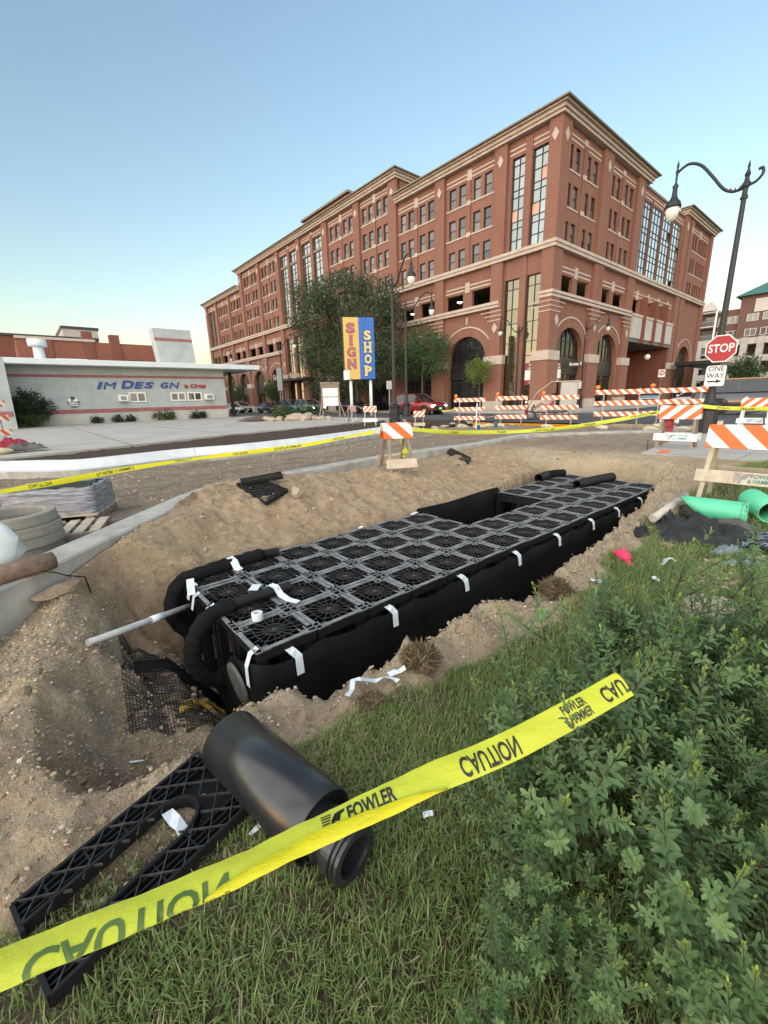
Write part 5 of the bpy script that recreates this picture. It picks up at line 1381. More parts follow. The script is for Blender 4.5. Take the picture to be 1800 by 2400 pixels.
street_lamp(gd(668, 963, 44, .1), -60, 'black street lamp left of the dark tree', 7.4)
street_lamp(gd(530, 963, 57, .1), -60, 'black street lamp at the far left end of the facade', 7.6)
street_lamp(gd(1207, 955, 36, .1), 150, 'black street lamp in front of the corner bay with its arm to the left', 6.9)
SLB = gd(1357, 950, 38.5, .1); street_lamp(SLB, -62, 'black street lamp between the two arches of the end wall', 7.4)
street_lamp(gd(607, 960, 78, .1), -50, 'small distant street lamp before the far arches', 7.3)

# ================================================================ signs
MT['red'] = simple('sign_red', (.33, .008, .016), .4, var=.06)
MT['sign_white'] = simple('sign_white', (.74, .75, .74), .4, var=.05)
MT['sign_back'] = simple('sign_back', (.34, .35, .35), .5, .4, var=.1)
MT['maroon'] = simple('poster_maroon', (.22, .02, .045), .5, var=.1)
MT['yellow_sign'] = simple('sign_yellow', (.60, .40, .10), .45, var=.08, scale=1)
MT['blue_sign'] = simple('sign_blue', (.010, .115, .46), .4, var=.08, scale=1)
MT['mauve'] = simple('sign_mauve', (.34, .105, .15), .5, var=.1)
MT['cream_letter'] = simple('sign_cream', (.66, .50, .20), .5, var=.08)
MT['dark_edge'] = simple('letter_edge', (.05, .02, .025), .5)
def facing(p): return math.atan2(p[1], p[0])-math.pi/2     # rotation that turns a sign's front (-Y) back along this direction
def octagon(r): return [(r*math.cos(math.pi/8+i*math.pi/4), r*math.sin(math.pi/8+i*math.pi/4)) for i in range(8)]
def stop_sign(p, w_, rz, label, front=True):
    t = thing('stop_sign', label, 'stop sign', tuple(p), rz); r = w_/2/math.cos(math.pi/8)
    mb = MB(); mb.prism(octagon(r), -.004, .004, 1); obj('plate', mb, MT['sign_white' if front else 'sign_back'], t)
    if front:
        mb = MB(); mb.prism(octagon(r*.93), -.007, -.0045, 1); obj('red_face', mb, MT['red'], t)
        put('lettering', text_mesh('STOP', w_*.43, .002, w_*.006, mat=MT['sign_white'], sx=.80), t, (0, -.0095, .0), (R(90), 0, 0))
    return t
def one_way(p, w_, h_, rz, label):
    t = thing('one_way_sign', label, 'one way sign', tuple(p), rz)
    def rr(w2, h2, r, y0, y1, mat, nm):
        pts = []
        for cx, cz, a0 in ((w2-r, h2-r, 0), (-w2+r, h2-r, 90), (-w2+r, -h2+r, 180), (w2-r, -h2+r, 270)):
            for k in range(5): a = R(a0+k*22.5); pts.append((cx+r*math.cos(a), cz+r*math.sin(a)))
        mb = MB(); mb.prism(pts, y0, y1, 1); return obj(nm, mb, MT[mat], t)
    rr(w_/2, h_/2, w_*.1, -.004, .004, 'sign_white', 'plate')
    mb = MB()
    put('lettering', text_mesh('ONE\nWAY', h_*.34, .002, .002, mat=MT['black'], sx=.92), t, (0, -.007, h_*.17), (R(90), 0, 0))
    L = w_*.38; mb.prism([(-L, -h_*.03), (L*.25, -h_*.03), (L*.25-.02, -h_*.10), (L, .01), (L*.25-.02, h_*.12), (L*.25, h_*.05), (-L, h_*.05)], -.008, -.005, 1)
    o = obj('arrow', mb, MT['black'], t); o.location = (0, 0, -h_*.28)
    return t
ps = gd(1690, 817, 11.75); stop_sign(ps, .715, facing(ps)+R(-12), 'red stop sign on the tall street lamp at right')
ps = gd(1676.5, 881, 11.95); one_way(ps, .45, .56, facing(ps)+R(-8), 'white one way sign with an arrow under the red stop sign')
ps = gd(1358, 883.5, 38.1); stop_sign(ps, .74, facing(ps), 'back of a stop sign on the lamp between the arches', False)
ps = gd(1355, 901.5, 37.4); one_way(ps, .52, .66, facing(ps), 'small far one way sign under the back of a stop sign')
ps = gd(1341, 853.5, 36.6)
t = thing('street_name_sign', 'dark street name sign with white letters before the first end-wall arch', 'street sign', tuple(ps), facing(ps))
mb = MB(); mb.lh((-1.0, -.03, -.2), (1.0, .03, .2)); obj('plate', mb, MT['iron'], t)
put('lettering', text_mesh('3rd Street S', .34, .004, .008, mat=MT['sign_white'], sx=.9), t, (0, -.04, 0), (R(90), 0, 0))
def poster(label, F, u, z, w_, h_, rot):
    p = F(u, z, .30); t = thing('lease_poster', label, 'poster', (p[0]+XC, p[1]+YC, p[2]), rot)
    for nm, z0, z1, mt in (('red_band', .17, .5, 'maroon'), ('white_band', -.28, .165, 'sign_white'), ('red_band', -.5, -.285, 'maroon')):
        mb = MB(); mb.lh((-w_/2, -.02, z0*h_), (w_/2, .0, z1*h_)); obj(nm, mb, MT[mt], t)
    put('lettering', text_mesh('FOR\nLEASE', h_*.15, .003, .004, mat=MT['sign_white']), t, (0, -.026, h_*.33), (R(90), 0, 0))
    put('lettering', text_mesh('608', h_*.12, .003, .004, mat=MT['sign_white']), t, (0, -.026, -h_*.395), (R(90), 0, 0))
pq = onp(1245, 876, 0, XC+.3); poster('maroon and white leasing poster in the tall window of the long facade', FL, pq[1], pq[2], 1.15, 1.75, R(-90))
pq = onp(1307, 873, 1, YC+.3); poster('maroon and white leasing poster at the first arch of the end wall', FR, pq[0], pq[2], .95, 1.6, 0)
ps = gd(1551, 875, 44)
t = thing('no_entry_sign', 'square white no entry sign with a red disc before the vehicle entry', 'no entry sign', (ps[0], ps[1], 0), facing(ps)); zc = ps[2]
mb = MB(); mb.lh((-.3, -.01, zc-.38), (.3, .01, zc+.38)); obj('plate', mb, MT['sign_white'], t)
mb = MB(); mb.cyl((0, -.014, zc+.05), (0, -.024, zc+.05), .26, n=20); obj('red_disc', mb, MT['red'], t)
mb = MB(); mb.lh((-.18, -.03, zc+.02), (.18, -.0245, zc+.09)); obj('bar', mb, MT['sign_white'], t)
put('lettering', text_mesh('DO NOT', .12, .002, .002, mat=MT['sign_white']), t, (0, -.028, zc+.15), (R(90), 0, 0)); put('lettering', text_mesh('ENTER', .12, .002, .002, mat=MT['sign_white']), t, (0, -.028, zc-.06), (R(90), 0, 0))
mb = MB(); mb.cyl((0, .03, 0), (0, .03, zc+.35), .03, n=6); obj('post', mb, MT['galv'], t)
# globe light on a post in the vehicle entry
ps = gd(1517, 837, 45); t = thing('globe_lamp', 'white globe lamp on a slim post in the vehicle entry', 'lamp', (ps[0], ps[1], 0))
mb = MB(); mb.lathe([(0, -.3), (.18, -.24), (.29, -.08), (.29, .08), (.18, .24), (0, .3)], 14, c=(0, 0, ps[2])); obj('globe', mb, MT['globe'], t, recalc=False)
mb = MB(); mb.cyl((0, 0, 0), (0, 0, ps[2]-.28), .05, n=8); obj('post', mb, MT['iron'], t)
# SIGN SHOP pylon sign
SD = 34.0
tl, tr, bl, br = [dep(x, y, SD) for x, y in ((804, 743), (875, 752), (812, 887), (877, 888.5))]
cen = (tl+tr+bl+br)/4; bz = 0.1
rzs = facing(cen)+R(10)
sg = thing('shop_sign', 'tall yellow and blue pole sign reading sign shop', 'sign', (cen[0], cen[1], bz), rzs)
Wd = np.linalg.norm((tr-tl)[:2]); z0, z1 = (bl[2]+br[2])/2-bz, (tl[2]+tr[2])/2-bz
Wd = max(Wd, 2.5); half = Wd/2
mb = MB(); mb.lh((-half-.05, -.02, z0-.05), (half+.05, .55, z1+.05)); o = obj('cabinet', mb, MT['iron'], sg); bevel(o, .03)
mb = MB(); mb.lh((-half, -.05, z0), (-.005, -.021, z1)); obj('yellow_panel', mb, MT['yellow_sign'], sg)
mb = MB(); mb.lh((.005, -.05, z0), (half, -.021, z1)); obj('blue_panel', mb, MT['blue_sign'], sg)
mb = MB(); mb.lh((-half-.06, -.06, z0-.03), (-half+.35, .5, z0+.7)); obj('ballast_box', mb, MT['white'], sg)
for x in (-half*.62, half*.72):
    mb = MB(); mb.cyl((x, .28, -.2), (x, .28, z0), .13, n=12); obj('post', mb, MT['sign_white'], sg)
def slab(ch):
    """sign-painter's letter: bold glyph with slab serifs"""
    m_ = text_mesh(ch, 1.0, .03, .045, mat=MT['cream_letter']); xs = [v.co.x for v in m_.vertices]; ys = [v.co.y for v in m_.vertices]
    return m_, min(xs), max(xs), min(ys), max(ys)
def signletters(word, x, ztop, pitch, hh, ww, mat):
    for i, ch in enumerate(word):
        m_, a, b, c, d = slab(ch); m_.materials.clear(); m_.materials.append(MT[mat]); m_.name = 'letter'
        for v in m_.vertices: v.co.x = (v.co.x-(a+b)/2)/(b-a)*(ww if ch != 'I' else ww*.36); v.co.y = (v.co.y-(c+d)/2)/(d-c)*hh
        zc = ztop-pitch*i-hh/2
        o = put('letter', m_, sg, (x, -.075, zc), (R(90), 0, 0))
        e = m_.copy(); 
        for v in e.vertices: v.co.x *= 1.13; v.co.y *= 1.07
        e.materials.clear(); e.materials.append(MT['dark_edge'])
        put('letter_edge', e, o, (0, 0, -.022))
        S_ = {'I': [0], 'N': [-1, 1], 'H': [-1, 1], 'P': [-1]}.get(ch, [])
        for s_ in S_:
            xx = s_*ww*.36
            for zz in ((-hh/2, hh/2) if not (ch == 'N' and s_ == 1) else (hh/2,)):
                sb = MB(); sb.lh((xx-ww*.25, zz-hh*.07, -.02), (xx+ww*.25, zz+hh*.07, .02)); obj('serif', sb, MT[mat], o)
Hs = z1-z0
signletters('SIGN', -half*.53, z1-.09*Hs, .193*Hs, .155*Hs, half*.5, 'mauve')
signletters('SHOP', half*.55, z1-.205*Hs, .193*Hs, .155*Hs, half*.47, 'cream_letter')
# small grey traffic sign and the tall one seen edge on
for px, py, w_, h_, d, foot, tw, lab in ((912, 902.5, .30, .46, 23.8, 960, 0, 'small grey sign plate on a thin post left of the tall street lamp'), (655, 889, .5, 2.1, 41, 968, 20, 'tall narrow grey sign plate before the far arches')):
    p = gd(px, py, d); t = thing('sign_plate', lab, 'sign', (p[0], p[1], .05), facing(p)+R(tw))
    mb = MB(); mb.lh((-w_/2, -.012, p[2]-.05-h_/2), (w_/2, .012, p[2]-.05+h_/2)); obj('plate', mb, MT['sign_back'], t)
    mb = MB(); mb.cyl((0, .045, 0), (0, .045, p[2]+h_/2-.1), .028, n=6); obj('post', mb, MT['galv'], t)
# wooden notice frame
MT['wood'] = simple('weathered_wood', (.24, .20, .16), .85, var=.3, scale=6, bump=.4, fine=30)
MT['wood_pale'] = simple('pale_wood', (.46, .39, .30), .8, var=.2, scale=8, bump=.3, fine=30)
p = gd(777, 972, 31, .1); t = thing('notice_board', 'weathered wooden notice frame with blank white panels left of the pole sign', 'notice board', tuple(p), facing(p)+R(8))
for s_ in (-1, 1):
    mb = MB(); mb.bar((s_*.62, 0, -.1), (s_*.62, 0, 2.45), .10, .10); obj('post', mb, MT['wood'], t)
    mb = MB(); mb.bar((s_*.62, 0, 1.2), (s_*1.0, -.5, -.1), .07, .07); obj('brace', mb, MT['wood'], t)
mb = MB(); mb.lh((-.7, -.06, 2.40), (.7, .06, 2.52)); obj('top_rail', mb, MT['wood'], t)
for z_ in (.85, 1.5): mb = MB(); mb.lh((-.56, -.02, z_), (.56, .02, z_+.6)); obj('panel', mb, MT['sign_white'], t)
mb = MB(); mb.lh((-.56, -.02, 2.12), (.56, .02, 2.38)); obj('panel', mb, MT['wood'], t)
# hydrants
MT['hydrant'] = simple('hydrant_red', (.27, .02, .025), .5, var=.2)
def hydrant(p, label, s=1.0):
    t = thing('fire_hydrant', label, 'hydrant', tuple(p), facing(p), 'red fire hydrants')
    mb = MB(); mb.lathe([(.17, 0), (.17, .05), (.11, .06), (.11, .5), (.15, .52), (.15, .57), (.12, .60), (.11, .68), (.05, .76), (.03, .78), (.03, .84), (0, .84)], 12); obj('body', mb, MT['hydrant'], t, recalc=False)
    for s_ in (-1, 1): mb = MB(); mb.cyl((s_*.1, 0, .44), (s_*.2, 0, .44), .055, n=8); obj('cap', mb, MT['sign_white'], t)
    mb = MB(); mb.cyl((0, -.1, .4), (0, -.2, .4), .075, n=8); obj('nozzle', mb, MT['hydrant'], t); t.scale = (s, s, s)
hydrant(gd(1234, 957, 27.5, .0), 'red fire hydrant with white caps between two striped barricades')
hydrant(gd(1564, 1018, 11.2, 0.0), 'red fire hydrant half hidden behind the striped board by the footpath', 1.05)

# ================================================================ barricades
def stripe_mat(name, slope, period, c1=(.72, .12, .015), c2=(.76, .76, .74)):
    k = NT(name); tc = k.n('TexCoord'); s = k.n('SeparateXYZ'); k.L(tc.outputs['Object'], s.inputs[0])
    f = k.math('FRACT', k.math('ADD', k.math('DIVIDE', k.math('ADD', s.outputs[0], k.math('MULTIPLY', s.outputs[2], slope)), period), 20.13))
    g2 = k.math('GREATER_THAN', f, .5)
    nz = k.noise(tc.outputs['Object'], 9, 5); col = k.mix(g2, c1, c2)
    col = k.mix(k.ramp(nz, [(.5, (0, 0, 0)), (.75, (.28, .28, .28))]), col, (.25, .22, .19))
    return k.set(col, .45, 0, .4)
MT['st_back'] = stripe_mat('stripes_down', 1.0, .30); MT['st_fwd'] = stripe_mat('stripes_up', -1.0, .30)
MT['st_near'] = stripe_mat('stripes_wide', 1.0, .36); MT['st_small'] = stripe_mat('stripes_small', -1.0, .24)
MT['orange'] = simple('orange_lens', (.75, .21, .02), .35, var=.08)
MT['sand'] = simple('sandbag', (.50, .44, .30), .9, var=.2, scale=6, bump=.4)
def barricade3(p, W, label, rz=0, light=-1, H=1.5, bags=1):
    t = thing('rail_barricade', label, 'barricade', tuple(p), facing(p)+rz, 'large three-rail barricades')
    for z_ in (.42, .87, 1.32):
        mb = MB(); mb.lh((-W/2, -.055, z_*H/1.5-.095), (W/2, -.03, z_*H/1.5+.095)); obj('rail', mb, MT['st_back'], t)
    for s_ in (-1, 1):
        mb = MB(); mb.lh((s_*W*.33-.022, -.028, .03), (s_*W*.33+.022, .016, H-.04)); obj('post', mb, MT['galv'], t)
        mb = MB(); mb.lh((s_*W*.33-.03, -.62, 0), (s_*W*.33+.03, .62, .05)); obj('foot', mb, MT['galv'], t)
    if light:
        mb = MB(); x = -W*.5+.08 if light < 0 else W*.3; mb.cyl((x, -.05, H-.02), (x, .0, H-.02), .055, n=8); mb.lathe([(0, -.06), (.07, -.05), (.095, 0), (.07, .05), (0, .06)], 12, (x, -.02, H+.03), mat=Matrix.Rotation(R(90), 4, 'X')); obj('beacon', mb, MT['orange'], t, recalc=False)
    return t
B3 = [((1100, 984), 21.6, 1.60, 'three-rail striped barricade nearest the red car', R(-14)), ((1197, 981), 21.0, 1.52, 'three-rail striped barricade left of the red hydrant', R(-6)),
      ((1309, 983), 19.6, 1.62, 'three-rail striped barricade in front of the pedal cart', R(-2)), ((1450, 985), 17.8, 1.98, 'wide three-rail striped barricade left of the lamp, second from it', R(0)),
      ((1585, 983), 17.2, 2.10, 'wide three-rail striped barricade just left of the stop sign lamp', R(-2))]
for (px, py), d, W, lab, rz in B3:
    p = gd(px, py, d); zt_ = hz(min(p[0], 19.3), p[1]) if p[0] < 19.3 else -.03
    barricade3((p[0], p[1], zt_), W, lab, rz)
p = gd(-22, 1058, 13.2); barricade3((p[0], p[1], .12), 1.5, 'three-rail striped barricade cut off by the left edge of the picture', R(35), 0)
SBG = 'pale sandbags on barricade feet'
SB_ = [(1085, 977, 21, 'pale sandbag at the left foot of the barricade nearest the red car'), (1146, 974, 21, 'pale sandbag at the right foot of the barricade nearest the red car'), (1122, 979, 20.6, 'pale sandbag between the feet of the barricade nearest the red car'), (1172, 977, 20.6, 'flat sandbag at the left foot of the barricade by the hydrant'),
       (1284, 973, 19.2, 'sandbag at the left foot of the barricade before the pedal cart'), (1412, 981, 17.4, 'round sandbag at the left foot of the wide barricade'), (1528, 989, 16.4, 'sandbag by the feet of the barricade next to the stop sign lamp'), (1552, 985, 16.6, 'second sandbag at the foot of the barricade next to the stop sign lamp'), (1600, 992, 15.8, 'sandbag beside the black base of the stop sign lamp')]
for k_, (px, py, d, lab) in enumerate(SB_):
    p = gd(px, py, d); rock(lab, (p[0], p[1], hz(min(p[0], 19.3), p[1])), (.30, .17, .11), 60+k_, 'sandbag', 'sand', .5, facing(p)+random.uniform(-.5, .5), SBG, .14)
MT['fh_teal'] = simple('print_teal', (.02, .20, .22), .5); MT['fh_grey'] = simple('print_grey', (.20, .21, .22), .5)
def logo_mesh(h, mats, two=True):
    """hammer emblem with speed lines, as flat print"""
    mb = MB()
    for i in range(6): mb.lh((-.62*h, -.0015, (.42-.16*i)*h), ((-.05-.05*i)*h, .0015, (.50-.16*i)*h), 1)
    mb.prism([(-.25*h, -.5*h), (-.12*h, .05*h), (.15*h, .42*h), (.75*h, .5*h), (.62*h, .28*h), (.46*h, .26*h), (.30*h, -.12*h), (.05*h, -.05*h), (-.05*h, -.5*h)], -.002, .002, 1, 0)
    return mb.mesh('emblem', mats)
def print_fh(t, x, z, h, y, c1='fh_teal', c2='fh_grey', rot=0.0):
    o = put('emblem', logo_mesh(h*2.2, [MT[c2], MT[c2]]), t, (x-h*2.3, y, z))
    put('lettering', text_mesh('FOWLER', h*1.15, .001, h*.02, .15, MT[c1], sx=.95), t, (x+h*1.2, y-.001, z+h*.52), (R(90), 0, 0))
    put('lettering', text_mesh('& HAMMER', h*1.15, .001, h*.02, .15, MT[c1], sx=.8), t, (x+h*1.0, y-.001, z-h*.52), (R(90), 0, 0))
def aframe(p, W, label, rz, H=1.0, ph=.30, mat='st_fwd', board=True, bmat='sign_white', printed=False, bz=.22, legmat='galv', lightc=False, spread=.30):
    t = thing('a_frame_barricade', label, 'barricade', tuple(p), facing(p)+rz, 'small folding striped barricades')
    sl = spread/H
    def fy(z, s_): return s_*(H-z)*sl*.5*1.0 + s_*.02
    for s_ in (-1, 1):                    # -1 front, 1 rear
        for x in (-1, 1):
            mb = MB(); xx = x*(W/2-.10); mb.bar((xx+x*.05, fy(0, s_), 0), (xx, fy(H, s_), H+.03), .05, .025); obj('leg', mb, MT[legmat], t)
        ang = math.atan(sl*.5)*s_
        mb = MB(); mb.box((0, 0, 0), (W, .022, ph)); o = obj('panel', mb, MT[mat], t); o.location = (0, fy(H-ph/2-.01, s_)+s_*.027, H-ph/2-.01); o.rotation_euler = (ang, 0, 0)
        if board:
            mb = MB(); mb.box((0, 0, 0), (W*1.06, .022, .155)); b_ = obj('lower_board', mb, MT[bmat], t); b_.location = (0, fy(bz+.08, s_)+s_*.027, bz+.08); b_.rotation_euler = (ang, 0, 0)
            if printed and s_ < 0: print_fh(b_, W*.05, 0, .058, -.013)
    if lightc:
        mb = MB(); mb.cyl((W*.48, -.03, H), (W*.48, .03, H), .09, n=12); obj('beacon', mb, MT['orange'], t)
    return t
def agd(px, py, d):
    p = gd(px, py, d); z = hz(min(p[0], 19.3), p[1]); return (p[0], p[1], z)
p = dep(930, 1106, 7.3); p[2] = hz(p[0], p[1])-.01; aframe(p, .50, 'striped folding barricade with yellow tape on the spoil heap', R(16), .80, .27, 'st_near', True, 'wood_pale', spread=.65, bz=.05, legmat='wood')
p = onground(1752, 1186, -.15, 0); aframe(p, 1.04, 'nearest striped folding barricade at the right edge with printed wooden board', R(-6), 1.02, .29, 'st_near', True, 'wood_pale', True, .30, 'wood_pale', spread=.62)
p = onground(1582, 1055, 0, 0); aframe(p, .76, 'striped folding barricade with printed board standing by the red hydrant', R(-10), .98, .29, 'st_fwd', True, 'sign_white', True, .22, 'wood', spread=.5)
aframe(agd(1765, 1001, 13.6), .80, 'striped folding barricade behind the yellow tape at the right edge', R(-8), 1.0, .29, 'st_fwd', True, 'sign_white', True, .2, 'sign_white', spread=.5)
aframe(agd(868, 988, 21.5), .68, 'striped folding barricade under the right post of the pole sign', R(-4), .98, .29, 'st_small', True, 'sign_white', False, .2, 'galv')
aframe(agd(826, 986, 22.6), .62, 'striped folding barricade behind the left post of the pole sign', R(60), .98, .29, 'st_small', True, 'sign_white', False, .2, 'galv')
aframe(agd(982, 985, 21.5), .55, 'striped folding barricade with an orange light before the red car', R(10), .95, .29, 'st_small', True, 'wood_pale', False, .2, 'wood', True)
# steel stakes
MT['rust'] = simple('rusty_steel', (.085, .055, .042), .8, .3, var=.3, scale=12)
def stake(px0, py0, px1, py1, z, label, mat='rust', r=.018):
    a = onground(px1, py1, z, 0); d = (a-np.array([0, 0, CAMH]))@_f; b = dep(px0, py0, d)
    mb = MB(); mb.bar((0, 0, -.1), tuple(b-a), r*2, r*1.4); tag(obj('stake', mb, MT[mat], None, tuple(a)), label, 'stake'); return a, b
stake(1634, 950, 1627, 1056, 0, 'rusty steel stake holding the yellow tape by the footpath', r=.022)
stake(1519, 1031, 1517, 1061, 0, 'short dark steel pin at the corner of the footpath', r=.012)
stake(1792, 965, 1790, 1010, 0, 'rusty steel stake at the right edge behind the tape', r=.02)
stake(1118, 945, 1116, 1006, -.1, 'thin white survey stake beside the blue bucket', 'sign_white', .02)
MT['blue_plastic'] = simple('blue_plastic', (.02, .11, .25), .5, var=.15)
for px, py, lab, h_ in ((1121, 1006, 'small blue pipe stub beside the white survey stake', .22), (1162, 1001, 'blue pipe stub on the rubble right of the survey stake', .28)):
    p = onground(px, py, -.1, -.02); mb = MB(); mb.lathe([(.07, 0), (.075, h_), (.085, h_), (.085, h_-.05), (.078, h_-.06), (.078, 0)], 12); tag(obj('pipe_stub', mb, MT['blue_plastic'], None, tuple(p), recalc=False), lab, 'pipe stub')
p = onground(1641, 1014, 0, 0); mb = MB(); mb.lathe([(.16, 0), (.16, .02), (.10, .02), (.03, .28), (0, .28)], 12); tag(obj('traffic_cone', mb, MT['red'], None, (p[0], p[1], .01), recalc=False), 'small red cone at the foot of the stop sign lamp', 'cone')
MT['orange_paint'] = simple('spray_paint', (.70, .16, .06), .8, var=.3, scale=30)
rubble_px = [(1060, 995), (1080, 998), (1040, 1001), (1100, 992), (1135, 990), (1150, 996), (1180, 992), (1200, 998), (1020, 1005), (1090, 1003)]
for k_, (px, py) in enumerate(rubble_px):
    p = onground(px, py, -.1, 0); rock('rubble lump on the torn-up road before the three-rail barricades', p, (random.uniform(.12, .3), random.uniform(.1, .2), .09), 90+k_, 'rubble', 'rock', .6, None, 'rubble lumps before the barricades', .35)

# ================================================================ planter and stones near the sign
plp = gd(655, 980, 31)
mb = MB(); n_ = 20; pts = []
for k_ in range(n_): a = 2*math.pi*k_/n_; pts.append((plp[0]+3.0*math.cos(a)*(1+.1*math.sin(3*a)), plp[1]+1.7*math.sin(a)))
mb.add([(x, y, .13) for x, y in pts]+[(plp[0]+(x-plp[0])*.5, plp[1]+(y-plp[1])*.5, .42) for x, y in pts], [(i, (i+1) % n_, n_+(i+1) % n_, n_+i) for i in range(n_)]+[tuple(range(n_, 2*n_))], 0, True)
k = simple('planter_soil', (.09, .065, .045), .95, var=.3, scale=3, bump=.5); struct(obj('planting_bed', mb, k))
SG = 'stones edging the planting bed'
spots = [(612, 976, .5), (625, 981, .42), (640, 984, .38), (655, 985, .45), (676, 986, .3), (693, 987, .62), (718, 987, .66), (737, 987, .35), (752, 988, .35), (770, 987, .3), (648, 974, .4), (664, 977, .35), (680, 973, .4), (703, 975, .38), (730, 976, .4), (620, 970, .3)]
for k_, (px, py, s_) in enumerate(spots):
    p = gd(px, py, 30.2-(py-975)*.12); 
    lab = {5: 'large round pale stone at the front of the planting bed', 6: 'largest pale boulder right of the round stone in the planting bed', 0: 'pale stone at the left end of the planting bed',
           1: 'small stone second from the left end of the planting bed', 2: 'flat stone in front of the low yellow-green bush', 3: 'stone right beside the low yellow-green bush', 4: 'small flat stone just left of the large round stone',
           7: 'stone just right of the largest boulder in the bed', 8: 'stone before the left leg of the notice frame', 9: 'rightmost stone of the planting bed', 10: 'stone behind the low yellow-green bush, left of centre',
           11: 'stone directly behind the low yellow-green bush', 12: 'stone in the middle of the rear row of the planting bed', 13: 'stone below the spreading green bush', 14: 'stone at the right of the spreading green bush', 15: 'rearmost stone at the left end of the planting bed'}[k_]
    rock(lab, (p[0], p[1], .05), (s_, s_*.75, s_*.6), 120+k_, 'stone', 'rock', .7, None, SG, .2)
p = gd(660, 981, 29.2); bush('shrub', 'low yellow-green bush at the front of the planting bed', (p[0], p[1], .12), [(0, 0, .45, .75, .6, .45), (.3, .2, .4, .5, .5, .35)], 900, .13, 'leaf_weed')
p = gd(718, 973, 31); bush('shrub', 'low spreading green bush at the back of the planting bed', (p[0], p[1], .25), [(0, 0, .4, 1.2, .6, .45), (.5, .2, .5, .6, .5, .4)], 1000, .13, 'leaf_tree2')
p = gd(675, 969, 33); bush('shrub', 'small dark bush at the left back of the planting bed', (p[0], p[1], .2), [(0, 0, .4, .6, .5, .4)], 500, .13, 'leaf_shrub')
# ================================================================ vehicles
MT['tyre'] = simple('tyre_rubber', (.014, .014, .015), .85, var=.2)
MT['rim'] = simple('alloy_rim', (.36, .37, .38), .35, .7, var=.1)
MT['car_glass'] = glass('car_glass', (.012, .014, .016), 1.6, .03)
MT['head_on'] = emis('lit_headlight', (1, .95, .85), 5.0); MT['tail_on'] = emis('lit_taillight', (.9, .05, .05), 2.0)
MT['head_off'] = simple('headlight_glass', (.45, .46, .47), .15); MT['tail_off'] = simple('taillight', (.25, .01, .015), .2)
MT['trim'] = simple('black_trim', (.02, .02, .021), .6)
def paint(name, c, metal=.3):
    k = NT(name); k.set(c, .28, metal, .5); k.b.inputs['Coat Weight'].default_value = .7; k.b.inputs['Coat Roughness'].default_value = .06; return k.m
P_RED = paint('red_car_paint', (.26, .012, .018)); P_DARK = paint('dark_blue_paint', (.035, .042, .065)); P_BLUE = paint('blue_car_paint', (.07, .14, .23)); P_SILV = paint('silver_paint', (.42, .42, .41), .5)
P_WHITE = paint('white_car_paint', (.62, .63, .64), .1); P_LBLUE = paint('light_blue_paint', (.30, .42, .50), .4); P_GREY = paint('grey_car_paint', (.035, .038, .044), .4); P_BLACK = paint('black_car_paint', (.013, .013, .015), .2)
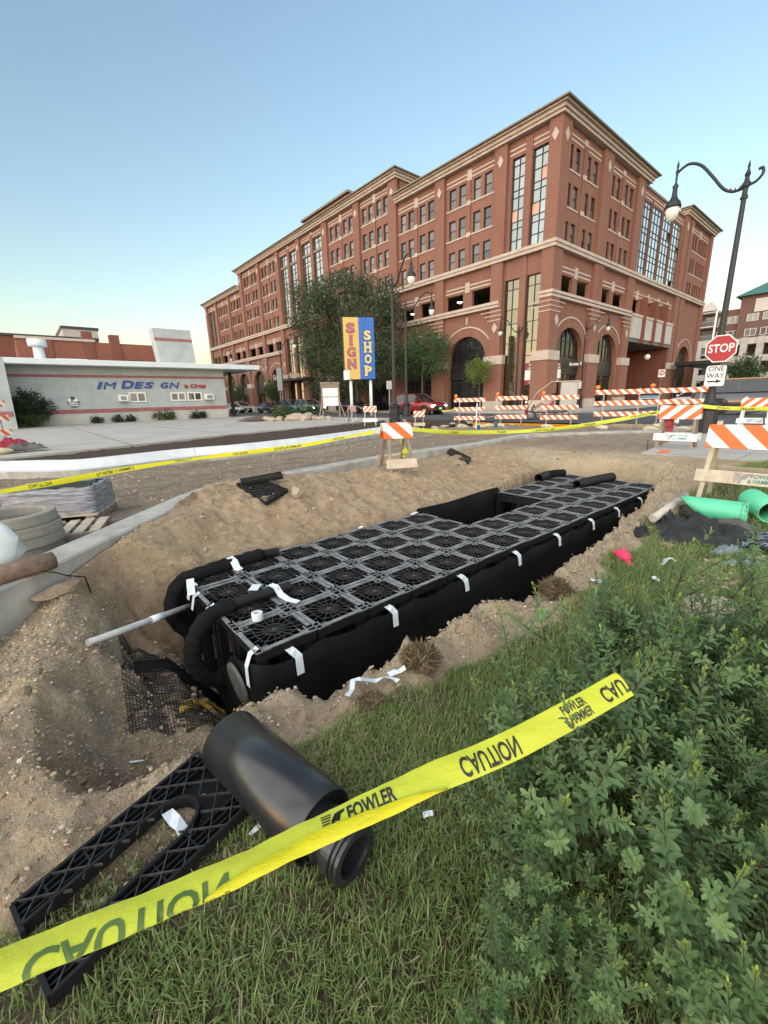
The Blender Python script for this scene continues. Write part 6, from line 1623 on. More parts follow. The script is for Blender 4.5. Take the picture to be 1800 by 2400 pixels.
def car(label, pos, heading, pmat, kind='suv', lights=True, tail=False, name='parked_car', cat='car', group=None, scale=1.0):
    """front of the car points along +X before turning"""
    t = thing(name, label, cat, tuple(pos), heading, group); t.scale = (scale,)*3
    L, Wd = (4.6, 1.86) if kind == 'suv' else (4.75, 1.84)
    zs = .30
    if kind == 'suv':  # x from rear to front: (x, belt z, half width factor)
        st = [(-2.30, .98, .86), (-2.22, 1.06, .95), (-1.6, 1.08, 1.0), (.0, 1.05, 1.0), (.85, 1.06, .99), (1.55, 1.0, .97), (2.1, .90, .92), (2.30, .72, .80)]
        gh = dict(rb=-2.16, rt=-1.75, ft=.10, fb=1.02, zb=1.06, zt=1.66, wb=.86, wt=.64); R_ = .35; wx = (1.42, -1.40)
    elif kind == 'truck':
        st = [(-2.75, 1.10, .95), (-2.70, 1.18, .98), (-1.0, 1.18, 1.0), (.0, 1.18, 1.0), (.95, 1.2, .99), (1.75, 1.14, .97), (2.45, 1.04, .94), (2.65, .8, .86)]
        gh = dict(rb=-2.3, rt=-2.0, ft=.15, fb=1.15, zb=1.18, zt=1.86, wb=.9, wt=.7); R_ = .40; wx = (1.7, -1.65); Wd = 2.0
    else:
        st = [(-2.37, .86, .82), (-2.28, .95, .92), (-1.7, .98, .98), (.0, .94, 1.0), (.9, .93, .99), (1.6, .86, .96), (2.15, .74, .90), (2.38, .58, .78)]
        gh = dict(rb=-1.95, rt=-1.05, ft=.15, fb=1.15, zb=.95, zt=1.44, wb=.82, wt=.58); R_ = .33; wx = (1.45, -1.38)
    rings = []
    for x, zt_, f in st:
        w2 = Wd/2*f; zb_ = zs if abs(x) < 2 else zs+.08
        rings.append([(x, -w2*.96, zb_), (x, -w2, zs+.28), (x, -w2*.985, zt_-.18), (x, -w2*.90, zt_-.02), (x, 0, zt_+.03), (x, w2*.90, zt_-.02), (x, w2*.985, zt_-.18), (x, w2, zs+.28), (x, w2*.96, zb_)])
    mb = MB(); k = 9; V_ = [p for r_ in rings for p in r_]
    F_ = [(i*k+j, i*k+j+1, (i+1)*k+j+1, (i+1)*k+j) for i in range(len(rings)-1) for j in range(k-1)] + [(i*k+8, i*k, (i+1)*k, (i+1)*k+8) for i in range(len(rings)-1)]
    F_ += [tuple(range(k))[::-1], tuple(range((len(rings)-1)*k, len(rings)*k))]
    mb.add(V_, F_, 0, True); b = obj('body', mb, pmat, t); 
    m_ = b.modifiers.new('e', 'EDGE_SPLIT'); m_.split_angle = R(38)
    g = gh
    A = [(g['rb'], g['zb'], g['wb']), (g['rt'], g['zt'], g['wt']), (g['ft'], g['zt'], g['wt']), (g['fb'], g['zb'], g['wb'])]
    def q(i, s_): x, z, w2 = A[i]; return (x, s_*w2*(Wd/1.86), z)
    rf = MB(); z_ = g['zt']
    rf.add([q(1, -1), q(1, 1), q(2, 1), q(2, -1), ((g['rt']+.1), 0, z_+.05), (g['ft']-.1, 0, z_+.05)], [(0, 3, 5, 4), (1, 4, 5, 2), (0, 4, 1), (3, 2, 5)])
    for s_ in (-1, 1):
        rf.bar(q(0, s_), q(1, s_), .07); rf.bar(q(1, s_), q(2, s_), .06); rf.bar(q(2, s_), q(3, s_), .06)
        mx = [(.45, g['zb'], g['wb']), (.3, g['zt'], g['wt'])]; xm = (g['rt']+g['ft'])/2
        rf.bar((xm, s_*g['wb']*(Wd/1.86), g['zb']), (xm, s_*g['wt']*(Wd/1.86), g['zt']), .06)
    obj('roof', rf, pmat, t)
    mb = MB(); mb.quad(q(3, -1), q(3, 1), q(2, 1), q(2, -1)); obj('windshield', mb, MT['car_glass'], t, recalc=False)
    mb = MB(); mb.quad(q(0, -1), q(0, 1), q(1, 1), q(1, -1)); obj('rear_window', mb, MT['car_glass'], t, recalc=False)
    for s_ in (-1, 1): mb = MB(); mb.quad(q(0, s_), q(1, s_), q(2, s_), q(3, s_)); obj('side_window', mb, MT['car_glass'], t, recalc=False)
    for x in wx:
        for s_ in (-1, 1):
            y = s_*(Wd/2-.10)
            mb = MB(); mb.lathe([(R_*.62, -.11), (R_*.95, -.11), (R_, -.07), (R_, .07), (R_*.95, .11), (R_*.62, .11)], 18, (x, y, R_), mat=Matrix.Rotation(R(90), 4, 'X')); wo = obj('wheel', mb, MT['tyre'], t, recalc=False)
            mb = MB(); yy = y+s_*.085; mb.cyl((x, yy-s_*.05, R_), (x, yy, R_), R_*.62, n=14)
            obj('rim', mb, MT['rim'], wo)
            mb = MB(); yy = s_*(Wd/2-.02); ar = R_+.07
            for i in range(8):
                a0, a1 = math.pi*i/8, math.pi*(i+1)/8
                mb.bar((x+ar*math.cos(a0), yy, R_+ar*math.sin(a0)), (x+ar*math.cos(a1), yy, R_+ar*math.sin(a1)), .08, .08)
            mb.cyl((x, s_*(Wd/2-.45), R_), (x, s_*(Wd/2-.012), R_), ar, n=16)
            obj('wheel_arch', mb, MT['trim'], t)
    fx_ = st[-1][0]; rx_ = st[0][0]; zf = st[-1][1]
    for s_ in (-1, 1):
        mb = MB(); mb.box((fx_-.13, s_*Wd*.355, zf-.03), (.22, .34, .14)); bevel(obj('headlight', mb, MT['head_on'] if lights else MT['head_off'], t), .03)
        mb = MB(); mb.box((rx_+.05, s_*Wd*.37, st[0][1]-.14), (.14, .28, .22)); bevel(obj('taillight', mb, MT['tail_on'] if tail else MT['tail_off'], t), .03)
        mb = MB(); mb.box((g['fb']-.35, s_*(Wd/2+.06), g['zb']+.08), (.14, .18, .13)); bevel(obj('mirror', mb, pmat, t), .03)
    mb = MB(); mb.box((fx_-.015, 0, zf-.16), (.10, Wd*.62, .24)); obj('grille', mb, MT['trim'], t)
    mb = MB(); mb.box((fx_-.10, 0, zs+.10), (.25, Wd*.80, .18)); bevel(obj('bumper', mb, MT['trim'], t), .04)
    mb = MB(); mb.box((rx_+.10, 0, zs+.14), (.25, Wd*.80, .2)); bevel(obj('bumper', mb, MT['trim'], t), .04)
    mb = MB(); mb.box((fx_+.045, 0, zs+.2), (.015, .30, .15)); obj('number_plate', mb, MT['sign_white'], t)
    return t
def lane(px, x): return onp(px, 955, 0, x)[1]
DN = R(-90)   # heading along -Y, towards the crossing
TR = 'cars on the street before the brick building'
y_a, y_b = lane(927, 26.4), lane(1046, 26.4)
car('red sport utility car with lit headlights behind the folding barricade', (26.4, (y_a+y_b)/2, -.04), DN, P_RED, 'suv', group=TR, scale=1.04)
car('dark sedan first of the queue left of the pole sign', (27.0, lane(631, 27.0), -.04), DN, P_DARK, 'sedan', False, group=TR)
car('blue sport utility car second of the queue left of the pole sign', (26.6, lane(684, 26.6), -.04), DN, P_BLUE, 'suv', False, group=TR)
car('silver sport utility car with lit headlights at the right of the queue', (27.4, lane(726, 27.4), -.04), DN, P_SILV, 'suv', True, group=TR)
car('white sedan just right of the grey wall end', (25.5, lane(546, 25.5), -.04), DN, P_WHITE, 'sedan', False, group=TR)
car('silver sport utility car far off by the arches beside the white sedan', (27.5, lane(567, 27.5), -.04), DN, P_SILV, 'suv', False, group=TR)
car('black sedan half hidden behind the posts of the pole sign', (28.0, lane(830, 28.0), -.04), DN, P_BLACK, 'sedan', False, group=TR)
p = gd(1508, 938, 44); car('light blue sport utility car coming along the side street', (p[0], p[1]-.5, .0), math.pi+R(18), P_LBLUE, 'suv', False)
p = gd(1636, 941, 30); car('white sedan with lit tail lights behind the stop sign lamp', (p[0], p[1], -.045), R(48), P_WHITE, 'sedan', False, True)
p = gd(1765, 962, 22.5); car('dark grey pickup-sized car at the right edge behind the stop sign lamp', (p[0], p[1], -.045), R(-72), P_GREY, 'truck', False, False)

# ================================================================ pedal cart and rider
pc = gd(1276, 976, 23.2); rc = facing(pc)
cart = thing('pedal_cart', 'recumbent pedal cart with a grey cargo box behind the three-rail barricade', 'pedal cart', (pc[0], pc[1], -.04), rc+math.pi)   # its front along +X, to the left in the picture
def wheel_at(x, y, r=.24):
    mb = MB(); rot = Matrix.Rotation(R(90), 4, 'X')
    mb.lathe([(r-.03, -.02), (r, -.015), (r, .015), (r-.03, .02), (r-.03, -.02)], 18, (x, y, r), mat=rot); wo = obj('wheel', mb, MT['tyre'], cart, recalc=False)
    mb = MB()
    for i in range(10): a = 2*math.pi*i/10; mb.bar((x, y, r), (x+(r-.03)*math.cos(a), y, r+(r-.03)*math.sin(a)), .008)
    mb.cyl((x, y-.03, r), (x, y+.03, r), .03, n=8); obj('spokes', mb, MT['rim'], wo)
for x, y in ((.72, -.38), (.72, .38), (.25, 0), (-.72, .38), (-.72, -.38), (-1.0, 0)): wheel_at(x, y)
mb = MB(); mb.tube([(1.0, 0, .42), (.3, 0, .38), (-.4, 0, .35), (-1.1, 0, .40)], .03, 8); mb.tube([(.72, -.38, .24), (.5, 0, .38), (.72, .38, .24)], .02, 6); mb.tube([(-.72, -.38, .24), (-.6, 0, .36), (-.72, .38, .24)], .02, 6); obj('frame', mb, MT['iron'], cart, recalc=False)
mb = MB(); mb.box((-.30, 0, .44), (.40, .42, .06)); mb.box((-.56, 0, .74), (.07, .42, .62), rot=Matrix.Rotation(R(-18), 3, 'Y')); obj('seat', mb, MT['trim'], cart)
mb = MB(); mb.lh((-1.55, -.42, .50), (-.72, .42, 1.95)); bevel(obj('cargo_box', mb, MT['stone_grey'], cart), .04)
mb = MB(); mb.lh((-1.58, -.45, 1.955), (-.2, .45, 2.0)); obj('roof_board', mb, MT['wood_pale'], cart)
mb = MB()
for s_ in (-1, 1): mb.tube([(-.25, s_*.4, 1.97), (.45, s_*.38, 1.45), (.95, s_*.32, .62)], .02, 6)
obj('strut', mb, MT['wood_pale'], cart, recalc=False)
MT['vinyl'] = simple('tan_screen', (.33, .25, .18), .5, var=.2)
mb = MB(); mb.quad((.50, -.36, 1.40), (.50, .36, 1.40), (.97, .30, .62), (.97, -.30, .62)); o = obj('front_screen', mb, MT['vinyl'], cart, recalc=False); s_ = o.modifiers.new('t', 'SOLIDIFY'); s_.thickness = .006
# rider: one skinned body, seated, legs forward on the pedals, hands on the side bars
MT['skin'] = simple('skin', (.40, .22, .15), .6, var=.08); MT['pink'] = simple('pink_shirt', (.62, .08, .24), .8, var=.15); MT['dark_cloth'] = simple('dark_shorts', (.02, .02, .024), .85); MT['hair'] = simple('brown_hair', (.05, .03, .02), .7)
def skinned(name, joints, edges, root, mat, parent=None, sub=1):
    me = bpy.data.meshes.new(name); names = list(joints); ix = {n_: i for i, n_ in enumerate(names)}
    me.from_pydata([joints[n_][0] for n_ in names], [(ix[a], ix[b]) for a, b in edges], []); me.materials.append(MT[mat])
    o = put(name, me, parent); sk = o.modifiers.new('skin', 'SKIN'); sk.use_smooth_shade = True
    for n_ in names:
        v = me.skin_vertices[0].data[ix[n_]]; r_ = joints[n_][1]; v.radius = (r_, r_) if not isinstance(r_, tuple) else r_; v.use_root = (n_ == root)
    sb = o.modifiers.new('sub', 'SUBSURF'); sb.levels = sub; sb.render_levels = sub; return o
J = {'pel': ((0, 0, 0), (.13, .15)), 'sp1': ((-.05, 0, .16), (.11, .14)), 'sp2': ((-.13, 0, .36), (.12, .16)), 'neck': ((-.18, 0, .53), .055), 'chin': ((-.17, 0, .62), .06), 'head': ((-.165, 0, .70), .095), 'crown': ((-.17, 0, .79), .075), 'nose': ((-.06, 0, .685), .018)}
E_ = [('pel', 'sp1'), ('sp1', 'sp2'), ('sp2', 'neck'), ('neck', 'chin'), ('chin', 'head'), ('head', 'crown'), ('head', 'nose')]
for s_, n_ in ((-1, 'r'), (1, 'l')):
    kx, kz = (.42, .34) if s_ < 0 else (.44, .22); fx_, fz = (.78, .06) if s_ < 0 else (.86, -.06)
    J.update({'sh'+n_: ((-.14, s_*.17, .46), .06), 'el'+n_: ((.02, s_*.26, .24), .043), 'wr'+n_: ((.25, s_*.27, .24), .03), 'pa'+n_: ((.32, s_*.27, .25), .03),
              'hip'+n_: ((.04, s_*.10, .0), .095), 'kn'+n_: ((kx, s_*.13, kz), .062), 'an'+n_: ((fx_, s_*.12, fz), .042), 'toe'+n_: ((fx_+.05, s_*.12, fz+.20), .035)})
    E_ += [('sp2', 'sh'+n_), ('sh'+n_, 'el'+n_), ('el'+n_, 'wr'+n_), ('wr'+n_, 'pa'+n_), ('pel', 'hip'+n_), ('hip'+n_, 'kn'+n_), ('kn'+n_, 'an'+n_), ('an'+n_, 'toe'+n_)]
    for f_ in range(4):
        dz = (f_-1.5)*.02; L_ = (.075, .085, .08, .065)[f_]
        J.update({f'f{f_}{n_}': ((.36, s_*.27, .25+dz), .009), f'g{f_}{n_}': ((.36+L_*.4, s_*.262, .25+dz-.01), .008), f'h{f_}{n_}': ((.36+L_*.35, s_*.25, .24+dz-.03), .007)})
        E_ += [('pa'+n_, f'f{f_}{n_}'), (f'f{f_}{n_}', f'g{f_}{n_}'), (f'g{f_}{n_}', f'h{f_}{n_}')]
    J.update({f't0{n_}': ((.33, s_*.245, .275), .010), f't1{n_}': ((.365, s_*.235, .28), .008)}); E_ += [('pa'+n_, f't0{n_}'), (f't0{n_}', f't1{n_}')]
sp = np.array([-.22, 0, .56])
cr, sr = math.cos(rc+math.pi), math.sin(rc+math.pi)
person = skinned('person', J, E_, 'pel', 'skin')
person.location = (pc[0]+sp[0]*cr, pc[1]+sp[0]*sr, -.04+sp[2]); person.rotation_euler = (0, 0, rc+math.pi)
tag(person, 'person in a pink top riding the recumbent pedal cart, legs forward', 'person')
Jt = {'a': ((.0, 0, .02), (.145, .165)), 'b': ((-.05, 0, .16), (.125, .155)), 'c': ((-.13, 0, .37), (.135, .175)), 'd': ((-.165, 0, .47), (.08, .11)), 'e': ((-.10, -.20, .40), .07), 'f': ((-.10, .20, .40), .07)}
skinned('shirt', Jt, [('a', 'b'), ('b', 'c'), ('c', 'd'), ('c', 'e'), ('c', 'f')], 'a', 'pink', person)
Js = {'p': ((.02, 0, -.02), (.135, .16)), 'l': ((.18, .115, .11), .09), 'r': ((.18, -.115, .13), .09), 'l0': ((.06, .10, .01), .105), 'r0': ((.06, -.10, .01), .105)}
skinned('shorts', Js, [('p', 'l0'), ('l0', 'l'), ('p', 'r0'), ('r0', 'r')], 'p', 'pink', person)
for s_, (ax_, az_) in ((1, (.86, -.06)), (-1, (.78, .06))):
    skinned('shoe', {'h': ((ax_, s_*.12, az_-.02), .05), 't': ((ax_+.05, s_*.12, az_+.2), .045)}, [('h', 't')], 'h', 'dark_cloth', person)
mb = MB(); mb.lathe([(.06, -.05), (.105, .0), (.108, .05), (.08, .105), (0, .13)], 12, (-.19, 0, .715)); obj('hair', mb, MT['hair'], person, recalc=False)
# ================================================================ left: rings, pallet, bag, log
MT['ring'] = simple('cast_concrete', (.235, .22, .19), .9, var=.2, scale=6, bump=.5, fine=45)
rp = at(38, 1302, -.18)
for k_ in range(4):
    mb = MB(); h = .098; ro, ri = .41+.006*((k_*7) % 3), .31
    mb.lathe([(ri, 0), (ro-.003, 0), (ro, .004), (ro, h*.4), (ro-.008, h*.44), (ro-.008, h*.9), (ro-.013, h), (ri+.01, h), (ri, h-.01), (ri, 0)], 56, smooth=False)
    o = obj('concrete_ring', mb, MT['ring'], None, (rp[0]+random.uniform(-.012, .012), rp[1]+random.uniform(-.012, .012), -.155+k_*.102), recalc=False)
    tag(o, ['bottom concrete ring of the stack at the left edge', 'second concrete ring up in the stack at the left edge', 'third concrete ring up, just below the top of the stack', 'topmost concrete ring of the stack at the left edge'][k_], 'concrete ring', 'stacked concrete manhole rings')
MT['film'] = simple('stretch_film', (.20, .225, .27), .25, var=.45, scale=3, bump=.5, fine=18, spec=.7)
k = NT('stretch_film_streaks'); v = k.coord('Object', (1.2, 1.2, 14)); nz = k.noise(v, 3.2, 6, .7)
k.bump(k.noise(k.coord('Object', (3, 3, 16)), 4, 5), .6, .02)
MT['film'] = k.set(k.ramp(nz, [(.3, (.055, .06, .075)), (.5, (.19, .205, .245)), (.66, (.38, .41, .47)), (.8, (.62, .66, .72))]), .28, 0, .6)
pa, pb = at(48, 1236, -.18), at(256, 1218, -.18)
cx_, cy_ = (pa[0]+pb[0])/2+.03, (pa[1]+pb[1])/2+.35; ra = math.atan2(pb[1]-pa[1], pb[0]-pa[0]); Lp = float(np.linalg.norm(pb-pa))
t = thing('pallet', 'wooden pallet under the film-wrapped load by the near kerb', 'pallet', (cx_, cy_, -.175), ra)
for k_ in range(5): mb = MB(); y = -.36+k_*.18; mb.lh((-Lp/2-.03, y-.045, .085), (Lp/2+.03, y+.045, .105)); obj('plank', mb, MT['wood_pale'], t)
for x in (-Lp/2+.05, 0, Lp/2-.05): mb = MB(); mb.lh((x-.045, -.42, .0), (x+.045, .42, .083)); obj('runner', mb, MT['wood'], t)
t = thing('wrapped_load', 'stack of black plates wrapped in clear film on a pallet', 'wrapped load', (cx_, cy_, -.066), ra)
mb = MB(); mb.lh((-Lp/2+.02, -.34, .0), (Lp/2-.02, .34, .31)); o = obj('plates', mb, MT['plastic'], t)
N1, N2 = 40, 8; V_ = []; per_ = []
for i in range(N1):
    a = i/N1*4; s_ = int(a); f = a-s_; hx, hy = Lp/2+.005, .36
    cs = [(-hx, -hy), (hx, -hy), (hx, hy), (-hx, hy), (-hx, -hy)]; x = cs[s_][0]*(1-f)+cs[s_+1][0]*f; y = cs[s_][1]*(1-f)+cs[s_+1][1]*f; per_.append((x, y))
for j in range(N2):
    for i, (x, y) in enumerate(per_):
        k1 = 1-.012*math.sin(j*2.1+i*1.3)-.03*(j/N2)**3; z = j/(N2-1)*.33+.012*math.sin(i*2.7+j)
        V_.append((x*k1, y*k1, z))
V_ += [(x*.86, y*.80, .325+.012*math.sin(i*1.9)) for i, (x, y) in enumerate(per_)]
F_ = [(j*N1+i, j*N1+(i+1) % N1, (j+1)*N1+(i+1) % N1, (j+1)*N1+i) for j in range(N2) for i in range(N1)]
mb = MB(); mb.add(V_, F_, 0, True); obj('film', mb, MT['film'], t)
mb = MB(); mb.lh((-Lp*.40, -.27, .312), (Lp*.40, .27, .322)); obj('top_plate', mb, MT['plastic'], t)
p = at(178, 1243, -.16); t = thing('pallet', 'empty wooden pallet lying between the rings and the kerb', 'pallet', (p[0]-.06, p[1]-.05, -.18), ra+.15)
for k_ in range(5): mb = MB(); x = -.30+k_*.15; mb.lh((x-.05, -.32, .07), (x+.05, .32, .09)); obj('plank', mb, MT['wood_pale'], t)
for y in (-.28, 0, .28): mb = MB(); mb.lh((-.36, y-.04, 0), (.36, y+.04, .069)); obj('runner', mb, MT['wood'], t)
def crumple(name, label, c, sx, sy, h, mat, cat, seed=0, rz=0, n=22, wr=3.0, group=None, zfun=None):
    """a heap of thin sheeting: closed bumpy mound"""
    u, v = np.meshgrid(np.linspace(-1, 1, n), np.linspace(-1, 1, n), indexing='ij')
    r_ = np.clip(1-np.maximum(np.abs(u), np.abs(v))**2.2, 0, 1)
    fold = np.abs(fbm(u*wr+seed*3.1, v*wr*1.7+seed, 4, seed))*1.6
    z = h*r_*(.35+fold) 
    jx = .12*fbm(u*2.4+seed, v*2.4, 3, seed+5); jy = .12*fbm(u*2.4, v*2.4+seed, 3, seed+9)
    x = (u+jx)*sx; y = (v+jy)*sy
    ca, sa = math.cos(rz), math.sin(rz); X, Y = x*ca-y*sa+c[0], x*sa+y*ca+c[1]
    Z = z+np.vectorize(lambda a, b: hz(a, b) if zfun is None else zfun)(X, Y)+.012
    V_ = np.stack([X-c[0], Y-c[1], Z-c[2]], -1).reshape(-1, 3); id_ = np.arange(n*n).reshape(n, n)
    F_ = np.stack([id_[:-1, :-1], id_[1:, :-1], id_[1:, 1:], id_[:-1, 1:]], -1).reshape(-1, 4)
    o = put(name, npmesh(name, V_, F_, MT[mat], True), None, tuple(c)); s_ = o.modifiers.new('t', 'SOLIDIFY'); s_.thickness = .008
    return tag(o, label, cat, group)
MT['bag_white'] = simple('white_bag', (.66, .72, .76), .5, var=.08, scale=10, bump=.5, fine=14)
mb = MB(); mb.lathe([(0, 0), (.13, .0), (.16, .06), (.15, .20), (.11, .32), (.06, .38), (.03, .41), (0, .42)], 18)
for i, v_ in enumerate(mb.v): 
    a = math.atan2(v_[1], v_[0]); k1 = 1+.16*math.sin(a*4+v_[2]*13)+.10*math.sin(a*9+v_[2]*31); mb.v[i] = (v_[0]*k1*1.05, v_[1]*k1*.7, v_[2]*.9)
p = at(4, 1338, -.02); tag(obj('plastic_bag', mb, MT['bag_white'], None, (p[0]-.02, p[1]+.02, KZ-.0), recalc=False), 'full white plastic bag at the left edge in front of the concrete rings', 'bag')
MT['rust_log'] = simple('rusty_pipe', (.17, .115, .085), .9, var=.45, scale=16, bump=.6, fine=60)
a, b = at(-60, 1368, KZ+.05), at(126, 1312, KZ+.06); v_ = b-a
mb = MB(); mb.tube([(0, 0, 0), tuple(v_*.35), tuple(v_*.7), tuple(v_)], [.066, .064, .066, .064], 14); tag(obj('rusty_pipe', mb, MT['rust_log'], None, tuple(a), recalc=False), 'rough rusty brown pipe lying on the kerb at the left edge', 'pipe')
P = spline([at(88, 1340, .06), at(125, 1341, .05), at(160, 1349, -.02), at(205, 1352, -.1)], 5); P[-1][2] = hz(P[-1][0], P[-1][1])+.01
mb = MB(); mb.tube([tuple(q-P[0]) for q in P], .005, 6); tag(obj('wire', mb, MT['plastic'], None, tuple(P[0]), recalc=False), 'thin black wire hanging from the kerb over the dirt', 'wire')
p = at(2, 1520, -.30); mb = MB(); mb.lathe([(.0, 0), (.085, 0), (.09, .19), (.10, .19), (.10, .205), (.0, .205)], 16); MT['slate'] = simple('slate_blue_plastic', (.05, .07, .10), .5, var=.2)
tag(obj('bucket', mb, MT['slate'], None, (p[0]-.10, p[1], hz(p[0]-.1, p[1])), recalc=False), 'slate blue bucket cut off by the left edge on the dirt bank', 'bucket')
crumple('plastic_scrap', 'torn white plastic on the dirt below the kerb at the left edge', onground(14, 1450, -.2, 0), .14, .05, .05, 'tape_white', 'scrap', 3, R(50), 14)
crumple('plastic_scrap', 'small white plastic scrap below the kerb by the flat rock', onground(79, 1416, -.2, 0), .035, .03, .04, 'tape_white', 'scrap', 4, 0, 12)
MT['red_tarp'] = simple('red_tarp', (.34, .03, .05), .6, var=.2, scale=5, bump=.3); MT['grey_cloth'] = simple('grey_cloth', (.12, .11, .10), .9, var=.3, scale=6, bump=.4)
p = gd(18, 1058, 12.4); crumple('tarp', 'red tarp heaped by the striped barricade at the left edge', (p[0], p[1], .12), .65, .28, .32, 'red_tarp', 'tarp', 6, R(20), 16, zfun=.11)
p = gd(62, 1062, 12.2); crumple('cloth', 'grey cloth crumpled beside the red tarp on the forecourt', (p[0], p[1], .12), .50, .22, .22, 'grey_cloth', 'cloth', 8, R(10), 16, 4, zfun=.11)
p = gd(6, 1071, 11.6); rock('white sandbag below the red tarp at the left edge', (p[0], p[1], .1), (.28, .16, .10), 150, 'sandbag', 'sand', .5, 0, None, .12)
p = gd(60, 1012, 36); rock('pale boulder in front of the dark round shrub', (p[0], p[1], .1), (.7, .5, .45), 152, 'boulder', 'rock', .7)

# ================================================================ right: pipes, sheeting, scraps
MT['green_pvc'] = simple('green_pvc', (.10, .52, .31), .4, var=.08, scale=4)
b = at(1752, 1205, -.12); a = b+np.array([-.06, .62, .0]); ax_ = (b-a); L_ = float(np.linalg.norm(ax_)); r_ = .128
t = thing('green_pipe', 'bright green pvc pipe section with a slanting cut lying in the grass', 'pipe', tuple(b))
Mx = Vector(tuple(-ax_)).to_track_quat('Z', 'Y').to_matrix().to_4x4()
mb = MB(); n_ = 30; V_ = []; 
for j in range(7):
    for i in range(n_):
        th = 2*math.pi*i/n_; up = (Mx.to_3x3() @ Vector((math.cos(th), math.sin(th), 0))).z
        ln = L_*(.76+.24*up)
        q_ = Mx @ Vector((r_*math.cos(th), r_*math.sin(th), ln*j/6)); V_.append(tuple(q_))
mb.add(V_, [(j*n_+i, j*n_+(i+1) % n_, (j+1)*n_+(i+1) % n_, (j+1)*n_+i) for j in range(6) for i in range(n_)], 0, True)
o = obj('barrel', mb, MT['green_pvc'], t, recalc=False); s_ = o.modifiers.new('t', 'SOLIDIFY'); s_.thickness = .010
rg_ = MB(); rg_.lathe([(r_+.001, .02), (r_+.006, .022), (r_+.006, .05), (r_+.001, .052)], 30, mat=Mx); obj('bell_rim', rg_, MT['green_pvc'], t, recalc=False)
p = at(1800, 1192, -.08); d_ = Vector((-.75, -.45, -.08)); Mx2 = d_.to_track_quat('Z', 'Y').to_matrix().to_4x4()
mb = MB(); mb.lathe([(.13, 0), (.13, .5), (.118, .5), (.118, 0), (.13, 0)], 28, mat=Mx2); t = thing('green_pipe', 'green pvc pipe seen end-on at the right edge', 'pipe', (p[0]+.45, p[1]+.22, max(p[2], hz(min(p[0], 10), p[1])+.13))); obj('barrel', mb, MT['green_pvc'], t, recalc=False)
mb = MB(); mb.lathe([(0, .1), (.117, .1)], 20, mat=Mx2); obj('bore_shade', mb, MT['plastic'], t, recalc=False)  # black disc across the open bore stands in for the shade inside
a, b = at(1530, 1216, -.22), at(1606, 1163, -.06); v_ = b-a
t = thing('pvc_pipe', 'pale grey pvc pipe with printed bands lying at the trench rim', 'pipe', tuple(a))
mb = MB(); mb.tube([(0, 0, 0), tuple(v_)], [.046, .048], 18); obj('barrel', mb, simple('pale_pvc', (.46, .42, .37), .55, var=.15, scale=9), t, recalc=False)
for f in (.80, .90): mb = MB(); mb.tube([tuple(v_*f), tuple(v_*(f+.012))], .0495, 18); obj('printed_band', mb, MT['black'], t, recalc=False)
MT['geotextile'] = simple('black_geotextile', (.020, .022, .024), .85, var=.5, scale=7, bump=.5, fine=60)
MT['geo_grey'] = simple('dusty_geotextile', (.10, .092, .082), .95, var=.4, scale=12, bump=.5, fine=80)
p = onground(1650, 1262, -.25, 0); crumple('geotextile', 'heap of black geotextile sheeting in the grass below the green pipe', p, .44, .30, .20, 'geotextile', 'sheeting', 11, R(-62), 34, 1.5)
p = onground(1560, 1232, -.25, 0); crumple('geotextile', 'small black geotextile bundle left of the heap', p, .22, .13, .16, 'geotextile', 'sheeting', 13, R(20), 20, 2.0)
a, b = onground(1598, 1212, -.2, .09), onground(1770, 1262, -.25, .06); v_ = b-a
mb = MB(); mb.tube([tuple(v_*f+np.array([0, 0, .012*math.sin(f*11)])) for f in np.linspace(0, 1, 9)], [.075+.014*math.sin(i*2.3) for i in range(9)], 14); tag(obj('fabric_roll', mb, MT['geo_grey'], None, tuple(a), recalc=False), 'dusty grey fabric roll lying across the black heap below the green pipe', 'fabric roll')
p = onground(1502, 1256, -.3, 0); crumple('fabric_scrap', 'small black fabric scrap on the grass at the trench rim', p, .10, .07, .14, 'geotextile', 'scrap', 17, R(30), 16)
# printed bag, its lettering upside down towards the viewer
a, b, c, d = [onground(x, y, -.25, .06) for x, y in ((1752, 1305), (1850, 1302), (1850, 1258), (1762, 1262))]
MT['bag_black'] = simple('printed_bag', (.030, .036, .045), .4, var=.3, scale=8, bump=.5, fine=12)
ce = (a+b+c+d)/4; u_ = (b-a); u_ = u_/np.linalg.norm(u_); w_ = (d-a); w_ = w_-u_*(w_@u_); hh = float(np.linalg.norm(w_)); w_ = w_/hh; nn_ = np.cross(u_, w_); nn_ = nn_ if nn_[2] > 0 else -nn_
Mb = Matrix(((u_[0], w_[0], nn_[0], ce[0]), (u_[1], w_[1], nn_[1], ce[1]), (u_[2], w_[2], nn_[2], ce[2]), (0, 0, 0, 1)))
WB = float(np.linalg.norm(b-a)); n_ = 26; uu, vv = np.meshgrid(np.linspace(-1, 1, n_), np.linspace(-1, 1, n_), indexing='ij')
def bagz(u, v): return .035*(1-np.maximum(np.abs(u), np.abs(v))**3)+.02*fbm(np.asarray(u)*2.2, np.asarray(v)*2.2, 3, 19)
V_ = np.stack([uu*WB/2*1.12, vv*hh/2*1.25, bagz(uu, vv)], -1).reshape(-1, 3); id_ = np.arange(n_*n_).reshape(n_, n_)
F_ = np.stack([id_[:-1, :-1], id_[1:, :-1], id_[1:, 1:], id_[:-1, 1:]], -1).reshape(-1, 4)
bag = thing('printed_bag', 'black plastic bag with pale upside-down lettering at the right edge', 'bag'); bag.matrix_world = Mb
o = put('bag_film', npmesh('bag_film', V_, F_, MT['bag_black'], True), bag); s_ = o.modifiers.new('t', 'SOLIDIFY'); s_.thickness = .006
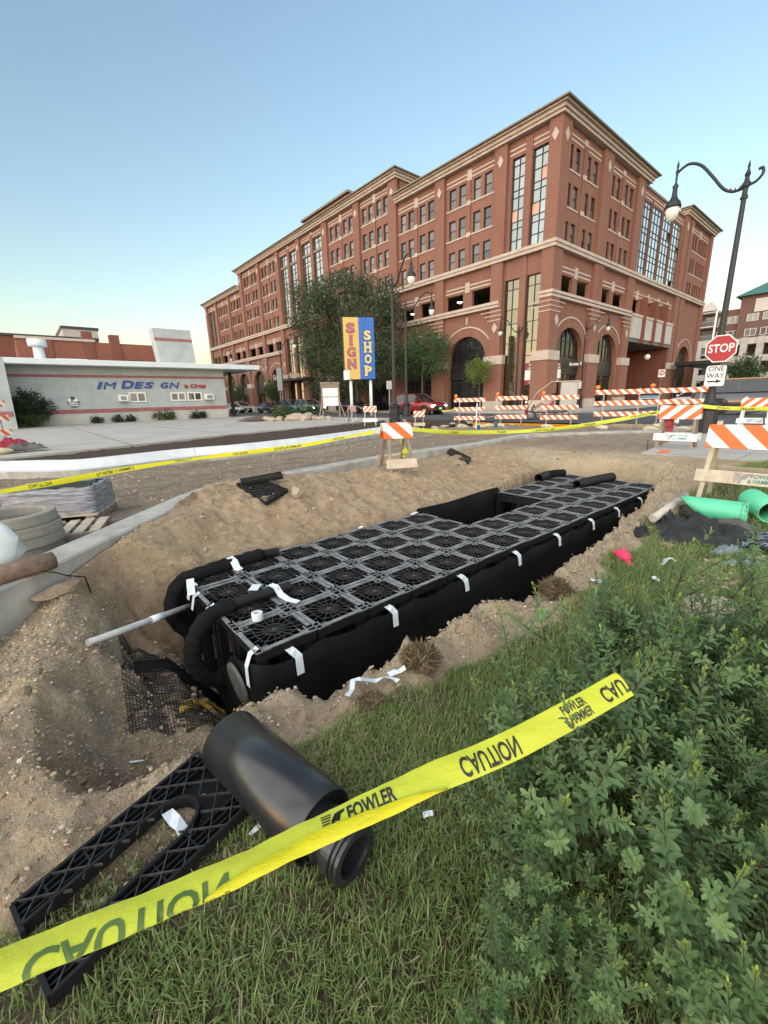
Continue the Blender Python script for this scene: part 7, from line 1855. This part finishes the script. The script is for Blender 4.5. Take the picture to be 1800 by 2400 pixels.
MT['print_pale'] = simple('pale_print', (.42, .48, .56), .5, var=.1)
for txt, yy, sz in (('T DI PIPE', hh*.36, hh*.30), ('CORROSION PRO', 0, hh*.27), ('COMPANY DAT', -hh*.36, hh*.28)):
    m_ = text_mesh(txt, sz, .001, sz*.03, mat=MT['print_pale'], sx=.8)
    for v in m_.vertices:
        x, y = -v.co.x-.0, -(v.co.y+yy); v.co.x = x; v.co.y = y; v.co.z = float(bagz(x/(WB/2*1.12), y/(hh/2*1.25)))+.008
    put('lettering', m_, bag)
MT['bag_edge'] = simple('pale_bag_film', (.20, .25, .28), .4, var=.3, scale=8, bump=.4, fine=14)
p = onground(1705, 1296, -.25, 0); crumple('plastic_film', 'pale blue-grey torn bag film in the grass left of the printed bag', p, .16, .06, .07, 'bag_edge', 'scrap', 21, R(-30), 18)
p = onground(1745, 1322, -.25, 0); crumple('plastic_film', 'grey torn bag film under the printed bag', p, .16, .05, .05, 'bag_edge', 'scrap', 23, R(-40), 16)
MT['pink_ribbon'] = simple('pink_flagging', (.78, .035, .13), .5, var=.12, scale=14, bump=.4)
p0_ = onground(1437, 1303, -.3, .03); p1_ = onground(1460, 1312, -.3, .06); p2_ = onground(1478, 1334, -.3, .03)
t = thing('flagging_ribbon', 'bundle of bright pink flagging ribbon on the grass', 'ribbon', tuple(p1_))
mb = MB(); q0, q1, q2 = p0_-p1_, np.zeros(3), p2_-p1_
mb.tube([tuple(q0), tuple(q0*.6+np.array([0, 0, .01])), tuple(q0*.25), tuple(q2*.3), tuple(q2*.55)], [.012, .03, .055, .052, .022], 9, smooth=False); obj('bundle', mb, MT['pink_ribbon'], t, recalc=False)
mb = MB(); mb.bar(tuple(q2*.5), tuple(q2*1.05), .045, .012); obj('tail', mb, MT['pink_ribbon'], t)
mb = MB(); mb.tube([(0, 0, .03), (.08, .02, .05), (.15, .06, .03)], .004, 5); obj('string', mb, MT['pink_ribbon'], t, recalc=False)
def scrap(label, pts, w_, mat='tape_white', lift=.025):
    P = [onground(x, y, -.3, lift+random.uniform(0, .015)) for x, y in pts]
    return strip('tape_scrap', label, P, w_, [(random.uniform(-.4, .4), random.uniform(-.5, .2), 1) for _ in P], None, 'tape scrap', mat=mat)
scrap('curled white tape scrap in the grass right of the pink ribbon', [(1550, 1330), (1560, 1318), (1572, 1316), (1584, 1322)], .035)
scrap('small crumpled white tape scrap in front of the tall weed', [(1528, 1360), (1538, 1364), (1548, 1368)], .04)
scrap('white tape scrap at the edge of the dry grass', [(1384, 1366), (1396, 1370), (1408, 1372)], .04)
scrap('long bent white tape tangle on the gravel rim of the trench', [(815, 1655), (826, 1636), (828, 1618), (846, 1614), (880, 1614), (904, 1606), (922, 1612), (934, 1620)], .028, lift=.05)
scrap('crumpled white tape end on the gravel rim beside the long tangle', [(912, 1606), (926, 1596), (938, 1594), (950, 1588)], .035, lift=.06)
scrap('broad white tape piece on the grass inside the slotted plate', [(398, 1932), (415, 1948), (432, 1972), (440, 1988)], .042, lift=.05)
scrap('twisted white tape scrap beside the big black pipe', [(588, 1970), (600, 1957), (614, 1944), (628, 1936)], .016)
scrap('white tape scrap on the dirt in the hollow', [(306, 1796), (322, 1793), (338, 1790)], .014, lift=.015)
scrap('white tape scrap at the edge of the shrubs', [(992, 1926), (1003, 1924), (1015, 1922)], .02)
# grass-topped clods on the rim
MT['straw'] = leaf_mat('dry_grass', (.12, .085, .045), (.30, .235, .13), .8, .2)
def tuft(label, p, r_, n, mat='straw', L=.10, name='grass_clod', soil=True):
    t = thing(name, label, 'turf clod', tuple(p))
    if soil: put('soil', rock_mesh(int(abs(p[0])*900), .55, 2, 'soil', 'rock_brown', .3), t, (0, 0, r_*.2), (0, 0, 0), (r_*.85, r_*.75, r_*.8))
    c = RNG.normal(size=(n, 3)); c /= np.linalg.norm(c, axis=1)[:, None]; c[:, 2] = np.abs(c[:, 2])
    leaves('blades', c*np.array([r_, r_*.85, r_*.72])*RNG.uniform(.75, 1.05, (n, 1))+np.array([0, 0, r_*.15]), L, mat, t, .2, 9)
    return t
tuft('round dry straw clod on the trench rim below the third tape strip', onground(985, 1552, -.35, .0), .11, 900)
tuft('dry straw clod farther right on the trench rim', onground(1300, 1392, -.35, .0), .13, 700)
tuft('brown turf clod on the gravel rim under the white tape tangle', onground(870, 1655, -.35, .0), .08, 350, L=.06)

# ================================================================ big black pipe in the foreground
A_, B_, C_ = at(540, 1735, -.215), at(757, 1938, -.225), at(797, 1992, -.24)
t = thing('black_riser_pipe', 'big smooth black riser pipe with a ribbed gasket end on the grass', 'pipe', tuple(A_))
ax_ = (B_-A_); Lb = float(np.linalg.norm(ax_)); q_ = Vector(tuple(ax_)).to_track_quat('Z', 'Y').to_matrix().to_4x4(); r_ = .128
MT['hdpe'] = simple('smooth_black_hdpe', (.017, .019, .022), .30, var=.4, scale=5, bump=.06, fine=30, spec=.6)
mb = MB(); mb.lathe([(r_*.96, .0), (r_, .0), (r_, Lb*.55), (r_*.997, Lb), (r_*.965, Lb), (r_*.96, .02), (r_*.96, .0)], 48, mat=q_); obj('barrel', mb, MT['hdpe'], t, recalc=False)
mb = MB(); mb.lathe([(r_*.0, Lb*.1), (r_*.95, Lb*.1)], 32, mat=q_); obj('end_cap', mb, MT['plastic'], t, recalc=False)
rn = .088
mb = MB(); Lc = Lb+.155
mb.lathe([(rn*.9, Lb-.2), (rn*.9, Lb+.02), (rn*1.05, Lb+.03), (rn*1.05, Lb+.045), (rn*.9, Lb+.05), (rn*.9, Lb+.075), (rn*1.07, Lb+.08), (rn*1.07, Lb+.118), (rn*.97, Lb+.12), (rn*.97, Lb+.126), (rn*1.05, Lb+.128), (rn*1.05, Lb+.136), (rn*.97, Lb+.138), (rn*.97, Lb+.142), (rn*1.05, Lb+.144), (rn*1.03, Lc), (rn*.74, Lc), (rn*.72, Lc-.01), (rn*.72, Lb-.2)], 40, mat=q_, smooth=False)
o = obj('gasket_spigot', mb, MT['hdpe'], t, recalc=False)
mb = MB(); mb.lathe([(0, Lb-.12), (rn*.72, Lb-.12)], 24, mat=q_); obj('bore_shade', mb, MT['plastic'], t, recalc=False)  # black disc in the spigot mouth, painted in place of its inner shade
mb = MB(); mb.lathe([(r_*.6, Lb-.02), (r_*.965, Lb-.02)], 36, mat=q_); obj('end_ring', mb, MT['plastic'], t, recalc=False)
# slotted lattice plate
def pl(px, py, l_): return onground(px, py, -.33, l_)
Pc = [pl(40, 2160, .05), pl(468, 1795, .05), pl(598, 1905, .05), pl(130, 2375, .05)]
def slot(u, v):
    if u < .80: 
        hw = .235; 
        if u > .62: hw = .235*math.sqrt(max(0, 1-((u-.62)/.18)**2))
        return not (abs(v-.50) < hw)
    return True
sp_ = lattice_plate('slotted_plate', 'large black lattice plate with a long rounded slot lying on the grass', Pc, .045, slot, cell=.045)
mb = MB(); Pq = [p-sum(Pc)/4 for p in Pc]
def pq_(u, v): return (Pq[0]*(1-u)+Pq[1]*u)*(1-v)+(Pq[3]*(1-u)+Pq[2]*u)*v
edge = [(u, .265) for u in np.linspace(0, .62, 10)]+[(.62+.18*math.sin(a), .5-.235*math.cos(a)) for a in np.linspace(.15, math.pi-.15, 14)]+[(u, .735) for u in np.linspace(.62, 0, 10)]
for (a, b) in zip(edge[:-1], edge[1:]): mb.bar(pq_(*a), pq_(*b), .012, .05)
for v in (.07, .14, .20, .80, .87, .93): 
    mb.bar(pq_(0, v), pq_(1, v), .006, .034)
for u in (.12, .30, .48, .66): mb.bar(pq_(u, .0), pq_(u, .26), .006, .034); mb.bar(pq_(u, .74), pq_(u, 1), .006, .034)
obj('slot_wall', mb, MT['plastic'], sp_, recalc=False)

# ================================================================ caution tapes
def tape_mat(name, c):
    k = NT(name); v = k.coord('Object'); k.set(c, .38, 0, .45); 
    k.bump(k.noise(k.coord('Object', (1, 1, 5)), 16, 5, .65), .45, .012)
    tr = k.n('BsdfTranslucent'); tr.inputs[0].default_value = (*c, 1); mx = k.n('MixShader'); mx.inputs[0].default_value = .30
    out = [n for n in k.t.nodes if n.type == 'OUTPUT_MATERIAL'][0]; k.L(k.b.outputs[0], mx.inputs[1]); k.L(tr.outputs[0], mx.inputs[2]); k.L(mx.outputs[0], out.inputs[0]); return k.m
MT['tape'] = tape_mat('yellow_tape', (.66, .72, .06)); MT['tape2'] = tape_mat('yellow_tape_warm', (.74, .69, .02))
MT['ink'] = simple('tape_ink', (.016, .020, .016), .5); MT['ink_green'] = simple('tape_ink_show_through', (.07, .13, .025), .45)
class Ribbon:
    def __init__(s, pts, acr, width, n=14):
        s.P = spline(pts, n); s.A = spline(acr, n); s.w = width
        s.A = [a/np.linalg.norm(a) for a in s.A]
        s.L = np.concatenate([[0], np.cumsum([np.linalg.norm(s.P[i+1]-s.P[i]) for i in range(len(s.P)-1)])])
    def at(s, l, v, off=0):
        p = np.array([np.interp(l, s.L, [q[k] for q in s.P]) for k in range(3)]); a = np.array([np.interp(l, s.L, [q[k] for q in s.A]) for k in range(3)]); a = a/np.linalg.norm(a)
        i = int(np.clip(np.searchsorted(s.L, l), 1, len(s.P)-1)); d = s.P[i]-s.P[i-1]; d = d/np.linalg.norm(d)
        n = np.cross(d, a); n = n/np.linalg.norm(n); n = n if n@(np.array([0, 0, CAMH])-p) > 0 else -n
        return p + a*v*s.w + n*(off + .10*s.w*math.cos(v*3.1) + .020*s.w*math.sin(l*31+v*5)+.012*s.w*math.sin(l*83-v*9))
    def mesh(s, v0=-.5, v1=.5, nv=6):
        V_ = []; 
        for i, l in enumerate(s.L):
            for j in range(nv+1): V_.append(s.at(l, v0+(v1-v0)*j/nv))
        k = nv+1; F_ = [(i*k+j, i*k+j+1, (i+1)*k+j+1, (i+1)*k+j) for i in range(len(s.L)-1) for j in range(nv)]
        return V_, F_
    def text(s, body, l, h, parent, mat, v=0.0, flip=False, sx=.8, shear=0, bold=.03, mesh=None, clip=None):
        m_ = mesh or text_mesh(body, h*1.35, 0, h*bold, shear, MT[mat], sx=sx)
        import bmesh as bm_
        b = bm_.new(); b.from_mesh(m_); bm_.ops.triangulate(b, faces=b.faces); bm_.ops.subdivide_edges(b, edges=[e for e in b.edges if e.calc_length() > .03], cuts=2)
        for vv_ in b.verts:
            x, y = vv_.co.x, vv_.co.y
            if flip: y = -y
            yv = v+y/s.w
            if clip: yv = min(max(yv, clip[0]), clip[1])
            vv_.co = Vector(s.at(l+x, yv, .0016))
        b.to_mesh(m_); b.free(); return put('lettering' if mesh is None else 'emblem', m_, parent)
def tape_thing(label, rb, mat='tape', extra=None):
    t = thing('caution_tape', label, 'caution tape')
    V_, F_ = rb.mesh(); mb = MB(); mb.add(V_, F_, 0, True); obj('ribbon', mb, MT[mat], t, recalc=False)
    return t
tp_ = [(-80, 2306, .73), (0, 2272, .76), (353, 2127, .86), (570, 2034, .93), (705, 1968, .98), (900, 1878, 1.05), (1018, 1822, 1.10), (1177, 1757, 1.17), (1333, 1676, 1.24), (1464, 1602, 1.30)]
pts = [dep(x, y, d) for x, y, d in tp_]
def across(p, q, tilt):
    d = (q-p)/np.linalg.norm(q-p); view = np.array([0, 0, CAMH])-p; view /= np.linalg.norm(view)
    a = np.cross(view, d); a /= np.linalg.norm(a); a = a if a[2] > 0 else -a     # upright, square to the line of sight
    n = np.cross(d, a); n = n if n@view > 0 else -n
    return a*math.cos(tilt)+n*math.sin(tilt)*(-1)
tl_ = [.62, .62, .70, .70, .66, .45, .35, .2, .1, .05]
acr = [across(pts[max(i-1, 0)], pts[min(i+1, len(pts)-1)], tl_[i]) for i in range(len(pts))]
rb = Ribbon(pts, acr, .076, 10)
ct = tape_thing('broad yellow caution tape stretched across the foreground over the grass', rb)
# lower edge folded up: a second narrow strip in front, tapering
V_ = []; Ls = np.linspace(rb.L[-1]*.24, rb.L[-1]*.60, 40)
for i, l in enumerate(Ls):
    f = math.sin(math.pi*min(1, i/39*1.05))**.6; V_ += [rb.at(l, -.5, .0), rb.at(l, -.5+.36*f, .010), rb.at(l, -.5+.40*f, .006)]
mb = MB(); mb.add(V_, [(3*i+j, 3*i+j+1, 3*i+j+4, 3*i+j+3) for i in range(39) for j in range(2)], 0, True); obj('folded_edge', mb, MT['tape2'], ct, recalc=False)
def l_at(px):     # arc length where the ribbon passes a picture column
    best = min(range(len(rb.P)), key=lambda i: abs(CXP+FPX*((rb.P[i]-np.array([0, 0, CAMH]))@_r)/((rb.P[i]-np.array([0, 0, CAMH]))@_f)-px)); return rb.L[best]
rb.text('CAUTION', (l_at(115)+l_at(515))/2, .060, ct, 'ink_green', -.36, True, .98, clip=(-.5, .5))
rb.text('FOWLER', (l_at(822)+l_at(918))/2, .038, ct, 'ink', .04, False, .62, .1, .045)
lm_ = logo_mesh(.045, [MT['ink'], MT['ink']]); lm_.transform(Matrix.Rotation(R(-90), 4, 'X')); rb.text('', l_at(775), .04, ct, 'ink', .02, mesh=lm_)
rb.text('& HAMMER', (l_at(825)+l_at(905))/2, .018, ct, 'ink', -.30, False, .62, .15)
rb.text('CAUTION', (l_at(1085)+l_at(1215))/2, .050, ct, 'ink', -.05, True, .62)
rb.text('FOWLER', l_at(1345), .026, ct, 'ink', .18, False, .62, .1); rb.text('& HAMMER', l_at(1350), .026, ct, 'ink', -.22, False, .55, .1)
rb.text('CAUTION', l_at(1470), .045, ct, 'ink', .0, True, .7)
# tape end lost in the shrubs
q0, q1 = dep(1622, 1480, 2.35), dep(1640, 1520, 2.30); rb2 = Ribbon([q0, (q0+q1)/2+np.array([.01, 0, .01]), q1], [across(q0, q1, .2)]*3, .06, 6); t2 = tape_thing('short piece of yellow caution tape hanging in the shrubs at right', rb2)
rb2.text('FOWLER', rb2.L[-1]*.5, .02, t2, 'ink', .1, False, .6)
def far_tape(label, L_, width, mat='tape', texts=(), tilt=.2, ink='ink', flip=True):
    P = [dep(x, y, d) for x, y, d in L_]; A = [across(P[max(i-1, 0)], P[min(i+1, len(P)-1)], tilt+.5*math.sin(i*2.1)) for i in range(len(P))]
    r_ = Ribbon(P, A, width, 8); t = tape_thing(label, r_, mat)
    for s_, body in texts: r_.text(body, r_.L[-1]*s_, width*.62, t, ink, 0, flip, .85)
    return t
far_tape('yellow caution tape running along the road to the barricade on the heap', [(-60, 1163, 4.6), (0, 1153, 4.9), (150, 1127, 5.4), (300, 1099, 6.0), (450, 1076, 6.6), (600, 1058, 7.1), (720, 1042, 7.5), (840, 1019, 7.8), (878, 1012, 7.8)], .075, 'tape2', [(.12, 'CAUTION'), (.27, 'FOWLER & HAMMER'), (.43, 'CAUTION'), (.58, 'CAUTION'), (.72, 'FOWLER & HAMMER'), (.88, 'CAUTION')], .5)
far_tape('yellow caution tape sagging from the barricade on the heap to the rusty stake', [(940, 1004, 7.9), (985, 1008, 8.2), (1060, 1013, 8.8), (1140, 1013, 9.4), (1220, 1011, 9.8), (1320, 1003, 9.9), (1430, 987, 9.8), (1540, 967, 9.6), (1632, 952, 9.3)], .085, 'tape', [(.2, 'CAUTION'), (.4, 'CAUTION'), (.55, 'FOWLER & HAMMER'), (.7, 'CAUTION'), (.86, 'FOWLER & HAMMER')], .1)
far_tape('yellow caution tape from the rusty stake to the right edge', [(1636, 951, 9.3), (1690, 956, 9.2), (1750, 958, 9.1), (1830, 958, 9.0)], .085, 'tape', [(.3, 'CAUTION'), (.6, 'CAUTION')], .1)
far_tape('thin slack yellow tape between the red car and the barricade', [(1035, 963, 21), (1055, 962, 21), (1068, 957, 21.4)], .06, 'tape2')
# knot and loose end hanging on the striped board
ribP = [dep(930, 1003, 7.55), dep(938, 1018, 7.5), dep(944, 1040, 7.5), dep(949, 1056, 7.5), dep(946, 1072, 7.5)]
strip('tape_end', 'loose yellow tape end hanging down the striped barricade on the heap', ribP, .06, [(-.5, -1, .2), (-.2, -1, .0), (-.7, -1, .2), (-.1, -1, 0), (-.5, -1, .1)], None, 'caution tape', mat='tape')
mb = MB(); mb.lathe([(0, -.05), (.06, -.02), (.05, .03), (.02, .07), (0, .08)], 7, smooth=False); p = dep(950, 1059, 7.45); tag(obj('tape_knot', mb, MT['tape'], None, tuple(p), recalc=False), 'crumpled yellow tape knot on the striped barricade on the heap', 'caution tape')
# orange spray paint marks on the walk
mb = MB(); q = [at(x, y, .0095) for x, y in ((1538, 1062), (1552, 1054), (1574, 1053), (1562, 1062))]; mb.add(q, [(0, 1, 2, 3)]); struct(obj('paint_mark', mb, MT['orange_paint'], recalc=False))
# ================================================================ grass
k = NT('grass_blade'); a_ = k.n('VertexColor', layer_name='tint'); sp = k.n('SeparateColor'); k.L(a_.outputs[0], sp.inputs[0])
c = k.ramp(sp.outputs[0], [(0, (.15, .215, .068)), (.4, (.26, .36, .115)), (.66, (.36, .41, .17)), (.8, (.40, .35, .20)), (1, (.54, .45, .30))])
k.set(c, .6, 0, .3); tr = k.n('BsdfTranslucent'); k.L(c, tr.inputs[0]); mx = k.n('MixShader'); mx.inputs[0].default_value = .42
out = [n for n in k.t.nodes if n.type == 'OUTPUT_MATERIAL'][0]; k.L(k.b.outputs[0], mx.inputs[1]); k.L(tr.outputs[0], mx.inputs[2]); k.L(mx.outputs[0], out.inputs[0]); MT['grass'] = k.m
def grass(name, label, n, x0, x1, y0, y1, L, W, seed):
    rg = np.random.default_rng(seed)
    x = rg.uniform(x0, x1, n); y = rg.uniform(y0, y1, n); z, dp_, dr_, n1, n2 = height(x, y); lm = lawn_mask(x, y)
    thin = sst(-.35, .1, fbm(x*2.1, y*2.1, 3, 61))*.75+.3
    e1, e2 = Pc[1]-Pc[0], Pc[3]-Pc[0]; det = e1[0]*e2[1]-e1[1]*e2[0]; qx, qy = x-Pc[0][0], y-Pc[0][1]
    pu, pv = (qx*e2[1]-qy*e2[0])/det, (e1[0]*qy-e1[1]*qx)/det
    onplate = (pu > -.02) & (pu < 1.02) & (pv > -.02) & (pv < 1.02) & ~((pu < .72) & (np.abs(pv-.5) < .21))
    keep = (rg.uniform(0, 1, n) < lm*thin) & (dr_ < 0) & ~onplate
    x, y, z = x[keep], y[keep], z[keep]; n = len(x)
    dry = np.clip(.5+1.1*fbm(x*1.3+4, y*1.3, 4, 71), 0, 1)
    dry = np.maximum(dry*.8, .95*np.exp(-((x-2.75)**2/.35+(y-1.38)**2/.12)))
    lush = np.exp(-((x-4.3)**2/1.4+(y-1.55)**2/.12))+.8*np.exp(-((x-1.15)**2/.3+(y-1.45)**2/.05))
    ln = L*rg.uniform(.45, 1.35, n)*(1-.35*dry)*(1+.35*np.clip(lush, 0, 1)); az = rg.uniform(0, 6.283, n)+1.2*fbm(x*3, y*3, 2, 81); lean = np.clip(rg.normal(.75, .35, n), .1, 1.5)
    d = np.stack([np.cos(az), np.sin(az)], -1); s = np.stack([-d[:, 1], d[:, 0]], -1)
    w = W*rg.uniform(.6, 1.4, n)
    def pnt(f, side):
        h = ln*f*np.cos(lean*f*.9); o = ln*f*np.sin(lean*f*.9)
        px = x+d[:, 0]*o+s[:, 0]*side*w; py = y+d[:, 1]*o+s[:, 1]*side*w
        return np.stack([px, py, z+h-.004], -1)
    V_ = np.stack([pnt(0, -.5), pnt(0, .5), pnt(.5, -.42), pnt(.5, .42), pnt(1, 0)], 1).reshape(-1, 3)
    b = np.arange(n)*5; F_ = np.concatenate([np.stack([b, b+1, b+3], 1), np.stack([b, b+3, b+2], 1), np.stack([b+2, b+3, b+4], 1)])
    t = np.clip(rg.normal(.36, .16, n)+.42*(dry-.42)*1.6*(rg.uniform(0, 1, n) < .4+.6*dry)-.08*lush, 0, 1); t = np.where(rg.uniform(0, 1, n) < .10, rg.uniform(.7, 1, n), t)
    t = np.repeat(t, 5); C_ = np.stack([t, t, t, np.ones_like(t)], 1)
    o = put(name, npmesh(name, V_, F_, MT['grass'], False, C_, 'tint')); o['label'] = label; stuff(o)
grass('grass', 'rough green and straw lawn grass in the foreground', 95000, -.7, 2.3, -.1, 2.0, .062, .0042, 1)
grass('grass', 'lawn grass along the trench', 80000, 2.3, 5.5, -.6, 2.1, .070, .0055, 2)
grass('grass', 'lawn grass at the far right', 60000, 5.5, 10.2, -1.5, 2.2, .085, .008, 3)
# ================================================================ foreground shrubs
k = NT('shrub_leaf'); a_ = k.n('VertexColor', layer_name='tint'); sp = k.n('SeparateColor'); k.L(a_.outputs[0], sp.inputs[0])
oi = k.n('ObjectInfo')
c = k.ramp(sp.outputs[0], [(0, (.10, .165, .072)), (.45, (.195, .31, .135)), (.72, (.265, .39, .145)), (.88, (.22, .33, .06)), (1, (.36, .46, .09))])
c = k.mix(k.math('MULTIPLY', oi.outputs['Random'], .35), c, (.10, .17, .085))
k.set(c, .5, 0, .4); tr = k.n('BsdfTranslucent'); k.L(c, tr.inputs[0]); mx = k.n('MixShader'); mx.inputs[0].default_value = .42
out = [n for n in k.t.nodes if n.type == 'OUTPUT_MATERIAL'][0]; k.L(k.b.outputs[0], mx.inputs[1]); k.L(tr.outputs[0], mx.inputs[2]); k.L(mx.outputs[0], out.inputs[0]); MT['shrub_leaf'] = k.m
MT['shrub_stem'] = simple('red_brown_stem', (.055, .032, .022), .7, var=.3, scale=20)
LEAF_UV = [(0, 0), (.30, .38), (.30, 0), (.30, -.38), (.68, .46), (.68, 0), (.68, -.46), (1, 0), (.90, .26), (.90, -.26)]
LEAF_F = [(0, 2, 1), (0, 3, 2), (1, 2, 5, 4), (2, 3, 6, 5), (4, 5, 7, 8), (5, 6, 9, 7)]
def sprig_mesh(seed, L, nleaf, leafL, shoots):
    rg = np.random.default_rng(seed); V_, F_, T_ = [], [], []; SV, SF = [], []
    stem = MB()
    def leaf(p, d, up, ln, tint):
        d = d/np.linalg.norm(d); s = np.cross(d, up); s = s/(np.linalg.norm(s)+1e-9); n = np.cross(s, d); w = ln*rg.uniform(.33, .43)
        curl = rg.uniform(-.1, .35); b = len(V_)
        for u, v in LEAF_UV:
            q = p+d*u*ln+s*v*w+n*(abs(v)*w*.35-curl*ln*u*u*.5); V_.append(q); T_.append(tint+(.05 if v == 0 else 0))
        for f in LEAF_F: F_.append(tuple(b+i for i in f))
    def shoot(p0, d0, L_, n_, ln, base_t, r_, tip=True):
        k_ = 9; P = [np.array(p0)]; d = np.array(d0)/np.linalg.norm(d0)
        bend = rg.normal(size=3)*.10
        for i in range(k_):
            d = d+bend/k_+np.array([0, 0, .10])/k_*2; d = d/np.linalg.norm(d); P.append(P[-1]+d*L_/k_)
        stem.tube([tuple(q) for q in P], [r_*(1-.75*i/k_) for i in range(k_+1)], 5)
        ga = rg.uniform(0, 6.28)
        for i in range(n_):
            f = .10+.90*(i/(n_-1))**.9; x = f*k_; j = min(int(x), k_-1); q = P[j]*(1-(x-j))+P[j+1]*(x-j); dd = P[j+1]-P[j]; dd = dd/np.linalg.norm(dd)
            a = dd.copy(); o1 = np.cross(a, [.3, .5, .8]); o1 /= np.linalg.norm(o1); o2 = np.cross(a, o1)
            th = ga+i*2.39996; rad = o1*math.cos(th)+o2*math.sin(th)
            op = .95-.62*sst(.72, 1.0, f)                    # leaves fold up round the tip
            ld = rad*op+a*(1-op*.72)+np.array([0, 0, -.10])*(1-f)
            sz = ln*(1.08-.55*sst(.82, 1.0, f))*rg.uniform(.8, 1.15)*(.75+.25*min(1, f*3))
            tint = base_t+rg.normal(0, .10)+(.62*sst(.86, 1.0, f) if tip else .15*sst(.8, 1, f))
            leaf(q, ld, a, sz, tint)
        return P
    P = shoot((0, 0, 0), (rg.normal(0, .12), rg.normal(0, .12), 1), L, nleaf, leafL, .34, .0045)
    for i in range(shoots):
        f = rg.uniform(.25, .85); x = f*9; j = int(x); q = P[j]; th = rg.uniform(0, 6.28)
        shoot(q, (math.cos(th)*.8, math.sin(th)*.8, .75), L*rg.uniform(.16, .36), int(nleaf*.22)+6, leafL*.78, .42, .0022, rg.uniform() < .7)
    nst = len(stem.v); V2 = np.array(stem.v+[tuple(q) for q in V_]); me = bpy.data.meshes.new('sprig')
    me.from_pydata([tuple(q) for q in V2], [], stem.f+[tuple(i+nst for i in f) for f in F_])
    me.materials.append(MT['shrub_stem']); me.materials.append(MT['shrub_leaf'])
    mi = [0]*len(stem.f)+[1]*len(F_); me.polygons.foreach_set('material_index', mi)
    me.polygons.foreach_set('use_smooth', [True]*len(mi))
    a = me.color_attributes.new('tint', 'FLOAT_COLOR', 'POINT'); tt = np.concatenate([np.zeros(nst), np.clip(np.array(T_), 0, 1)])
    a.data.foreach_set('color', np.stack([tt, tt, tt, np.ones_like(tt)], 1).astype(np.float32).ravel()); me.update(); return me
SPR = [sprig_mesh(200+i, [.62, .70, .78, .55, .66, .74, .60, .82, .50, .68][i], 76+5*i % 24, [.036, .039, .042, .034, .040, .037, .042, .038, .032, .037][i], 6+i % 4) for i in range(10)]
# where each shrub is rooted, how tall, how many sprigs
SH = []
def sh(px, py, H, n, r_, lab): p = onground(px, py, -.35, 0); SH.append((p[0], p[1], H, n, r_, lab))
def shw(x, y, H, n, r_, lab): SH.append((x, y, H, n, r_, lab))
shw(.80, .34, .50, 16, .17, 'dark leafy shrub nearest the big black pipe in the foreground')
shw(.56, .30, .42, 12, .13, 'low leafy shrub at the bottom of the picture, leftmost of the shrubs')
shw(1.06, .52, .72, 15, .15, 'tall leafy shrub hiding the tape right of the black pipe')
shw(1.36, .60, .80, 18, .17, 'tall leafy shrub in front of the upside-down tape lettering')
shw(1.10, .10, .66, 20, .20, 'bushy shrub with yellow-green tips at the bottom centre')
shw(1.42, .28, .76, 22, .20, 'broad dense shrub below the printed tape')
shw(1.72, .62, .80, 16, .16, 'tall shrub left of where the tape vanishes')
shw(1.82, .30, .84, 22, .20, 'dense shrub below the end of the tape')
shw(2.08, .58, .90, 18, .17, 'tallest shrub rising over the end of the tape')
shw(1.48, -.06, .72, 20, .20, 'close leafy shrub at the bottom right')
shw(1.90, .02, .80, 22, .22, 'large shrub at the right edge below the middle')
shw(2.36, .30, .80, 18, .18, 'dense shrub at right beside the short piece of tape')
shw(2.45, .66, .62, 3, .07, 'slender shrub in the lawn behind the tape end')
shw(2.85, .22, .62, 10, .15, 'shrub behind the short piece of tape')
shw(2.80, -.02, .78, 18, .22, 'dense shrub at the right edge behind the nearer ones')
shw(3.25, .58, .95, 2, .05, 'very slender tall shrub sprouting before the pink ribbon')
shw(3.4, .02, .62, 12, .18, 'shrub at right in front of the gravel patch')
shw(3.95, .42, .86, 2, .05, 'tall thin shrub before the black sheeting')
shw(4.1, -.22, .55, 10, .18, 'shrub at the right edge in front of the printed bag')
shw(4.75, .0, .45, 4, .10, 'small shrub by the printed bag')
shw(1.22, -.20, .62, 14, .18, 'leafy shrub at the bottom edge nearest the viewer')
shw(2.35, -.12, .85, 18, .22, 'shrub at the right edge in the lower half')
shw(3.0, -.2, .85, 14, .22, 'shrub at the far right edge behind the lower ones')
shw(.92, -.06, .46, 14, .15, 'low shrub at the bottom edge with small leaves')
for x, y, H, n, r_, lab in SH:
    t = thing('shrub', lab, 'shrub', (x, y, hz(x, y)-.02), random.uniform(0, 6.28), 'leafy shrubs along the lawn')
    for i in range(n):
        a = random.uniform(0, 6.28); q = r_*math.sqrt(random.random()); s_ = H/.68*random.uniform(.62, 1.12)*(1.0-.25*q/r_)
        lean = .04+.24*q/r_
        o = put('sprig', SPR[random.randrange(10)], t, (q*.55*math.cos(a), q*.55*math.sin(a), 0), (0, 0, 0), (s_**.35*1.0, s_**.35*1.0, s_))
        o.scale = (s_, s_, s_)
        o.rotation_euler = (Matrix.Rotation(a, 4, 'Z') @ Matrix.Rotation(lean, 4, 'Y') @ Matrix.Rotation(random.uniform(0, 6.28), 4, 'Z')).to_euler()
# gravel and flat stones among the shrubs at right
N = 420; xx = RNG.normal(4.35, .28, N); yy = RNG.normal(.45, .22, N); zz = height(xx, yy)[0]
pebbles('gravel', 'patch of mixed gravel among the shrubs at right', np.stack([xx, yy, zz+.01], -1), .008, .032, 'gravel')
for px, py, s_, lab in ((1655, 1430, .20, 'flat grey stone slab between the shrubs at right'), (1770, 1310, .075, 'round pale stone under the printed bag'), (1672, 1452, .10, 'small grey stone beside the flat slab at right')):
    p = onground(px, py, -.33, 0); rock(lab, p, (s_, s_*.6, s_*.35), int(px), 'stone', 'rock', .4)
